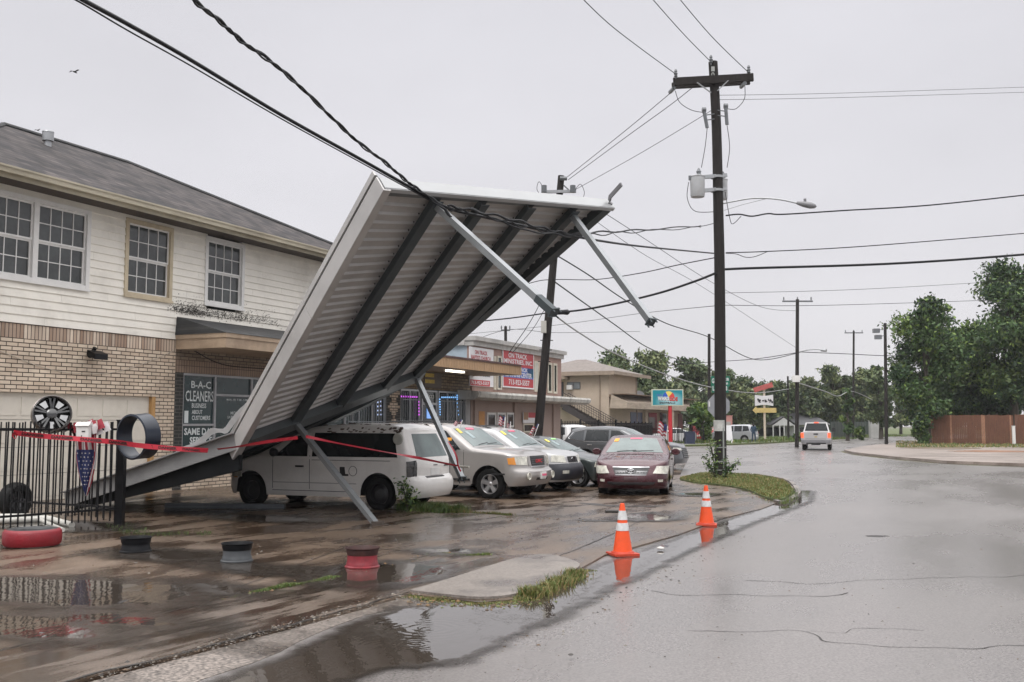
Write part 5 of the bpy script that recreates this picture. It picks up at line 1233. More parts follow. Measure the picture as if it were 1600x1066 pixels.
dsd = Car('sedan', 'dark green sedan almost hidden behind the silver SUV', ce3, (hd.x, hd.y), sp); c = dsd; sedanglass(c)
for s in (1, -1): c.patch(c.front, [(s * .45, .56), (s * .95, .6), (s * .92, .74), (s * .5, .7)], 'headlight', lampclear, off=.012)
c.patch(c.front, [(-.36, .52), (.36, .52), (.36, .66), (-.36, .66)], 'grille', trimblk, off=.01); c.mirror(1.7, .98, ds_p); stickers(c, 2.1, 1, p=False); c.patch(c.topp, [(2.1, .2), (2.1, -.25), (2.04, -.25), (2.04, .2)], 'sticker', M('sticker_green', (.35, .75, .25), .5), off=.014, nu=4, nv=2)

# ---- maroon sedan facing the camera
av_p = paint('sedan_maroon', (.06, .011, .018), .35, .26, var=.1, dirt=.12, dirtcol=(.3, .24, .25), dscale=3)
sp = dict(L=4.95, W=1.86, mat=av_p, rf=.75, rr=.5, ef=2.5, zb=.20, top=[(0, .70), (.1, .78), (.4, .87), (1.0, .96), (1.3, 1.0), (1.38, 1.02), (2.25, 1.42), (2.6, 1.48), (3.3, 1.45), (4.1, 1.13), (4.85, 1.04), (4.95, .95)],
          belt=[(0, .95), (4.95, 1.0)], tum=.25, fd=[(.2, .1), (.32, -.02), (.45, -.03), (.55, .0), (.68, .08), (.8, .14)], wx=(.96, 3.78), wr=.33, ar=.40, spokes=7, rim=.68)
hv = Vector((-.19, -.98, 0)).normalized(); fc = Vector(((984 - 800) / F * 24.9, 24.9, 0))
av = Car('sedan', 'maroon sedan with chrome grille facing the camera behind the traffic cones', fc - hv * (4.95 / 2), (hv.x, hv.y), sp); c = av
c.patch(c.topp, [(1.44, .9), (1.44, -.9), (2.2, -.82), (2.2, .82)], 'windscreen', wind_glass, nu=12); c.wipers(1.43)
c.sides([(1.85, 1.02), (2.75, 1.02), (2.75, 1.4), (2.28, 1.36)], 'side_window', side_glass); c.sides([(2.81, 1.02), (3.85, 1.05), (3.4, 1.38), (2.81, 1.4)], 'side_window', side_glass)
for x in (1.7, 2.78, 3.7): c.sides([(x, .42), (x + .01, .42), (x + .01, 1.0), (x, 1.0)], 'door_seam', seamm, nu=1, nv=5, off=.002)
gr = c.patch(c.front, [(-.42, .55), (.42, .55), (.50, .73), (-.50, .73)], 'grille', trimblk, off=.012, nu=12)
for z in (.585, .625, .665): k = (z - .55) / .18 * .08; c.patch(c.front, [(-.42 - k, z), (.42 + k, z), (.425 + k, z + .008), (-.425 - k, z + .008)], 'grille_bar', chromed, off=.012, nu=12, nv=1, parent=gr)
c.patch(c.front, [(-.5, .717), (.5, .717), (.51, .742), (-.51, .742)], 'grille_bar', chromed, off=.018, nu=12, nv=2, parent=gr); c.patch(c.front, [(-.41, .535), (.41, .535), (.42, .555), (-.42, .555)], 'grille_bar', chromed, off=.012, nu=12, nv=1, parent=gr)
p = c.front(0, .645) + Vector((-.045, 0, 0)); m = MB(); ax = Matrix(((0, 0, -1), (1, 0, 0), (0, 1, 0)))
for (ra, rb, zz) in ((.085, .055, 0), (.03, .05, .0), (.055, .022, .022)):
    m.tube([p + Vector((-.0, ra * math.cos(t), zz + rb * math.sin(t))) for t in np.linspace(0, 2 * math.pi, 25)], .009, 6, caps=False)
m.build('badge', chrome, c.root, local=True, smooth=60)
for s in (1, -1):
    c.patch(c.front, [(s * .58, .58), (s * .95, .56), (s * .985, .76), (s * .68, .755)], 'headlight', lampclear, off=.012, nu=10)
    c.patch(c.front, [(s * .72, .37), (s * .84, .37), (s * .84, .43), (s * .72, .43)], 'fog_light', lampclear, off=.014)
c.patch(c.front, [(-.6, .3), (.6, .3), (.66, .37), (-.66, .37)], 'bumper_intake', trimblk, off=.006, nu=12)
c.patch(c.front, [(-.18, .41), (.18, .41), (.18, .5), (-.18, .5)], 'plate_bracket', M('plate_maroon', (.06, .03, .035), .5), off=.012)
c.mirror(1.98, 1.03, av_p); c.handle(2.6, .86, av_p)
stickers(c, 2.18, 1, colr=stick_o, w=False); c.sides([(2.3, 1.1), (2.45, 1.1), (2.45, 1.22), (2.3, 1.22)], 'sticker', stick_o, off=.01, nu=2, nv=2)
m = MB()
for _ in range(90):
    x = random.uniform(.35, 1.15); v = random.uniform(-.9, .9); p = c.topp(x, v); q = c.topp(x + random.uniform(.08, .35), v * random.uniform(.85, .97)); m.beam(p + Vector((0, 0, .002)), q + Vector((0, 0, .002)), random.uniform(.004, .012), .004, (0, 1, 0))
m.build('water_streaks', M('streak_pale', (.11, .05, .06), .4), c.root, local=True)

# ---- grey crossover behind
cx_p = paint('crossover_grey', (.10, .105, .112), .45, .28)
sp = dict(L=5.05, W=1.95, mat=cx_p, rf=.6, rr=.45, ef=2.5, er=2.6, zb=.28, top=[(0, .88), (.12, .98), (.6, 1.06), (1.3, 1.12), (1.5, 1.16), (2.35, 1.60), (2.6, 1.66), (3.2, 1.70), (4.0, 1.67), (4.8, 1.58), (5.05, 1.45)],
          belt=[(0, 1.0), (5.05, 1.10)], tum=.2, rd=[(.3, .1), (.55, 0), (.9, .02), (1.1, .1), (1.55, .5)], wx=(.98, 3.9), wr=.38, ar=.45)
hx = (Matrix.Rotation(R(4), 3, 'Z') @ N); pc = Vector(((975 - 800) / F * 40.3, 40.3, 0))
cx = Car('crossover', 'dark grey crossover with chrome window line parked behind the maroon sedan', pc, (hx.x, hx.y), sp, cat='suv'); c = cx
c.patch(c.topp, [(1.56, .9), (1.56, -.9), (2.3, -.84), (2.3, .84)], 'windscreen', wind_glass)
c.sides([(1.95, 1.14), (2.85, 1.13), (2.85, 1.55), (2.5, 1.53)], 'side_window', side_glass); c.sides([(2.93, 1.13), (3.9, 1.14), (3.85, 1.56), (2.93, 1.56)], 'side_window', side_glass); c.sides([(3.97, 1.15), (4.6, 1.24), (4.3, 1.5), (3.95, 1.55)], 'side_window', M('side_glass_grey', (.05, .055, .06), .1))
for s in (1, -1): c.strip([(1.9, 1.11), (2.9, 1.10), (3.95, 1.12), (4.62, 1.22), (4.7, 1.27), (4.45, 1.48), (3.9, 1.59), (2.9, 1.60), (2.45, 1.57)], .022, 'chrome_line', chrome, s, off=.012)
for x in (1.8, 2.89, 3.85): c.sides([(x, .5), (x + .012, .5), (x + .012, 1.1), (x, 1.1)], 'door_seam', seamm, nu=1, nv=5, off=.002)
for s in (1, -1):
    c.patch(c.rear, [(s * .6, .98), (s * .985, .96), (s * .985, 1.06), (s * .6, 1.05)], 'tail_light', lampred, off=.02); c.patch(c.front, [(s * .5, .78), (s * .95, .82), (s * .92, .9), (s * .5, .87)], 'headlight', lampclear, off=.012)
c.patch(c.front, [(-.46, .48), (.46, .48), (.5, .85), (-.5, .85)], 'grille', trimblk, off=.012)
for z in (.53, .6, .67, .74, .81): c.patch(c.front, [(-.45, z), (.45, z), (.45, z + .014), (-.45, z + .014)], 'grille_bar', alu, off=.02, nv=1, parent=None)
c.handle(2.7, .98, chrome); c.handle(3.7, .99, chrome); c.mirror(2.1, 1.15, cx_p); c.sides([(.3, .3), (4.8, .3), (4.8, .42), (.3, .42)], 'sill_cladding', trimblk, off=.006, nu=20, nv=2)

# ---- distant vehicles
wh_p = paint('car_white_paint', (.62, .62, .62), 0, .3); sl_p = paint('car_silver_paint', (.42, .43, .45), .4, .3); rd_p = paint('car_red_paint', (.35, .02, .02), 0, .3)
def simple_suv(label, px, depth, hdg, mat, L=4.6, H_=1.75, cat='suv', name='suv'):
    sp = dict(L=L, W=1.85, mat=mat, rf=.5, rr=.35, zb=.3, top=[(0, .95), (.4, 1.05), (1.2, 1.12), (1.3, 1.15), (2.0, H_ - .08), (2.3, H_ - .02), (3.8, H_), (4.4, H_ - .08), (4.6, H_ - .15)], belt=[(0, 1.02), (4.6, 1.08)], tum=.18, rd=[(.3, .1), (.5, 0), (.9, .05), (1.6, .35)], wx=(.88, 3.6), wr=.35, ar=.42)
    c = Car(name, label, Vector(((px - 800) / F * depth, depth, 0)), hdg, sp, cat=cat); suvglass(c)
    c.patch(c.rear, [(-.78, 1.12), (.78, 1.12), (.7, 1.6), (-.7, 1.6)], 'rear_window', side_glass)
    for s in (1, -1): c.patch(c.rear, [(s * .68, .88), (s * .985, .88), (s * .97, 1.08), (s * .72, 1.08)], 'tail_light', lampred, off=.015); c.patch(c.front, [(s * .5, .75), (s * .93, .78), (s * .9, .92), (s * .5, .9)], 'headlight', lampclear, off=.012)
    c.patch(c.rear, [(-.25, .6), (.25, .6), (.25, .75), (-.25, .75)], 'number_plate', plateW, off=.01); c.mirror(1.8, 1.12, mat); return c
simple_suv('silver SUV at the far corner seen from behind beside the standing person', 1146, 99, (-.75, .45), sl_p)
simple_suv('white SUV just visible between the hall and the black iron fence', 871, 62, (-.6, .8), wh_p)
sp = dict(L=4.7, W=1.82, mat=wh_p, rf=.6, rr=.5, zb=.2, top=[(0, .66), (.15, .76), (.7, .88), (1.3, .95), (2.15, 1.38), (2.5, 1.45), (3.1, 1.42), (3.9, 1.1), (4.6, 1.0), (4.7, .9)], belt=[(0, .92), (4.7, .98)], tum=.22, wx=(.9, 3.65), wr=.33, ar=.39)
c = Car('sedan', 'white sedan parked behind the iron railing past the red sign post', Vector(((1047 - 800) / F * 93, 93, 0)), (-.98, -.1), sp); sedanglass(c); c.mirror(1.7, 1.0, wh_p)
for s in (1, -1): c.patch(c.front, [(s * .5, .56), (s * .95, .6), (s * .92, .74), (s * .5, .7)], 'headlight', lampclear, off=.012)
sp = dict(sp); sp['mat'] = rd_p; c = Car('sedan', 'bright red car partly hidden behind the main utility pole', Vector(((1112 - 800) / F * 101, 101, 0)), (-.9, -.4), sp); sedanglass(c)
for s in (1, -1): c.patch(c.front, [(s * .5, .56), (s * .95, .6), (s * .92, .74), (s * .5, .7)], 'headlight', lampclear, off=.012)
# ---- silver pickup driving away
def pickup():
    mat = paint('pickup_silver', (.47, .46, .46), .3, .3); hd_ = Vector((.32, .947, 0)); pos = Vector(((1272.5 - 800) / F * 69, 69, 0)) + hd_ * 2.9
    sp = dict(L=5.8, W=2.0, mat=mat, rf=.5, rr=.12, er=5, ef=3, zb=.42, top=[(0, 1.05), (.2, 1.15), (1.4, 1.22), (1.5, 1.25), (5.8, 1.25)], belt=[(0, 1.3), (5.8, 1.3)], tum=0.001, fd=[(.3, .1), (.6, 0)], rd=[(.4, 0), (1.3, 0)], wx=(.95, 4.6), wr=.40, ar=.48)
    c = Car('pickup_truck', 'silver pickup truck with lit brake lights driving away on the wet road', pos, (hd_.x, hd_.y), sp, cat='pickup truck')
    m = MB(); q = [(1.45, 1.24, .92), (2.15, 1.86, .74), (2.6, 1.93, .72), (3.9, 1.92, .72), (4.12, 1.24, .90)]
    vs = []
    for x, z, y in q: vs += [(x - 2.9, y, z), (x - 2.9, -y, z)]
    n = len(q); fs = [(2 * i, 2 * i + 2, 2 * i + 3, 2 * i + 1) for i in range(n - 1)] + [tuple(2 * i for i in range(n))[::-1], tuple(2 * i + 1 for i in range(n)), (0, 1, 2 * n - 1, 2 * n - 2)]
    m.add(vs, fs); m.build('cab', mat, c.root, local=True)
    m = MB(); a = [Vector((3.945 - 2.9 + .02, s * .64, 1.86)) for s in (1, -1)] + [Vector((4.115 - 2.9, s * .78, 1.34)) for s in (-1, 1)]
    k = Vector((.012, 0, .004)); m.hexa([a[0], a[0] + k, a[1], a[1] + k, a[3], a[3] + k, a[2], a[2] + k]); m.build('rear_window', side_glass, c.root, local=True)
    for s in (1, -1):
        m = MB(); z0, z1 = 1.34, 1.84
        def yy(z): return s * (.92 - (z - 1.24) / .66 * .19 + .006)
        for (a0, a1, b0, b1) in ((1.72, 2.62, 2.2, 2.62), (2.7, 3.85, 2.7, 3.72)):
            m.hexa([Vector((x - 2.9, yy(z) + s * d, z)) for (x, z) in ((a0, z0), (a1, z0)) for d in (-.01, .006)] + [Vector((x - 2.9, yy(z) + s * d, z)) for (x, z) in ((b0, z1), (b1, z1)) for d in (-.01, .006)])
        m.build('side_window', side_glass, c.root, local=True)
        c.patch(c.rear, [(s * .80, .86), (s * .98, .86), (s * .98, 1.2), (s * .80, 1.2)], 'tail_light', M('brake_light_lit', (1., .09, .03), .3, .1, emit=1.2), off=.012, nu=2)
        m = MB(); m.box((2.1 - 2.9, s * 1.13, 1.4), (.12, .2, .26)); m.build('wing_mirror', trimblk, c.root, local=True)
    m = MB(); m.box((2.93, 0, .62), (.16, 1.96, .2)); m.box((2.98, 0, .62), (.1, .9, .16)); m.build('rear_bumper', M('bumper_grey', (.25, .25, .26), .35, metal=.5), c.root, local=True)
    m = MB(); m.box((3.02, 0, .42), (.1, .6, .12)); m.box((2.9, 0, .5), (.05, 1.3, .1)); m.build('tow_hitch', trimblk, c.root, local=True)
    m = MB(); m.box((2.914, 0, 1.12), (.02, .3, .09)); m.build('tailgate_handle', trimblk, c.root, local=True)
    m = MB(); m.box((2.912, 0, .93), (.015, .18, .06)); m.build('badge', M('badge_gold', (.5, .38, .12), .4), c.root, local=True)
    m = MB(); m.box((3.92 - 2.9 + .03, 0, 1.92), (.05, .3, .05)); m.build('brake_light', M('brake_light_lit', (1., .09, .03)), c.root, local=True)
    c.patch(c.rear, [(-.7, .78), (.7, .78), (.7, .8), (-.7, .8)], 'tailgate_seam', seamm, off=.002)
pickup()
# ============================================================ TRAFFIC CONES
orange = M('cone_orange', (.80, .085, .015), .42, .08, 3, dirt=.3, dirtcol=(.35, .06, .02), dscale=9)
reflect = M('reflective_collar', (.60, .60, .60), .35, .18, 14, dirt=.4, dirtcol=(.3, .28, .26), dscale=8)
base_o = M('cone_base', (.50, .05, .02), .5, .15, 4, dirt=.5, dirtcol=(.12, .04, .03), dscale=6)
def make_cone(label, loc, rz):
    t = thing('traffic_cone', label, 'traffic cone', loc, 'orange traffic cones in the road', rz)
    m = MB(); r0, r1, hh = .135, .03, .70
    def rad(z): return r0 + (r1 - r0) * (z - .03) / (hh - .03)
    m.lathe([(rad(z), z) for z in (.03, .2, .38, .5, .62, .68)] + [(.026, .70), (.016, .70), (.02, .62)], 36, closed=False); m.build('cone_body', orange, t, smooth=40, local=True)
    m = MB()
    P = [(x, y) for x, y in ((-.18, -.165), (-.165, -.18), (.165, -.18), (.18, -.165), (.18, .165), (.165, .18), (-.165, .18), (-.18, .165))]
    m.prism(P, 0, .03); m.lathe([(.16, .03), (.15, .05), (.13, .055)], 30); m.build('cone_base', base_o, t, local=True)
    for z0, z1 in ((.33, .435), (.475, .60)):
        m = MB(); m.lathe([(rad(z0) + .0, z0), (rad(z0) + .004, z0 + .002), (rad(z1) + .004, z1 - .002), (rad(z1), z1)], 36); m.build('reflective_band', reflect, t, smooth=40, local=True)
    return t
make_cone('orange cone nearer the camera standing at the dry end of the puddle', G(973, 867, .017), R(18))
make_cone('orange cone farther back in the puddle before the maroon car', G(1104, 821, .017), R(-12))
# ============================================================ WHEEL RIMS AND TYRES ON THE LOT
def rimring(name, label, px, py, r, h, mats, group=None, tilt=None, cat='wheel rim', cup=.0):
    p = G(px, py, .042); t = thing(name, label, cat, p, group); m = MB()
    prof = [(r, 0), (r + .002, .015), (r * .93, .028), (r * .90, .06), (r * .86, .075), (r * .86, h - .09), (r * .92, h - .055), (r * .93, h - .02), (r * 1.0, h - .008), (r * 1.0, h), (r * .97, h), (r * .90, h - .03), (r * .82, h - .085), (r * .82, .06), (r * .86, .02), (r * .95, 0)]
    half = 6
    m.lathe(prof[:half], 40); m.lathe(prof[half - 1:], 40, mi=len(mats) - 1); m.build('barrel', mats, t, smooth=35, local=True)
    m = MB(); m.lathe([(r * .78, h * .38), (r * .6, h * .42), (r * .4, h * .30), (.04, h * .32), (.04, h * .30), (r * .4, h * .28), (r * .6, h * .40)], 32)
    for i in range(5): a = i * 1.257; m.tube([(r * .25 * math.cos(a), r * .25 * math.sin(a), h * .3), (r * .25 * math.cos(a), r * .25 * math.sin(a), h * .36)], .012, 6)
    m.build('wheel_centre', mats[-1], t, smooth=35, local=True); return t
rb_ = M('rim_black', (.006, .0065, .008), .45, .3, 9, spec=.2); rg_ = M('rim_grey', (.055, .06, .065), .45, .2, 9); rr_ = M('rim_red', (.22, .016, .025), .4, .25, 6, dirt=.6, dirtcol=(.05, .015, .015), dscale=8); rk_ = M('rim_rust', (.05, .018, .015), .6, .5, 9)
rimring('bare_steel_rim', 'black steel wheel rim lying flat, leftmost of the three bare rims', 212, 862, .215, .20, [rb_])
rimring('bare_steel_rim', 'black and grey steel wheel rim lying flat between the black and red rims', 370, 877, .205, .235, [rg_, rb_])
rimring('bare_steel_rim', 'red painted steel wheel rim lying flat in the wet joint', 566, 886, .215, .24, [rr_, rk_])
p = G(50, 852, .042); t = thing('tyre', 'tyre painted bright red lying flat on the wet concrete by the fence', 'tyre', p); m = MB()
m.lathe([(.25, .03), (.30, .0), (.37, .005), (.395, .04), (.40, .12), (.395, .2), (.37, .235), (.35, .24)], 44); m.build('red_tread', M('tyre_red_paint', (.22, .008, .016), .42, .15, 9, .3, dirt=.35, dirtcol=(.12, .01, .015), dscale=5), t, smooth=50, local=True)
m = MB(); m.lathe([(.352, .238), (.32, .245), (.27, .235), (.245, .2), (.25, .06), (.25, .03)], 44); m.build('sidewall', M('tyre_sidewall', (.03, .032, .034), .5, .3, 9), t, smooth=50, local=True)
p = G(23, 806, .03); p.z = .33; t = thing('tyre', 'black tyre standing upright behind the iron fence at the left edge', 'tyre', G(23, 806)); ax = Matrix.Rotation(R(70), 3, 'Z') @ Matrix(((1, 0, 0), (0, 0, -1), (0, 1, 0)))
m = MB(); m.lathe([(.2, -.1), (.29, -.125), (.33, -.1), (.345, -.05), (.345, .05), (.33, .1), (.29, .125), (.2, .1), (.18, .06), (.18, -.06)], 40, ax, p, closed=True); m.build('tyre_ring', rubber, t, smooth=45)
m = MB(); m.lathe([(.2, .03), (.1, -.02), (0, -.02)], 24, ax, p)
for i in range(5):
    a = i * 1.257; m.beam(p + ax @ Vector((.03 * math.cos(a), .03 * math.sin(a), .02)), p + ax @ Vector((.19 * math.cos(a), .19 * math.sin(a), .05)), .05, .03, ax @ Vector((0, 0, 1)))
m.build('hub_cap', M('hub_dark', (.08, .08, .085), .4, .3, 8, metal=.5), t)
# ============================================================ IRON FENCE
postp = G(186, 824)
def fence_run(name, label, pts, zt, group, z0=.12, pw=.02, gap=.115, over=.13, zr0=.33, leanamp=.02, railh=.04):
    a = Vector(pts[0]); b = Vector(pts[1]); t = thing(name, label, 'fence', (a.x, a.y, 0), group); d = (b - a); L = d.length; d.normalize(); s = Vector((-d.y, d.x, 0))
    m = MB(); m.beam(a + Vector((0, 0, zt - over)), b + Vector((0, 0, zt - over)), railh, .035, s); m.beam(a + Vector((0, 0, zr0)), b + Vector((0, 0, zr0)), railh, .035, s); m.build('rail', black_metal, t)
    m = MB(); k = gap * .6
    while k < L:
        q = a + d * k; l1 = random.gauss(0, leanamp); m.beam(q + Vector((0, 0, z0 + random.random() * .03)), q + d * l1 + Vector((0, 0, zt + random.gauss(0, .006))), pw, pw, d); k += gap
    m.build('pickets', black_metal, t); return t
qa = Vector((postp.x, postp.y, 0)); 
f1 = G(0, 842); f1 = qa + (Vector((-8.75, 16.9, 0)) - qa) * 1.0
r1_ = ray(0, 806); tt_ = 16.0; near_end = Vector((r1_.x * tt_, tt_, 0)); far_d = Vector((-9.7, 19.3, 0)) * 1.0
fn1 = fence_run('iron_fence', 'black iron picket fence panel running left from the thick post, chrome wheel on top', [qa, qa + (near_end - qa) * 1.35], 1.84, 'iron fence panels')
fn2 = fence_run('iron_fence', 'second black iron fence panel a little behind the first, pickets seen between', [qa + Vector((0, .12, 0)), qa + (far_d - qa) * 1.4], 1.84, 'iron fence panels', gap=.19)
t = thing('fence_post', 'thick square black post at the right end of the iron fence', 'post', qa); m = MB(); m.box(qa + Vector((0, 0, .93)), (.14, .14, 1.86)); m.box(qa + Vector((0, 0, 1.87)), (.16, .16, .02)); m.build('post_shaft', black_metal, t)
# blue hoop hanging over the post
p = at(216.5, 682, 16.9); t = thing('wheel_hoop', 'dark blue steel hoop hung on the top of the thick fence post', 'hoop', (p.x, p.y, 1.2)); axd = Vector((.50, .86, .06)).normalized(); q = axd.to_track_quat('Z', 'Y').to_matrix()
m = MB(); w_ = .155; r_ = .385; m.lathe([(r_ - .03, -w_), (r_, -w_ + .01), (r_ - .005, -w_ + .04), (r_ - .005, w_ - .04), (r_, w_ - .01), (r_ - .03, w_), (r_ - .035, w_ - .03), (r_ - .04, .03), (r_ - .04, -.06), (r_ - .035, -w_ + .03)], 52, q, p, closed=True)
m.build('hoop_band', M('hoop_blue', (.008, .014, .027), .3, .25, 5, dirt=.25, dirtcol=(.03, .03, .035)), t, smooth=40)
# chrome wheel on the fence
p = at(81, 647, 16.75); t = thing('alloy_wheel', 'black and chrome alloy wheel perched on the iron fence rail', 'wheel rim', (p.x, p.y, 1.7)); axd = Vector((.50, -.80, .30)).normalized(); q = axd.to_track_quat('Z', 'Y').to_matrix() @ Matrix.Rotation(.3, 3, 'Z')
m = MB(); r_ = .315; m.lathe([(r_, -.1), (r_, .04), (r_ * .99, .06), (r_ * .95, .065), (r_ * .90, .05), (r_ * .86, .0), (r_ * .84, -.1)], 48, q, p); m.lathe([(r_ * .9, -.09), (0, -.09)], 30, q, p, mi=1); m.build('wheel_barrel', [M('rim_lip', (.12, .11, .105), .25, .1, metal=.9), rb_], t, smooth=35)
m = MB()
for i in range(5):
    a = i * 1.2566
    for da in (-.14, .14):
        d0 = Vector((math.cos(a), math.sin(a), 0)); d1 = Vector((math.cos(a + da), math.sin(a + da), 0)); m.beam(p + q @ (d0 * .05 + Vector((0, 0, .0))), p + q @ (d1 * r_ * .87 + Vector((0, 0, .02))), .03, .035, q @ Vector((-math.sin(a), math.cos(a), 0)))
m.lathe([(.085, -.02), (.085, .03), (.04, .05), (0, .05)], 24, q, p); m.lathe([(r_ * .93, .055), (r_ * .90, .06), (r_ * .87, .05), (r_ * .86, .03)], 48, q, p); m.build('spokes', M('spoke_black_chrome', (.10, .10, .10), .15, .3, metal=.9), t, smooth=35)
m = MB()
for i in range(5):
    a = (i + .5) * 1.2566; d0 = Vector((math.cos(a), math.sin(a), 0)); d1 = Vector((-math.sin(a), math.cos(a), 0)); b_ = p + q @ (d0 * r_ * .62); m.hexa([b_ + q @ (d0 * x + d1 * y * (1 + x * 5) + Vector((0, 0, z - .02))) for x in (-.06, .055) for y in (-.045, .045) for z in (0, .012)])
m.build('chrome_inserts', M('insert_chrome', (.33, .33, .33), .15, .1, metal=1.), t)
# letter box and flag
bx = at(131, 676, 16.6); t = thing('letter_box', 'small white letter box fixed on the iron fence over the flag', 'letter box', (bx.x, bx.y, 1.2)); m = MB(); m.box(bx, (.2, .12, .25)); m.hexa([bx + Vector((x, y, z)) for x in (-.115, .115) for (y, z) in ((-.09, .115), (-.02, .17), (.07, .115), (.07, .17))]); m.build('box_body', trimwhite, t); m = MB(); m.box(bx + Vector((.02, -.063, .02)), (.055, .008, .02)); m.box(bx + Vector((-.01, -.063, -.06)), (.012, .008, .03)); m.build('slot', trimblk, t)
flR = M('flag_red', (.28, .02, .035), .7, .15); flW = M('flag_white', (.5, .48, .48), .7, .1); flB = M('flag_blue', (.025, .035, .12), .7, .15)
ft = thing('flag', 'large folded stars and stripes flag hanging point down on the iron fence', 'flag', (bx.x, bx.y, .6))
m = MB(); tip = at(135, 775, 16.9); Lf, Rg = at(104, 664, 16.9), at(160, 664, 16.85); n1_, n2_ = 26, 40
for i in range(n1_):
    for j in range(n2_):
        def fp_(u, v):
            top = Lf.lerp(Rg, u); wv = .07 * math.sin(u * 17 + v * 3) * (1 - v * .6) + .03 * math.sin(u * 41 + v * 5) * (1 - v); c0 = top.lerp(tip, v ** (1.0)); k = (1 - v) ** .8
            c0 = tip + (top - tip) * (1 - v); c0.x = tip.x + (c0.x - tip.x) * (1 - .30 * math.sin(min(1, v * 1.25) * math.pi) ** 1.) + .03 * math.sin(v * 9 + u * 4) * (1 - v); c0.x += (.5 - u) * -.22 * math.sin(v * math.pi) * .6
            return c0 + Vector((0, wv, 0))
        u0, u1, v0, v1 = i / n1_, (i + 1) / n1_, j / n2_, (j + 1) / n2_; uc, vc = (u0 + u1) / 2, (v0 + v1) / 2
        blue = vc > .34 and .12 + .1 * (1 - vc) < uc < .78
        mi = 2 if blue else (0 if int(uc * 13 + vc * 2.) % 2 == 0 else 1)
        m.add([fp_(u0, v0), fp_(u1, v0), fp_(u1, v1), fp_(u0, v1)], [(0, 1, 2, 3)], mi)
for r0 in range(9):
    for q0 in range(5):
        v = .40 + r0 * .055; u = .24 + q0 * .11 + (.05 if r0 % 2 else 0)
        if u > .74: continue
        c0 = fp_(u, v) + Vector((0, -.012, 0)); R_ = .017 * (1.15 - v * .5)
        m.add([c0 + Vector((math.sin(k * math.pi / 5) * (R_ if k % 2 == 0 else R_ * .42), 0, math.cos(k * math.pi / 5) * (R_ if k % 2 == 0 else R_ * .42))) for k in range(10)], [tuple(range(10))], 1)
# rumpled ends above the rail
for k in range(14):
    a0 = Lf.lerp(Rg, k / 13) + Vector((random.gauss(0, .04), random.gauss(0, .03), random.uniform(-.03, .1))); m.add([a0, a0 + Vector((.06, .03, .03)), a0 + Vector((.10 + random.random() * .05, 0, -.12)), a0 + Vector((0.03, -.02, -.16))], [(0, 1, 2, 3)], k % 2)
m.build('flag_cloth', [flR, flW, flB], ft)
# white pipes and rubble at the foot
t = thing('white_pipes', 'dirty white plastic pipes lying on the ground behind the red tyre', 'pipe', G(70, 828)); pm_ = M('pvc_dirty', (.5, .49, .45), .5, .15, 3, dirt=.5, dirtcol=(.15, .13, .1), dscale=5)
m = MB()
for a, b, r_ in (((-30, 824), (82, 818), .06), ((60, 815), (112, 828), .055), ((64, 822), (98, 836), .035), ((-30, 816), (70, 813), .05)): m.tube([G(*a) + Vector((0, 0, .1)), G(*b) + Vector((0, 0, .08))], r_, 10)
m.build('pipe', pm_, t, smooth=50)
# danger tape
tape_m = M('tape_red', (.48, .022, .042), .4, .12, 4); tape_k = M('tape_print', (.06, .01, .012), .5)
def tape(name, label, pts, wd, texts=True, twist=0., seed=1):
    P = smoothpts([at(*p) for p in pts], 12); t = thing(name, label, 'barrier tape', P[0]); m = MB(); ls = [0]
    for a, b in zip(P, P[1:]): ls.append(ls[-1] + (b - a).length)
    fr_ = []
    for i, p in enumerate(P):
        d = (P[min(i + 1, len(P) - 1)] - P[max(i - 1, 0)]).normalized(); up = Vector((0, 0, 1)); side = d.cross(up).normalized(); up = side.cross(d).normalized(); a = twist * math.sin(ls[i] * 1.3 + seed) + .25 * math.sin(ls[i] * 4 + seed)
        fr_.append((p, d, up * math.cos(a) + side * math.sin(a), side))
    vs = []
    for p, d, u_, s_ in fr_: vs += [p + u_ * wd / 2, p - u_ * wd / 2]
    m.add(vs, [(2 * i, 2 * i + 1, 2 * i + 3, 2 * i + 2) for i in range(len(P) - 1)]); k0 = len(m.v); m.v += [v + fr_[min(len(fr_) - 1, i // 2)][3] * .0015 for i, v in enumerate(vs)]; m.f += [tuple(k0 + q for q in f[::-1]) for f in m.f[:]]; m.m = [0] * len(m.f)
    m.build('ribbon', tape_m, t)
    if texts:
        L = MB(); s = .12
        def frame(l):
            for i in range(len(ls) - 1):
                if ls[i + 1] >= l: return fr_[i][0].lerp(fr_[i + 1][0], (l - ls[i]) / (ls[i + 1] - ls[i])), fr_[i][1], fr_[i][2]
            return fr_[-1][:3]
        while s + .36 < ls[-1]:
            p, d, u_ = frame(s + .17); s0, _, _ = frame(s); e0, _, _ = frame(s + .34); dd = (e0 - s0).normalized(); nrm = dd.cross(u_)
            q = text(None, 'DANGER', tape_k, s0 - u_ * wd * .28 - (nrm if nrm.y < 0 else -nrm) * 0, dd, u_, .34, wd * .60, th=.004, bold=.06)
            L.add(q.v, q.f); L.add([v - nrm.normalized() * .008 * 1 for v in q.v], q.f); s += .44
        L.build('lettering', tape_k, t)
tape('danger_tape', 'red DANGER tape tied to the iron fence and stretched right to the canopy', [(21, 676, 16.0), (60, 681, 16.2), (110, 685, 16.4), (180, 691, 16.6), (216, 696, 16.5), (270, 701, 16.9), (325, 704, 17.4)], .082)
tape('danger_tape', 'red tape from the tape knot on the fence hanging as a loose tail', [(24, 674, 16.0), (20, 680, 16.0), (24, 686, 16.0), (26, 679, 16.0), (22, 675, 15.98), (19, 682, 15.98)], .04, texts=False, twist=1.4)
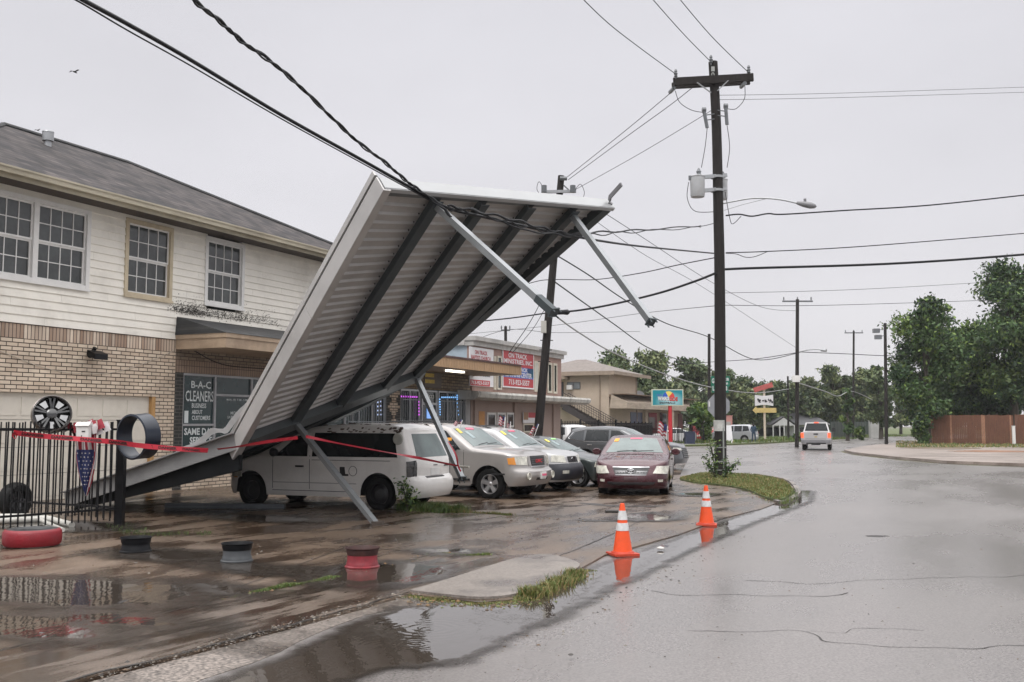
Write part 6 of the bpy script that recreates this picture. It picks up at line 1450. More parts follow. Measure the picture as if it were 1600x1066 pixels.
tape('danger_tape', 'red twisted tape rising from the canopy edge to the near ground post', [(340, 702, 17.6), (372, 698, 17.5), (420, 690, 17.2), (465, 684, 17.3)], .06, texts=False, twist=1.)
tape('danger_tape', 'red twisted tape from the near post past the white van to the far post', [(478, 682, 17.35), (530, 693, 17.8), (600, 706, 18.5), (650, 715, 19.1), (715, 728, 19.7)], .05, texts=False, twist=1.2, seed=3)
tape('danger_tape', 'thin red tape tail wrapped round the lower end of the far post', [(700, 690, 19.9), (712, 710, 19.8), (716, 728, 19.72), (720, 737, 19.7)], .035, texts=False, twist=1.3, seed=5)
m = MB(); m.tube([at(716, 729, 19.75), at(733, 730, 19.6)], .022, 8); tag(m.build('broken_stick', M('stick_pale', (.5, .48, .42), .6), at=at(716, 729, 19.75)), 'short pale stick tied with tape to the far canopy post', 'stick')

# ============================================================ UTILITY POLES
insul = M('insulator_grey', (.13, .14, .15), .35, .2); tank = M('transformer_grey', (.42, .43, .44), .4, .1, 2, dirt=.35, dirtcol=(.2, .15, .13), dscale=3)
def pole(name, label, px0, py0, px1, py1, Y, r0=.17, r1=.12, group='utility poles', Y1=None, bend=()):
    a = G(px0, py0) if Y is None else Vector(((px0 - 800) / F * Y, Y, 0)); Y = a.y
    if Y is not None: a = Vector((ray(px0, py0).x * Y, Y, 0))
    b = at(px1, py1, Y1 or Y); t = thing(name, label, 'utility pole', a, group); m = MB(); n = 8
    P_ = [a.lerp(b, i / n) for i in range(n + 1)] if not bend else smoothpts([a] + [at(x, y, Y) for x, y in bend] + [b], 4); n = len(P_) - 1; m.tube(P_, r0, 14, rr=[r0 + (r1 - r0) * (p.z - a.z) / (b.z - a.z) for p in P_]); m.build('pole_shaft', wood_pole, t, smooth=60); return t, a, b
mp_, a, b = pole('utility_pole', 'tall dark main utility pole with crossarm, transformers and street lamp', 1126, 748, 1114, 97, None, .2, .155, bend=[(1125.5, 650), (1124.5, 440), (1122.5, 335), (1119.5, 200)])
Ym = a.y; mainp = lambda px, py, dY=0.: at(px, py, Ym + dY)
m = MB(); ca, cb_ = mainp(1052, 128, -.15), mainp(1177, 121, -.25); m.beam(ca, cb_, .12, .26, (0, 1, 0)); m.beam(ca + Vector((.02, .42, 0)), cb_ + Vector((-.02, .42, 0)), .12, .2, (0, 1, 0)); m.build('crossarm', wood_pole, mp_)
m = MB()
for s0, s1 in (((1089, 129), (1111, 145)), ((1138, 126), (1121, 142))): m.beam(mainp(*s0, -.28), mainp(*s1, -.2), .05, .03, (0, 1, 0))
m.build('arm_brace', galv, mp_)
def insulator(m, p, h=.3, r=.07): m.lathe([(.02, 0), (.03, h * .2), (r, h * .3), (r * .6, h * .4), (r, h * .55), (r * .6, h * .65), (r * .8, h * .8), (0.03, h), (0, h)], 12, c=p)
m = MB()
for x, y in ((1056, 118), (1111, 96), (1170, 112)): insulator(m, mainp(x, y + 6, -.2), .35)
for x, y in ((1053, 138), (1164, 130)): m.tube([mainp(x, y, -.3), mainp(x - 6, y + 6, .3)], .07, 8)
m.build('insulators', insul, mp_)
m = MB()
for (x0, y0, x1, y1) in ((1100, 174, 1105, 200), (1134, 168, 1136, 195)):
    m.tube([mainp(x0, y0, -.3), mainp(x1, y1, -.3)], .06, 8); m.tube([mainp(x0 - 3, y0 - 2, -.3), mainp(x0 + 3, y0 - 2, -.3)], .09, 6)
    m.tube([mainp((x0 + x1) / 2, y0 + 6, -.3), mainp(1118, y0 + 4, -.1)], .02, 5); m.tube([mainp((x0 + x1) / 2, y0 + 14, -.3), mainp(1118, y0 + 12, -.1)], .02, 5)
m.build('fuse_cutout', insul, mp_)
m = MB()
for pts in (((1055, 142), (1062, 160), (1080, 172), (1099, 176)), ((1105, 200), (1102, 228), (1096, 262)), ((1136, 196), (1140, 230), (1136, 262)), ((1164, 135), (1163, 155), (1150, 170), (1136, 170)), ((1076, 285), (1074, 310), (1086, 330), (1118, 331)), ((1133, 300), (1140, 340), (1145, 350), (1158, 338)), ((1056, 128), (1052, 136), (1053, 140))):
    m.tube(smoothpts([mainp(x, y, -.35) for x, y in pts], 6), .012, 5)
m.build('jumper_wires', cable_m, mp_)
def can(px0, py0, px1, py1, r, dY, nm='transformer'):
    a, b = mainp(px0, py0, dY), mainp(px1, py1, dY); hgt = a.z - b.z; m = MB()
    m.lathe([(0, 0), (r * .92, 0), (r * .95, .04), (r * .97, .05), (r, hgt * .93), (r * 1.06, hgt * .94), (r * 1.06, hgt * .97), (r * .9, hgt), (0, hgt + .03)], 26, c=b); m.build(nm, tank, mp_, smooth=40)
    m = MB(); m.lathe([(.05, 0), (.09, .04), (.06, .09), (.09, .13), (.05, .2), (.02, .26), (0, .26)], 12, c=b + Vector((.05, 0, hgt + .01))); m.lathe([(.0, 0), (.05, 0), (.05, .15), (0, .15)], 10, c=b + Vector((-r * 1.05, -.05, hgt * .78))); m.build('bushing', insul, mp_)
can(1090, 275, 1090, 308, .245, -.35); can(1129, 280, 1128, 312, .2, .5)
m = MB()
for y in (277, 298): m.beam(mainp(1099, y, -.3), mainp(1135, y - 3, .1), .1, .12, (0, 1, 0)); m.lathe([(.2, -.04), (.22, -.04), (.22, .04), (.2, .04)], 16, c=mainp(1120.5, y, 0))
m.build('mounting_bracket', galv, mp_)
m = MB(); q = mainp(1124.6, 668, 0); m.lathe([(.203, -.02), (.206, -.02), (.206, .34), (.203, .34)], 20, c=q - Vector((0, 0, .1))); m.build('metal_band', M('band_pale', (.45, .45, .43), .5, .3, 6), mp_, smooth=60)
m = MB(); 
for y0, z0 in ((700, .04), (722, .04), (735, .03)): m.lathe([(.205, 0), (.215, 0), (.215, z0), (.205, z0)], 20, c=mainp(1126, y0, 0))
m.tube([mainp(1131, 745, -.18), mainp(1130, 668, -.18)], .03, 8); m.build('ground_conduit', M('conduit', (.25, .26, .25), .5, .2), mp_)
m = MB(); p0 = mainp(1119, 101, -.18); 
for i, ch in enumerate('100'):
    q = text(None, ch, insul, mainp(1111, 112 + i * 9, -.19), (1, 0, 0), (0, 0, 1), .12, .17, th=.0, bold=.02); m.add([v + Vector((0, -.03, 0)) for v in q.v], q.f)
m.build('pole_number', M('tag_pale', (.3, .31, .3), .6), mp_)
# street lamp on the main pole
t = thing('street_lamp', 'curved arm street lamp reaching right from the main utility pole', 'street lamp', mainp(1130, 318, 0))
arm = [mainp(1130, 318, 0), mainp(1150, 314, -.1), mainp(1175, 310, -.25), mainp(1200, 310, -.4), mainp(1225, 313, -.55), mainp(1247, 318, -.7)]
m = MB(); m.tube(smoothpts(arm, 5), .028, 8); m.tube([mainp(1131, 329, 0), mainp(1160, 320, -.15), mainp(1196, 311, -.38)], .01, 5); m.build('lamp_arm', galv, t, smooth=60)
m = MB(); e0, e1 = mainp(1245, 317, -.68), mainp(1276, 323, -.9); d = (e1 - e0).normalized(); m.tube([e0.lerp(e1, k) for k in (0, .12, .35, .7, .92, 1)], .1, 14, rr=[.05, .07, .1, .11, .07, .01]); m.tube([e0.lerp(e1, .42) + Vector((0, 0, .08)), e0.lerp(e1, .42) + Vector((0, 0, .19))], .045, 10); m.build('lamp_head', M('lamp_head_grey', (.2, .2, .21), .4, .1), t, smooth=60)
# leaning pole behind the parked cars
lp_, a, b = pole('utility_pole', 'leaning dark utility pole behind the silver cars, top above the canopy', 836, 735, 877, 275, 41.5, .20, .14)
Yl = 41.5; lp = lambda x, y, d=0.: at(x, y, Yl + d)
m = MB(); m.beam(lp(848, 300, -.2), lp(900, 299, -.1), .1, .12, (0, 1, 0)); m.build('crossarm', galv, lp_)
m = MB()
for x in (850, 895): m.tube([lp(x, 301, -.2), lp(x, 290, -.2)], .12, 10)
m.tube([lp(875, 279, -.2), lp(886, 279, -.2)], .09, 8); m.tube([lp(880, 289, -.1), lp(892, 300, 0)], .03, 5); m.build('insulators', insul, lp_)
m = MB(); m.box(lp(849.5, 511, -.25), (.22, .2, .5)); m.build('junction_box', M('box_beige', (.45, .44, .4), .5, .1), lp_)
m = MB()
for x0, y0 in ((848, 298), (899, 302)): m.tube(smoothpts([lp(x0, y0 - 6, -.2), lp(x0 + (-6 if x0 < 870 else 8), y0 - 14, -.2), lp(x0 + (-9 if x0 < 870 else 14), y0 - 2, -.2), lp(x0 + (-2 if x0 < 870 else 12), y0 + 8, -.2)], 6), .012, 5)
for y in (532, 547, 565): m.tube([lp(860 - (y - 500) * .12 - 12, y, 0), lp(860 - (y - 500) * .12 + 8, y, 0)], .02, 5)
m.build('jumper_wires', cable_m, lp_)
FAR = [('dark pole with a small crossarm directly above the pickup truck', 1245, 700, 1246, 468, 78, .16), ('thin distant pole with crossarm right of the pickup truck', 1333, 688, 1334, 517, 118, .14), ('dark pole at the tree edge beside the far kerb of the corner', 1385, 696, 1383, 505, 84, .15), ('plain dark pole just left of the main utility pole', 1108, 692, 1108, 522, 97, .17), ('short bare pole standing left of the pickup truck', 1232, 689, 1231, 588, 110, .12), ('pale grey concrete pole in the hedge gap', 1373, 682, 1373, 604, 150, .16), ('tiny distant pole seen above the banner hall roof', 790, 700, 790, 510, 75, .14)]
fpoles = []
for lb, x0, y0, x1, y1, Y, r_ in FAR: 
    t, a, b = pole('utility_pole', lb, x0, y0, x1, y1, Y, r_, r_ * .8); fpoles.append((t, a, b))
for i, (hw, dz) in ((0, (1.2, .15)), (1, (1.1, .25)), (6, (.35, .3))):
    t, a, b = fpoles[i]; m = MB(); m.beam(b + Vector((-hw, 0, -dz)), b + Vector((hw, 0, -dz)), .1, .12, (0, 1, 0)); 
    for s in (-1, 0, 1): insulator(m, b + Vector((s * hw * .9, 0, -dz + .05)), .3, .07)
    m.build('crossarm', insul, t)
t, a, b = fpoles[0]; m = MB(); m.tube(smoothpts([at(1248, 551, 78), at(1262, 547, 77.5), at(1278, 546, 77), at(1286, 547, 76.8)], 4), .05, 6); m.tube([at(1283, 547, 76.8), at(1291, 548, 76.5)], .12, 8); m.build('lamp_arm', galv, t)
m = MB(); m.lathe([(0, 0), (.3, 0), (.3, .5), (0, .5)], 12, c=at(1244, 597, 77.6)); m.build('transformer', trimwhite, t)
t, a, b = fpoles[2]; m = MB()
for x, y in ((1372, 527), (1369, 517)): m.box(at(x, y, 83.5), (.5, .4, .35)); m.beam(at(x, y, 83.6), at(1383, y - 3, 84), .06, .06, (0, 1, 0))
m.build('floodlight', insul, t)
# ============================================================ OVERHEAD CABLES
def wire(label, pts, r, n=8, wob=0., name='overhead_cable', grp='overhead wires', mt=None):
    P = smoothpts([at(*p) for p in pts], n)
    if wob: P = [p + Vector((0, 0, wob * math.sin(i * .9) )) for i, p in enumerate(P)]
    m = MB(); m.tube(P, r, 6); o = m.build(name, mt or cable_m, at=P[0], smooth=80); return tag(o, label, 'cable', grp)
# heavy pair from upper left over the canopy edge and down to the main pole
wire('thick black cable from the upper left corner lying across the canopy edge', [(90, -25, 8), (130, 0, 8.5), (200, 38, 9.2), (300, 95, 10.2), (440, 180, 11.8), (560, 247, 13), (640, 292, 13.7), (700, 325, 14.0), (760, 340, 14.7), (850, 360, 16.0), (935, 376, 18), (1010, 386, 23), (1115, 396, Ym - .2)], .022)
wire('thin cable running just below the thick cable from the upper left', [(85, -12, 8), (118, 0, 8.4), (200, 48, 9.2), (300, 104, 10.2), (440, 186, 11.8), (560, 252, 13), (640, 296, 13.7), (698, 328, 13.9)], .008)
P0 = [(285, -20, 8), (303, 0, 8.2), (345, 34, 8.8), (378, 64, 9.2), (425, 97, 9.8), (470, 136, 10.6), (520, 185, 11.5), (560, 222, 12.1), (600, 252, 12.8), (630, 278, 13.3), (655, 297, 13.7), (685, 318, 13.9), (704, 338, 13.9)]
wire('upper twisted black service cable dropping to the canopy top edge', P0, .017, wob=.012)
P1 = [(x + 2, y + 3, d) for x, y, d in P0]; wire('second strand twisted round the upper service cable', P1, .010, wob=-.02)
wire('twisted cable bundle crossing under the canopy towards the main pole', [(700, 322, 14.0), (742, 330, 14.3), (800, 343, 15), (850, 357, 15.9), (890, 365, 16.8), (935, 363, 19), (1010, 359, 24), (1095, 353, 32)], .018, 10, .02)
wire('second strand of the twisted bundle under the canopy', [(700, 326, 14.0), (742, 333, 14.3), (800, 349, 15), (850, 361, 15.9), (900, 369, 17), (940, 366, 19), (1010, 361, 24), (1095, 355, 32)], .012, 10, -.03)
wire('slack strand of the bundle drooping below it under the canopy', [(735, 325, 14.3), (775, 343, 14.7), (830, 362, 15.4), (870, 366, 16.2), (900, 374, 17)], .014, 8, .01)
wire('thin tie from the frayed bundle end to the main pole', [(1088, 354, 31), (1100, 353, 32.4), (1116, 349, Ym - .2)], .012)
wire('wavy black cable going right from below the street lamp', [(1134, 337, Ym), (1155, 335, Ym), (1175, 338, Ym), (1200, 334, Ym), (1225, 335, Ym + .2), (1320, 329, Ym + 1), (1450, 321, Ym + 2), (1610, 304, Ym + 3)], .026, 8)
wire('thin upper cable leaving the pole to the right at mid height', [(1134, 395, Ym), (1200, 393, Ym), (1350, 385, Ym + 1), (1610, 364, Ym + 3)], .018)
wire('slack loop of cable right of the pole at mid height', [(1134, 396, Ym - .1), (1150, 397, Ym), (1165, 402, Ym), (1180, 401, Ym), (1200, 393, Ym)], .012)
wire('thickest black cable leaving the pole to the right', [(1133, 421, Ym - .1), (1180, 419, Ym), (1350, 414, Ym + 1), (1480, 407, Ym + 2), (1610, 397, Ym + 3)], .045)
wire('thick cable from the leaning pole rising right to the main pole', [(868, 488, Yl - .3), (905, 485, 40.5), (960, 475, 39), (1030, 458, 36.5), (1085, 440, 34.6), (1118, 427, Ym - .2)], .042)
m = MB(); pa, pb = lp(868, 488, -.3), at(890, 488, 40.8); m.tube([pa.lerp(pb, k) for k in (0, .15, .5, .85, 1)], .1, 10, rr=[.05, .11, .1, .12, .04]); tag(m.build('cable_splice', cable_m, at=pa, smooth=50), 'lumpy black cable splice beside the leaning pole at the dangling post end', 'cable splice', 'overhead wires')
wire('cable from the canopy edge up to the leaning pole at box height', [(740, 503, 44), (800, 497, 43), (862, 488, Yl - .2)], .03)
wire('cable from the leaning pole passing right to the main pole below mid height', [(750, 470, 43), (830, 442, 42), (868, 437, Yl - .2), (930, 437, 40), (1000, 427, 37), (1060, 414, 35), (1116, 403, Ym)], .018)
wire('upper of the two thin lines leaving the pole top to the right', [(1120, 149, Ym), (1300, 146, Ym + 3), (1610, 136, Ym + 8)], .008)
wire('lower of the two thin lines leaving the pole top to the right', [(1120, 156, Ym), (1300, 153, Ym + 3), (1610, 144, Ym + 8)], .008)
wire('thin line from the left crossarm end to the top of the frame', [(1056, 116, Ym - .2), (1000, 75, 30), (950, 36, 27), (900, -12, 24.5)], .013)
wire('thin line from the pole top to the top of the frame', [(1110, 96, Ym - .2), (1065, 50, 30.5), (1005, -18, 27.5)], .013)
wire('thin line from the right crossarm end to the top of the frame', [(1168, 112, Ym - .2), (1110, 55, 30.5), (1045, -22, 27.5)], .013)
wire('thin line from the left crossarm end down left to the leaning pole top', [(1053, 141, Ym + .2), (980, 202, 36), (886, 277, Yl - .2)], .012)
wire('thin line from the crossarm middle down left to the leaning pole top', [(1082, 137, Ym + .2), (1045, 166, 34.5), (980, 213, 37), (888, 281, Yl - .2)], .012)
wire('thin line from the fuse height down left to the leaning pole crossarm', [(1118, 168, Ym), (1095, 183, 34), (1000, 240, 37.5), (898, 297, Yl - .2)], .010)
wire('cable falling right from behind the canopy towards the far pole', [(868, 398, Yl), (920, 430, 46), (975, 468, 52), (1040, 505, 60), (1108, 527, 70), (1180, 562, 76), (1246, 552, 78)], .03, mt=cable_m)
wire('cable falling right across the sky from the leaning pole middle', [(866, 440, Yl), (905, 468, 46), (960, 507, 54), (1010, 542, 62), (1060, 562, 72), (1108, 574, 92)], .03)
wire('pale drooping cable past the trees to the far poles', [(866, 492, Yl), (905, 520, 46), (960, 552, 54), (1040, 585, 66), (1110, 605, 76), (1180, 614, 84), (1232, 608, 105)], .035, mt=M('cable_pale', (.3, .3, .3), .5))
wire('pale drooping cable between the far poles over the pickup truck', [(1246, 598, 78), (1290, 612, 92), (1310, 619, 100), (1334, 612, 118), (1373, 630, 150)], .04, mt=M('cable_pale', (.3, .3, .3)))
wire('distant thin line from the far pole right to the tree', [(1246, 550, 78), (1320, 553, 81), (1385, 556, 84), (1460, 556, 90)], .03)
wire('distant thin line from the far pole left behind the main pole', [(1246, 551, 78), (1180, 561, 82), (1108, 566, 97), (1040, 572, 100)], .03)
wire('faint thin line low across the right sky', [(1130, 477, Ym + 4), (1300, 477, Ym + 8), (1610, 467, Ym + 16)], .012)
wire('faint thin line above it across the right sky', [(1130, 458, Ym + 6), (1350, 452, Ym + 10), (1610, 437, Ym + 18)], .010)
wire('faint line falling right from the canopy corner', [(940, 330, 42), (1010, 375, 50), (1110, 440, 62), (1190, 480, 72), (1246, 486, 78)], .015)
wire('second faint line falling right from the canopy corner', [(930, 345, 44), (1010, 400, 50), (1100, 450, 60), (1246, 545, 78)], .012)
wire('faint horizontal line left of the main pole', [(700, 525, 60), (870, 508, 55), (1000, 490, 48), (1118, 478, Ym)], .012)
wire('guy wire rising from the banner hall roof to the leaning pole', [(795, 552, 43), (826, 507, 42.5), (846, 470, 42)], .015)
wire('second guy wire rising beside it to the leaning pole', [(800, 552, 43), (832, 515, 42.5), (850, 485, 42)], .012)
wire('distant line across the far pole tops behind the hall', [(700, 550, 72), (790, 516, 75), (870, 520, 80), (1000, 518, 90)], .018)

# ============================================================ TREES
def leafmat(nm, col, v=.35): return M(nm, col, .55, v, .6, spec=.3)
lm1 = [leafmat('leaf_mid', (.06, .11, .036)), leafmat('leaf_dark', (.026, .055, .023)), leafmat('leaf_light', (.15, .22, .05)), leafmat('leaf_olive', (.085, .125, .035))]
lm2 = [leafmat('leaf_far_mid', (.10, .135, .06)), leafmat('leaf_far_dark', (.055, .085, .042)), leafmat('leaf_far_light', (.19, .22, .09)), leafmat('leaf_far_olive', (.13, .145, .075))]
def crown(name, clumps, mats, n, size, parent, probs=(.42, .3, .16, .12), holes=.0, stuff=False):
    # clumps: (centre, rx, ry, rz); leaves spread through each clump's volume, thickest near its skin
    vol = np.array([c[1] * c[2] * c[3] for c in clumps]) ** .67; cnt = (n * vol / vol.sum()).astype(int); V = []; MI = []
    for (c, rx, ry, rz), k in zip(clumps, cnt):
        d = rng.normal(size=(k, 3)); d /= np.linalg.norm(d, axis=1)[:, None]; rad = rng.random(k) ** .42 * (1 + .12 * rng.normal(size=k))
        lump = 1 + .28 * np.sin(d[:, 0] * 5 + c[0]) * np.sin(d[:, 2] * 6 + c[2]) + .2 * np.sin(d[:, 1] * 9 + c[1])
        P = np.array(c)[None, :] + d * (rad * lump)[:, None] * np.array([rx, ry, rz])[None, :]
        a = rng.normal(size=(k, 3)); a /= np.linalg.norm(a, axis=1)[:, None]; b = np.cross(a, rng.normal(size=(k, 3))); b /= np.linalg.norm(b, axis=1)[:, None]
        s = size * (.55 + .9 * rng.random(k))[:, None]
        V.append(np.stack([P - a * s, P - b * s * .5, P + a * s, P + b * s * .5], 1))
        base = rng.choice(4, p=probs); mi = rng.choice(4, size=k, p=probs); same = rng.random(k) < .5; mi[same] = base
        MI.append(mi)
    V = np.concatenate(V); MI = np.concatenate(MI); N_ = len(V); me = bpy.data.meshes.new(name); me.vertices.add(N_ * 4)
    org = np.array(rootloc(parent)) if parent is not None else np.zeros(3)
    me.vertices.foreach_set('co', (V.reshape(-1, 3) - org).ravel()); me.loops.add(N_ * 4); me.loops.foreach_set('vertex_index', np.arange(N_ * 4, dtype=np.int32)); me.polygons.add(N_)
    me.polygons.foreach_set('loop_start', np.arange(0, N_ * 4, 4, dtype=np.int32)); me.polygons.foreach_set('material_index', MI.astype(np.int32))
    for m_ in mats: me.materials.append(m_)
    me.update(calc_edges=True); o = bpy.data.objects.new(name, me); COL.objects.link(o)
    if parent is not None: o.parent = parent
    return o
bark = M('bark', (.055, .045, .035), .85, .3, 3, .5, stretch=(3, 3, .5))
def tree(label, px, Y, ptop, pbase, wpx, n, size, mats=lm2, group='trees', base_z=0., low=.25, seed=0, narrow=.0, name='tree', probs=(.42, .3, .16, .12), nclump=14):
    r_ = random.Random(seed * 31 + px); x = (px - 800) / F * Y; ztop = at(px, ptop, Y).z; zlow = base_z + (ztop - base_z) * low; W_ = wpx / F * Y / 2
    t = thing(name, label, 'tree', (x, Y, base_z), group); m = MB(); tr = .12 + ztop * .018
    m.tube([(x, Y, base_z), (x + .1, Y, base_z + (ztop - base_z) * .3), (x - .1, Y, base_z + (ztop - base_z) * .65), (x, Y, base_z + (ztop - base_z) * .9)], tr, 9, rr=[tr, tr * .75, tr * .45, tr * .1])
    cl = []
    for i in range(nclump):
        f = (i + .5) / nclump; z = zlow + (ztop - zlow) * (.08 + .84 * f); prof = (math.sin(math.pi * (.12 + .80 * f)) ** .75) if not narrow else (1 - f) ** .6 * .9 + .1
        a = r_.uniform(0, 6.28); rad = W_ * prof * r_.uniform(.35, .72); c = (x + math.cos(a) * rad, Y + math.sin(a) * rad * .8, z); s = W_ * r_.uniform(.28, .48) * (.6 + .5 * prof)
        cl.append((c, s * r_.uniform(.9, 1.3), s, s * r_.uniform(.6, .95)))
        m.tube([(x, Y, base_z + (z - base_z) * .75), ((x + c[0]) / 2, (Y + c[1]) / 2, z - s * .3), c], tr * .2, 5, rr=[tr * .3, tr * .18, tr * .06])
    for _ in range(nclump):     # small sprays that break the outline
        c0 = r_.choice(cl[:]); a = r_.uniform(0, 6.28); e_ = r_.uniform(-.2, 1.2); k = r_.uniform(.8, 1.15)
        cl.append(((c0[0][0] + math.cos(a) * c0[1] * k, c0[0][1] + math.sin(a) * c0[2] * k * .7, min(ztop, c0[0][2] + math.sin(e_) * c0[3] * k * 1.1)), c0[1] * .34, c0[2] * .34, c0[3] * .32))
    m.build('trunk', bark, t, smooth=60); crown('crown', cl, mats, n, size, t, probs); return t
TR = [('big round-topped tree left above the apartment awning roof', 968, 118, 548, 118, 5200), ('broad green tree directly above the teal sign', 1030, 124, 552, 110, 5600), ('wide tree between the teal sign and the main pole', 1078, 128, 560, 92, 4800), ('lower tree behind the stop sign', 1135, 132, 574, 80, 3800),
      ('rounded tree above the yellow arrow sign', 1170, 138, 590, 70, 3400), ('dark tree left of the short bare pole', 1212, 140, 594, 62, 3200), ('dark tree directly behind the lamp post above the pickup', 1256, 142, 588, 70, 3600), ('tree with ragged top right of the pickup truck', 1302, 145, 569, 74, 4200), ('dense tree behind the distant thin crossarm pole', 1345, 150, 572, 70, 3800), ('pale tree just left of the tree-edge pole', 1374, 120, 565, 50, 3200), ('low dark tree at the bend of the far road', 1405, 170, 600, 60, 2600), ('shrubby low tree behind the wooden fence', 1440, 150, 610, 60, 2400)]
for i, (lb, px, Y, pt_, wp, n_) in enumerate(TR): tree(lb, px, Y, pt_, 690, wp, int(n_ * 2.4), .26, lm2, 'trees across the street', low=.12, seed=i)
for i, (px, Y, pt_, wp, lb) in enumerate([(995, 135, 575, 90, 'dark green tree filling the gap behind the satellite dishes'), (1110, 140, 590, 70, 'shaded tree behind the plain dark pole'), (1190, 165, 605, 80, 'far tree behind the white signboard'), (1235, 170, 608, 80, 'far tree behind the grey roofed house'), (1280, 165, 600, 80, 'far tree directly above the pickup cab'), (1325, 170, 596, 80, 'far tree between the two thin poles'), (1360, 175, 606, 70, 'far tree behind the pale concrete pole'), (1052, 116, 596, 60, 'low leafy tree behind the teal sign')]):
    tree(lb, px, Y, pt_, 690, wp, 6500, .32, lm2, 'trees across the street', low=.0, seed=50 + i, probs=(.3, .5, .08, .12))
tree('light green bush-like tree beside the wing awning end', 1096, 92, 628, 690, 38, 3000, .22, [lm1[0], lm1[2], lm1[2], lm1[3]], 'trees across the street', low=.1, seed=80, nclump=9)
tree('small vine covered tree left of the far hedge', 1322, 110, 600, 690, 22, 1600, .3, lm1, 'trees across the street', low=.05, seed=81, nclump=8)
# the large trees on the right
tree('large leafy corner tree with thin open top beside the wooden fence', 1448, 86, 458, 690, 132, 21000, .17, lm1, 'large corner trees', .13, .12, 5, nclump=26)
tree('second corner tree merging right of the first above the fence', 1515, 92, 500, 690, 120, 17000, .18, lm1, 'large corner trees', .13, .16, 8, nclump=20, probs=(.35, .45, .08, .12))
tree('tall pointed tree at the right edge of the picture', 1582, 88, 402, 690, 150, 26000, .18, lm1, 'large corner trees', .13, .2, 12, nclump=28, probs=(.4, .3, .16, .14))
tree('dark tree half out of the picture at the far right', 1650, 95, 430, 690, 130, 9000, .24, lm1, 'large corner trees', .13, .1, 14, nclump=16, probs=(.3, .5, .08, .12))
tree('dense dark evergreen filling the gap above the fence middle', 1545, 102, 560, 690, 120, 9000, .25, lm1, 'large corner trees', .13, .05, 15, nclump=14, probs=(.25, .6, .05, .1))
tree('dark low tree just behind the wooden fence left part', 1475, 92, 590, 690, 90, 8000, .2, lm1, 'large corner trees', .13, .15, 21, nclump=14, probs=(.3, .5, .1, .1))
tree('dark low tree just behind the white post in the fence', 1580, 92, 580, 690, 110, 9000, .2, lm1, 'large corner trees', .13, .12, 22, nclump=14, probs=(.3, .5, .1, .1))
def bush(label, px, Y, wpx, hpx, n, size, mats=lm1, base_z=.1, name='bush', cat='bush', py=None):
    b = Vector((((px - 800) / F) * Y, Y, base_z)); W_ = wpx / F * Y / 2; H_ = hpx / F * Y; t = thing(name, label, cat, b, 'bushes'); cl = []
    for i in range(6): a = i * 1.1; cl.append(((b.x + math.cos(a) * W_ * .45, b.y + math.sin(a) * W_ * .4, base_z + H_ * (.25 + .12 * i)), W_ * .6, W_ * .5, H_ * .28))
    m = MB(); [m.tube([b, c[0]], .03, 5) for c in cl]; m.build('stems', bark, t); crown('foliage', cl, mats, n, size, t)
bush('ivy covered bush at the left end of the wooden fence', 1436, 84, 26, 44, 2600, .14, base_z=.13)
bush('small weedy shrub growing before the thin far pole', 1340, 112, 16, 18, 500, .2)
bush('low shrub by the far white signboard pole', 1248, 105, 26, 12, 600, .15)
bush('dark hedge clump behind the railing at the far pavement', 1168, 116, 30, 20, 900, .2)
# saplings at the main pole
def sapling(label, basepx, stems, seed):
    r_ = random.Random(seed); b = G(*basepx, .07); t = thing('sapling', label, 'shrub', b, 'saplings at the pole'); m = MB(); V = MB()
    for (px, py) in stems:
        e_ = at(px, py, b.y - .1); mid = b.lerp(e_, .5) + Vector((0, 0, .12)); P = smoothpts([b, mid, e_], 8); m.tube(P, .012, 5)
        for p in P[3:]:
            for _ in range(6):
                c = p + Vector((r_.gauss(0, .07), r_.gauss(0, .07), r_.gauss(0, .06))); a = Vector((r_.gauss(0, 1), r_.gauss(0, 1), r_.gauss(0, .6))).normalized(); q = a.cross(Vector((r_.gauss(0, 1), r_.gauss(0, 1), r_.gauss(0, 1)))).normalized(); s = r_.uniform(.03, .06)
                V.add([c - a * s, c - q * s * .45, c + a * s, c + q * s * .45], [(0, 1, 2, 3)], r_.randrange(3))
    m.build('stems', bark, t); V.build('leaves', [lm1[0], lm1[2], lm1[1]], t)
sapling('leafy sapling sprouting left of the main pole foot', (1118, 748), [(1108, 686), (1100, 714), (1112, 700), (1104, 728), (1119, 690)], 3)
sapling('low leafy sprig leaning right of the main pole foot', (1130, 748), [(1156, 722), (1148, 728), (1144, 736), (1134, 716)], 4)
sapling('slender weed sprouting behind the white van rear wheel', (636, 797), [(626, 752), (636, 764), (645, 780)], 5)

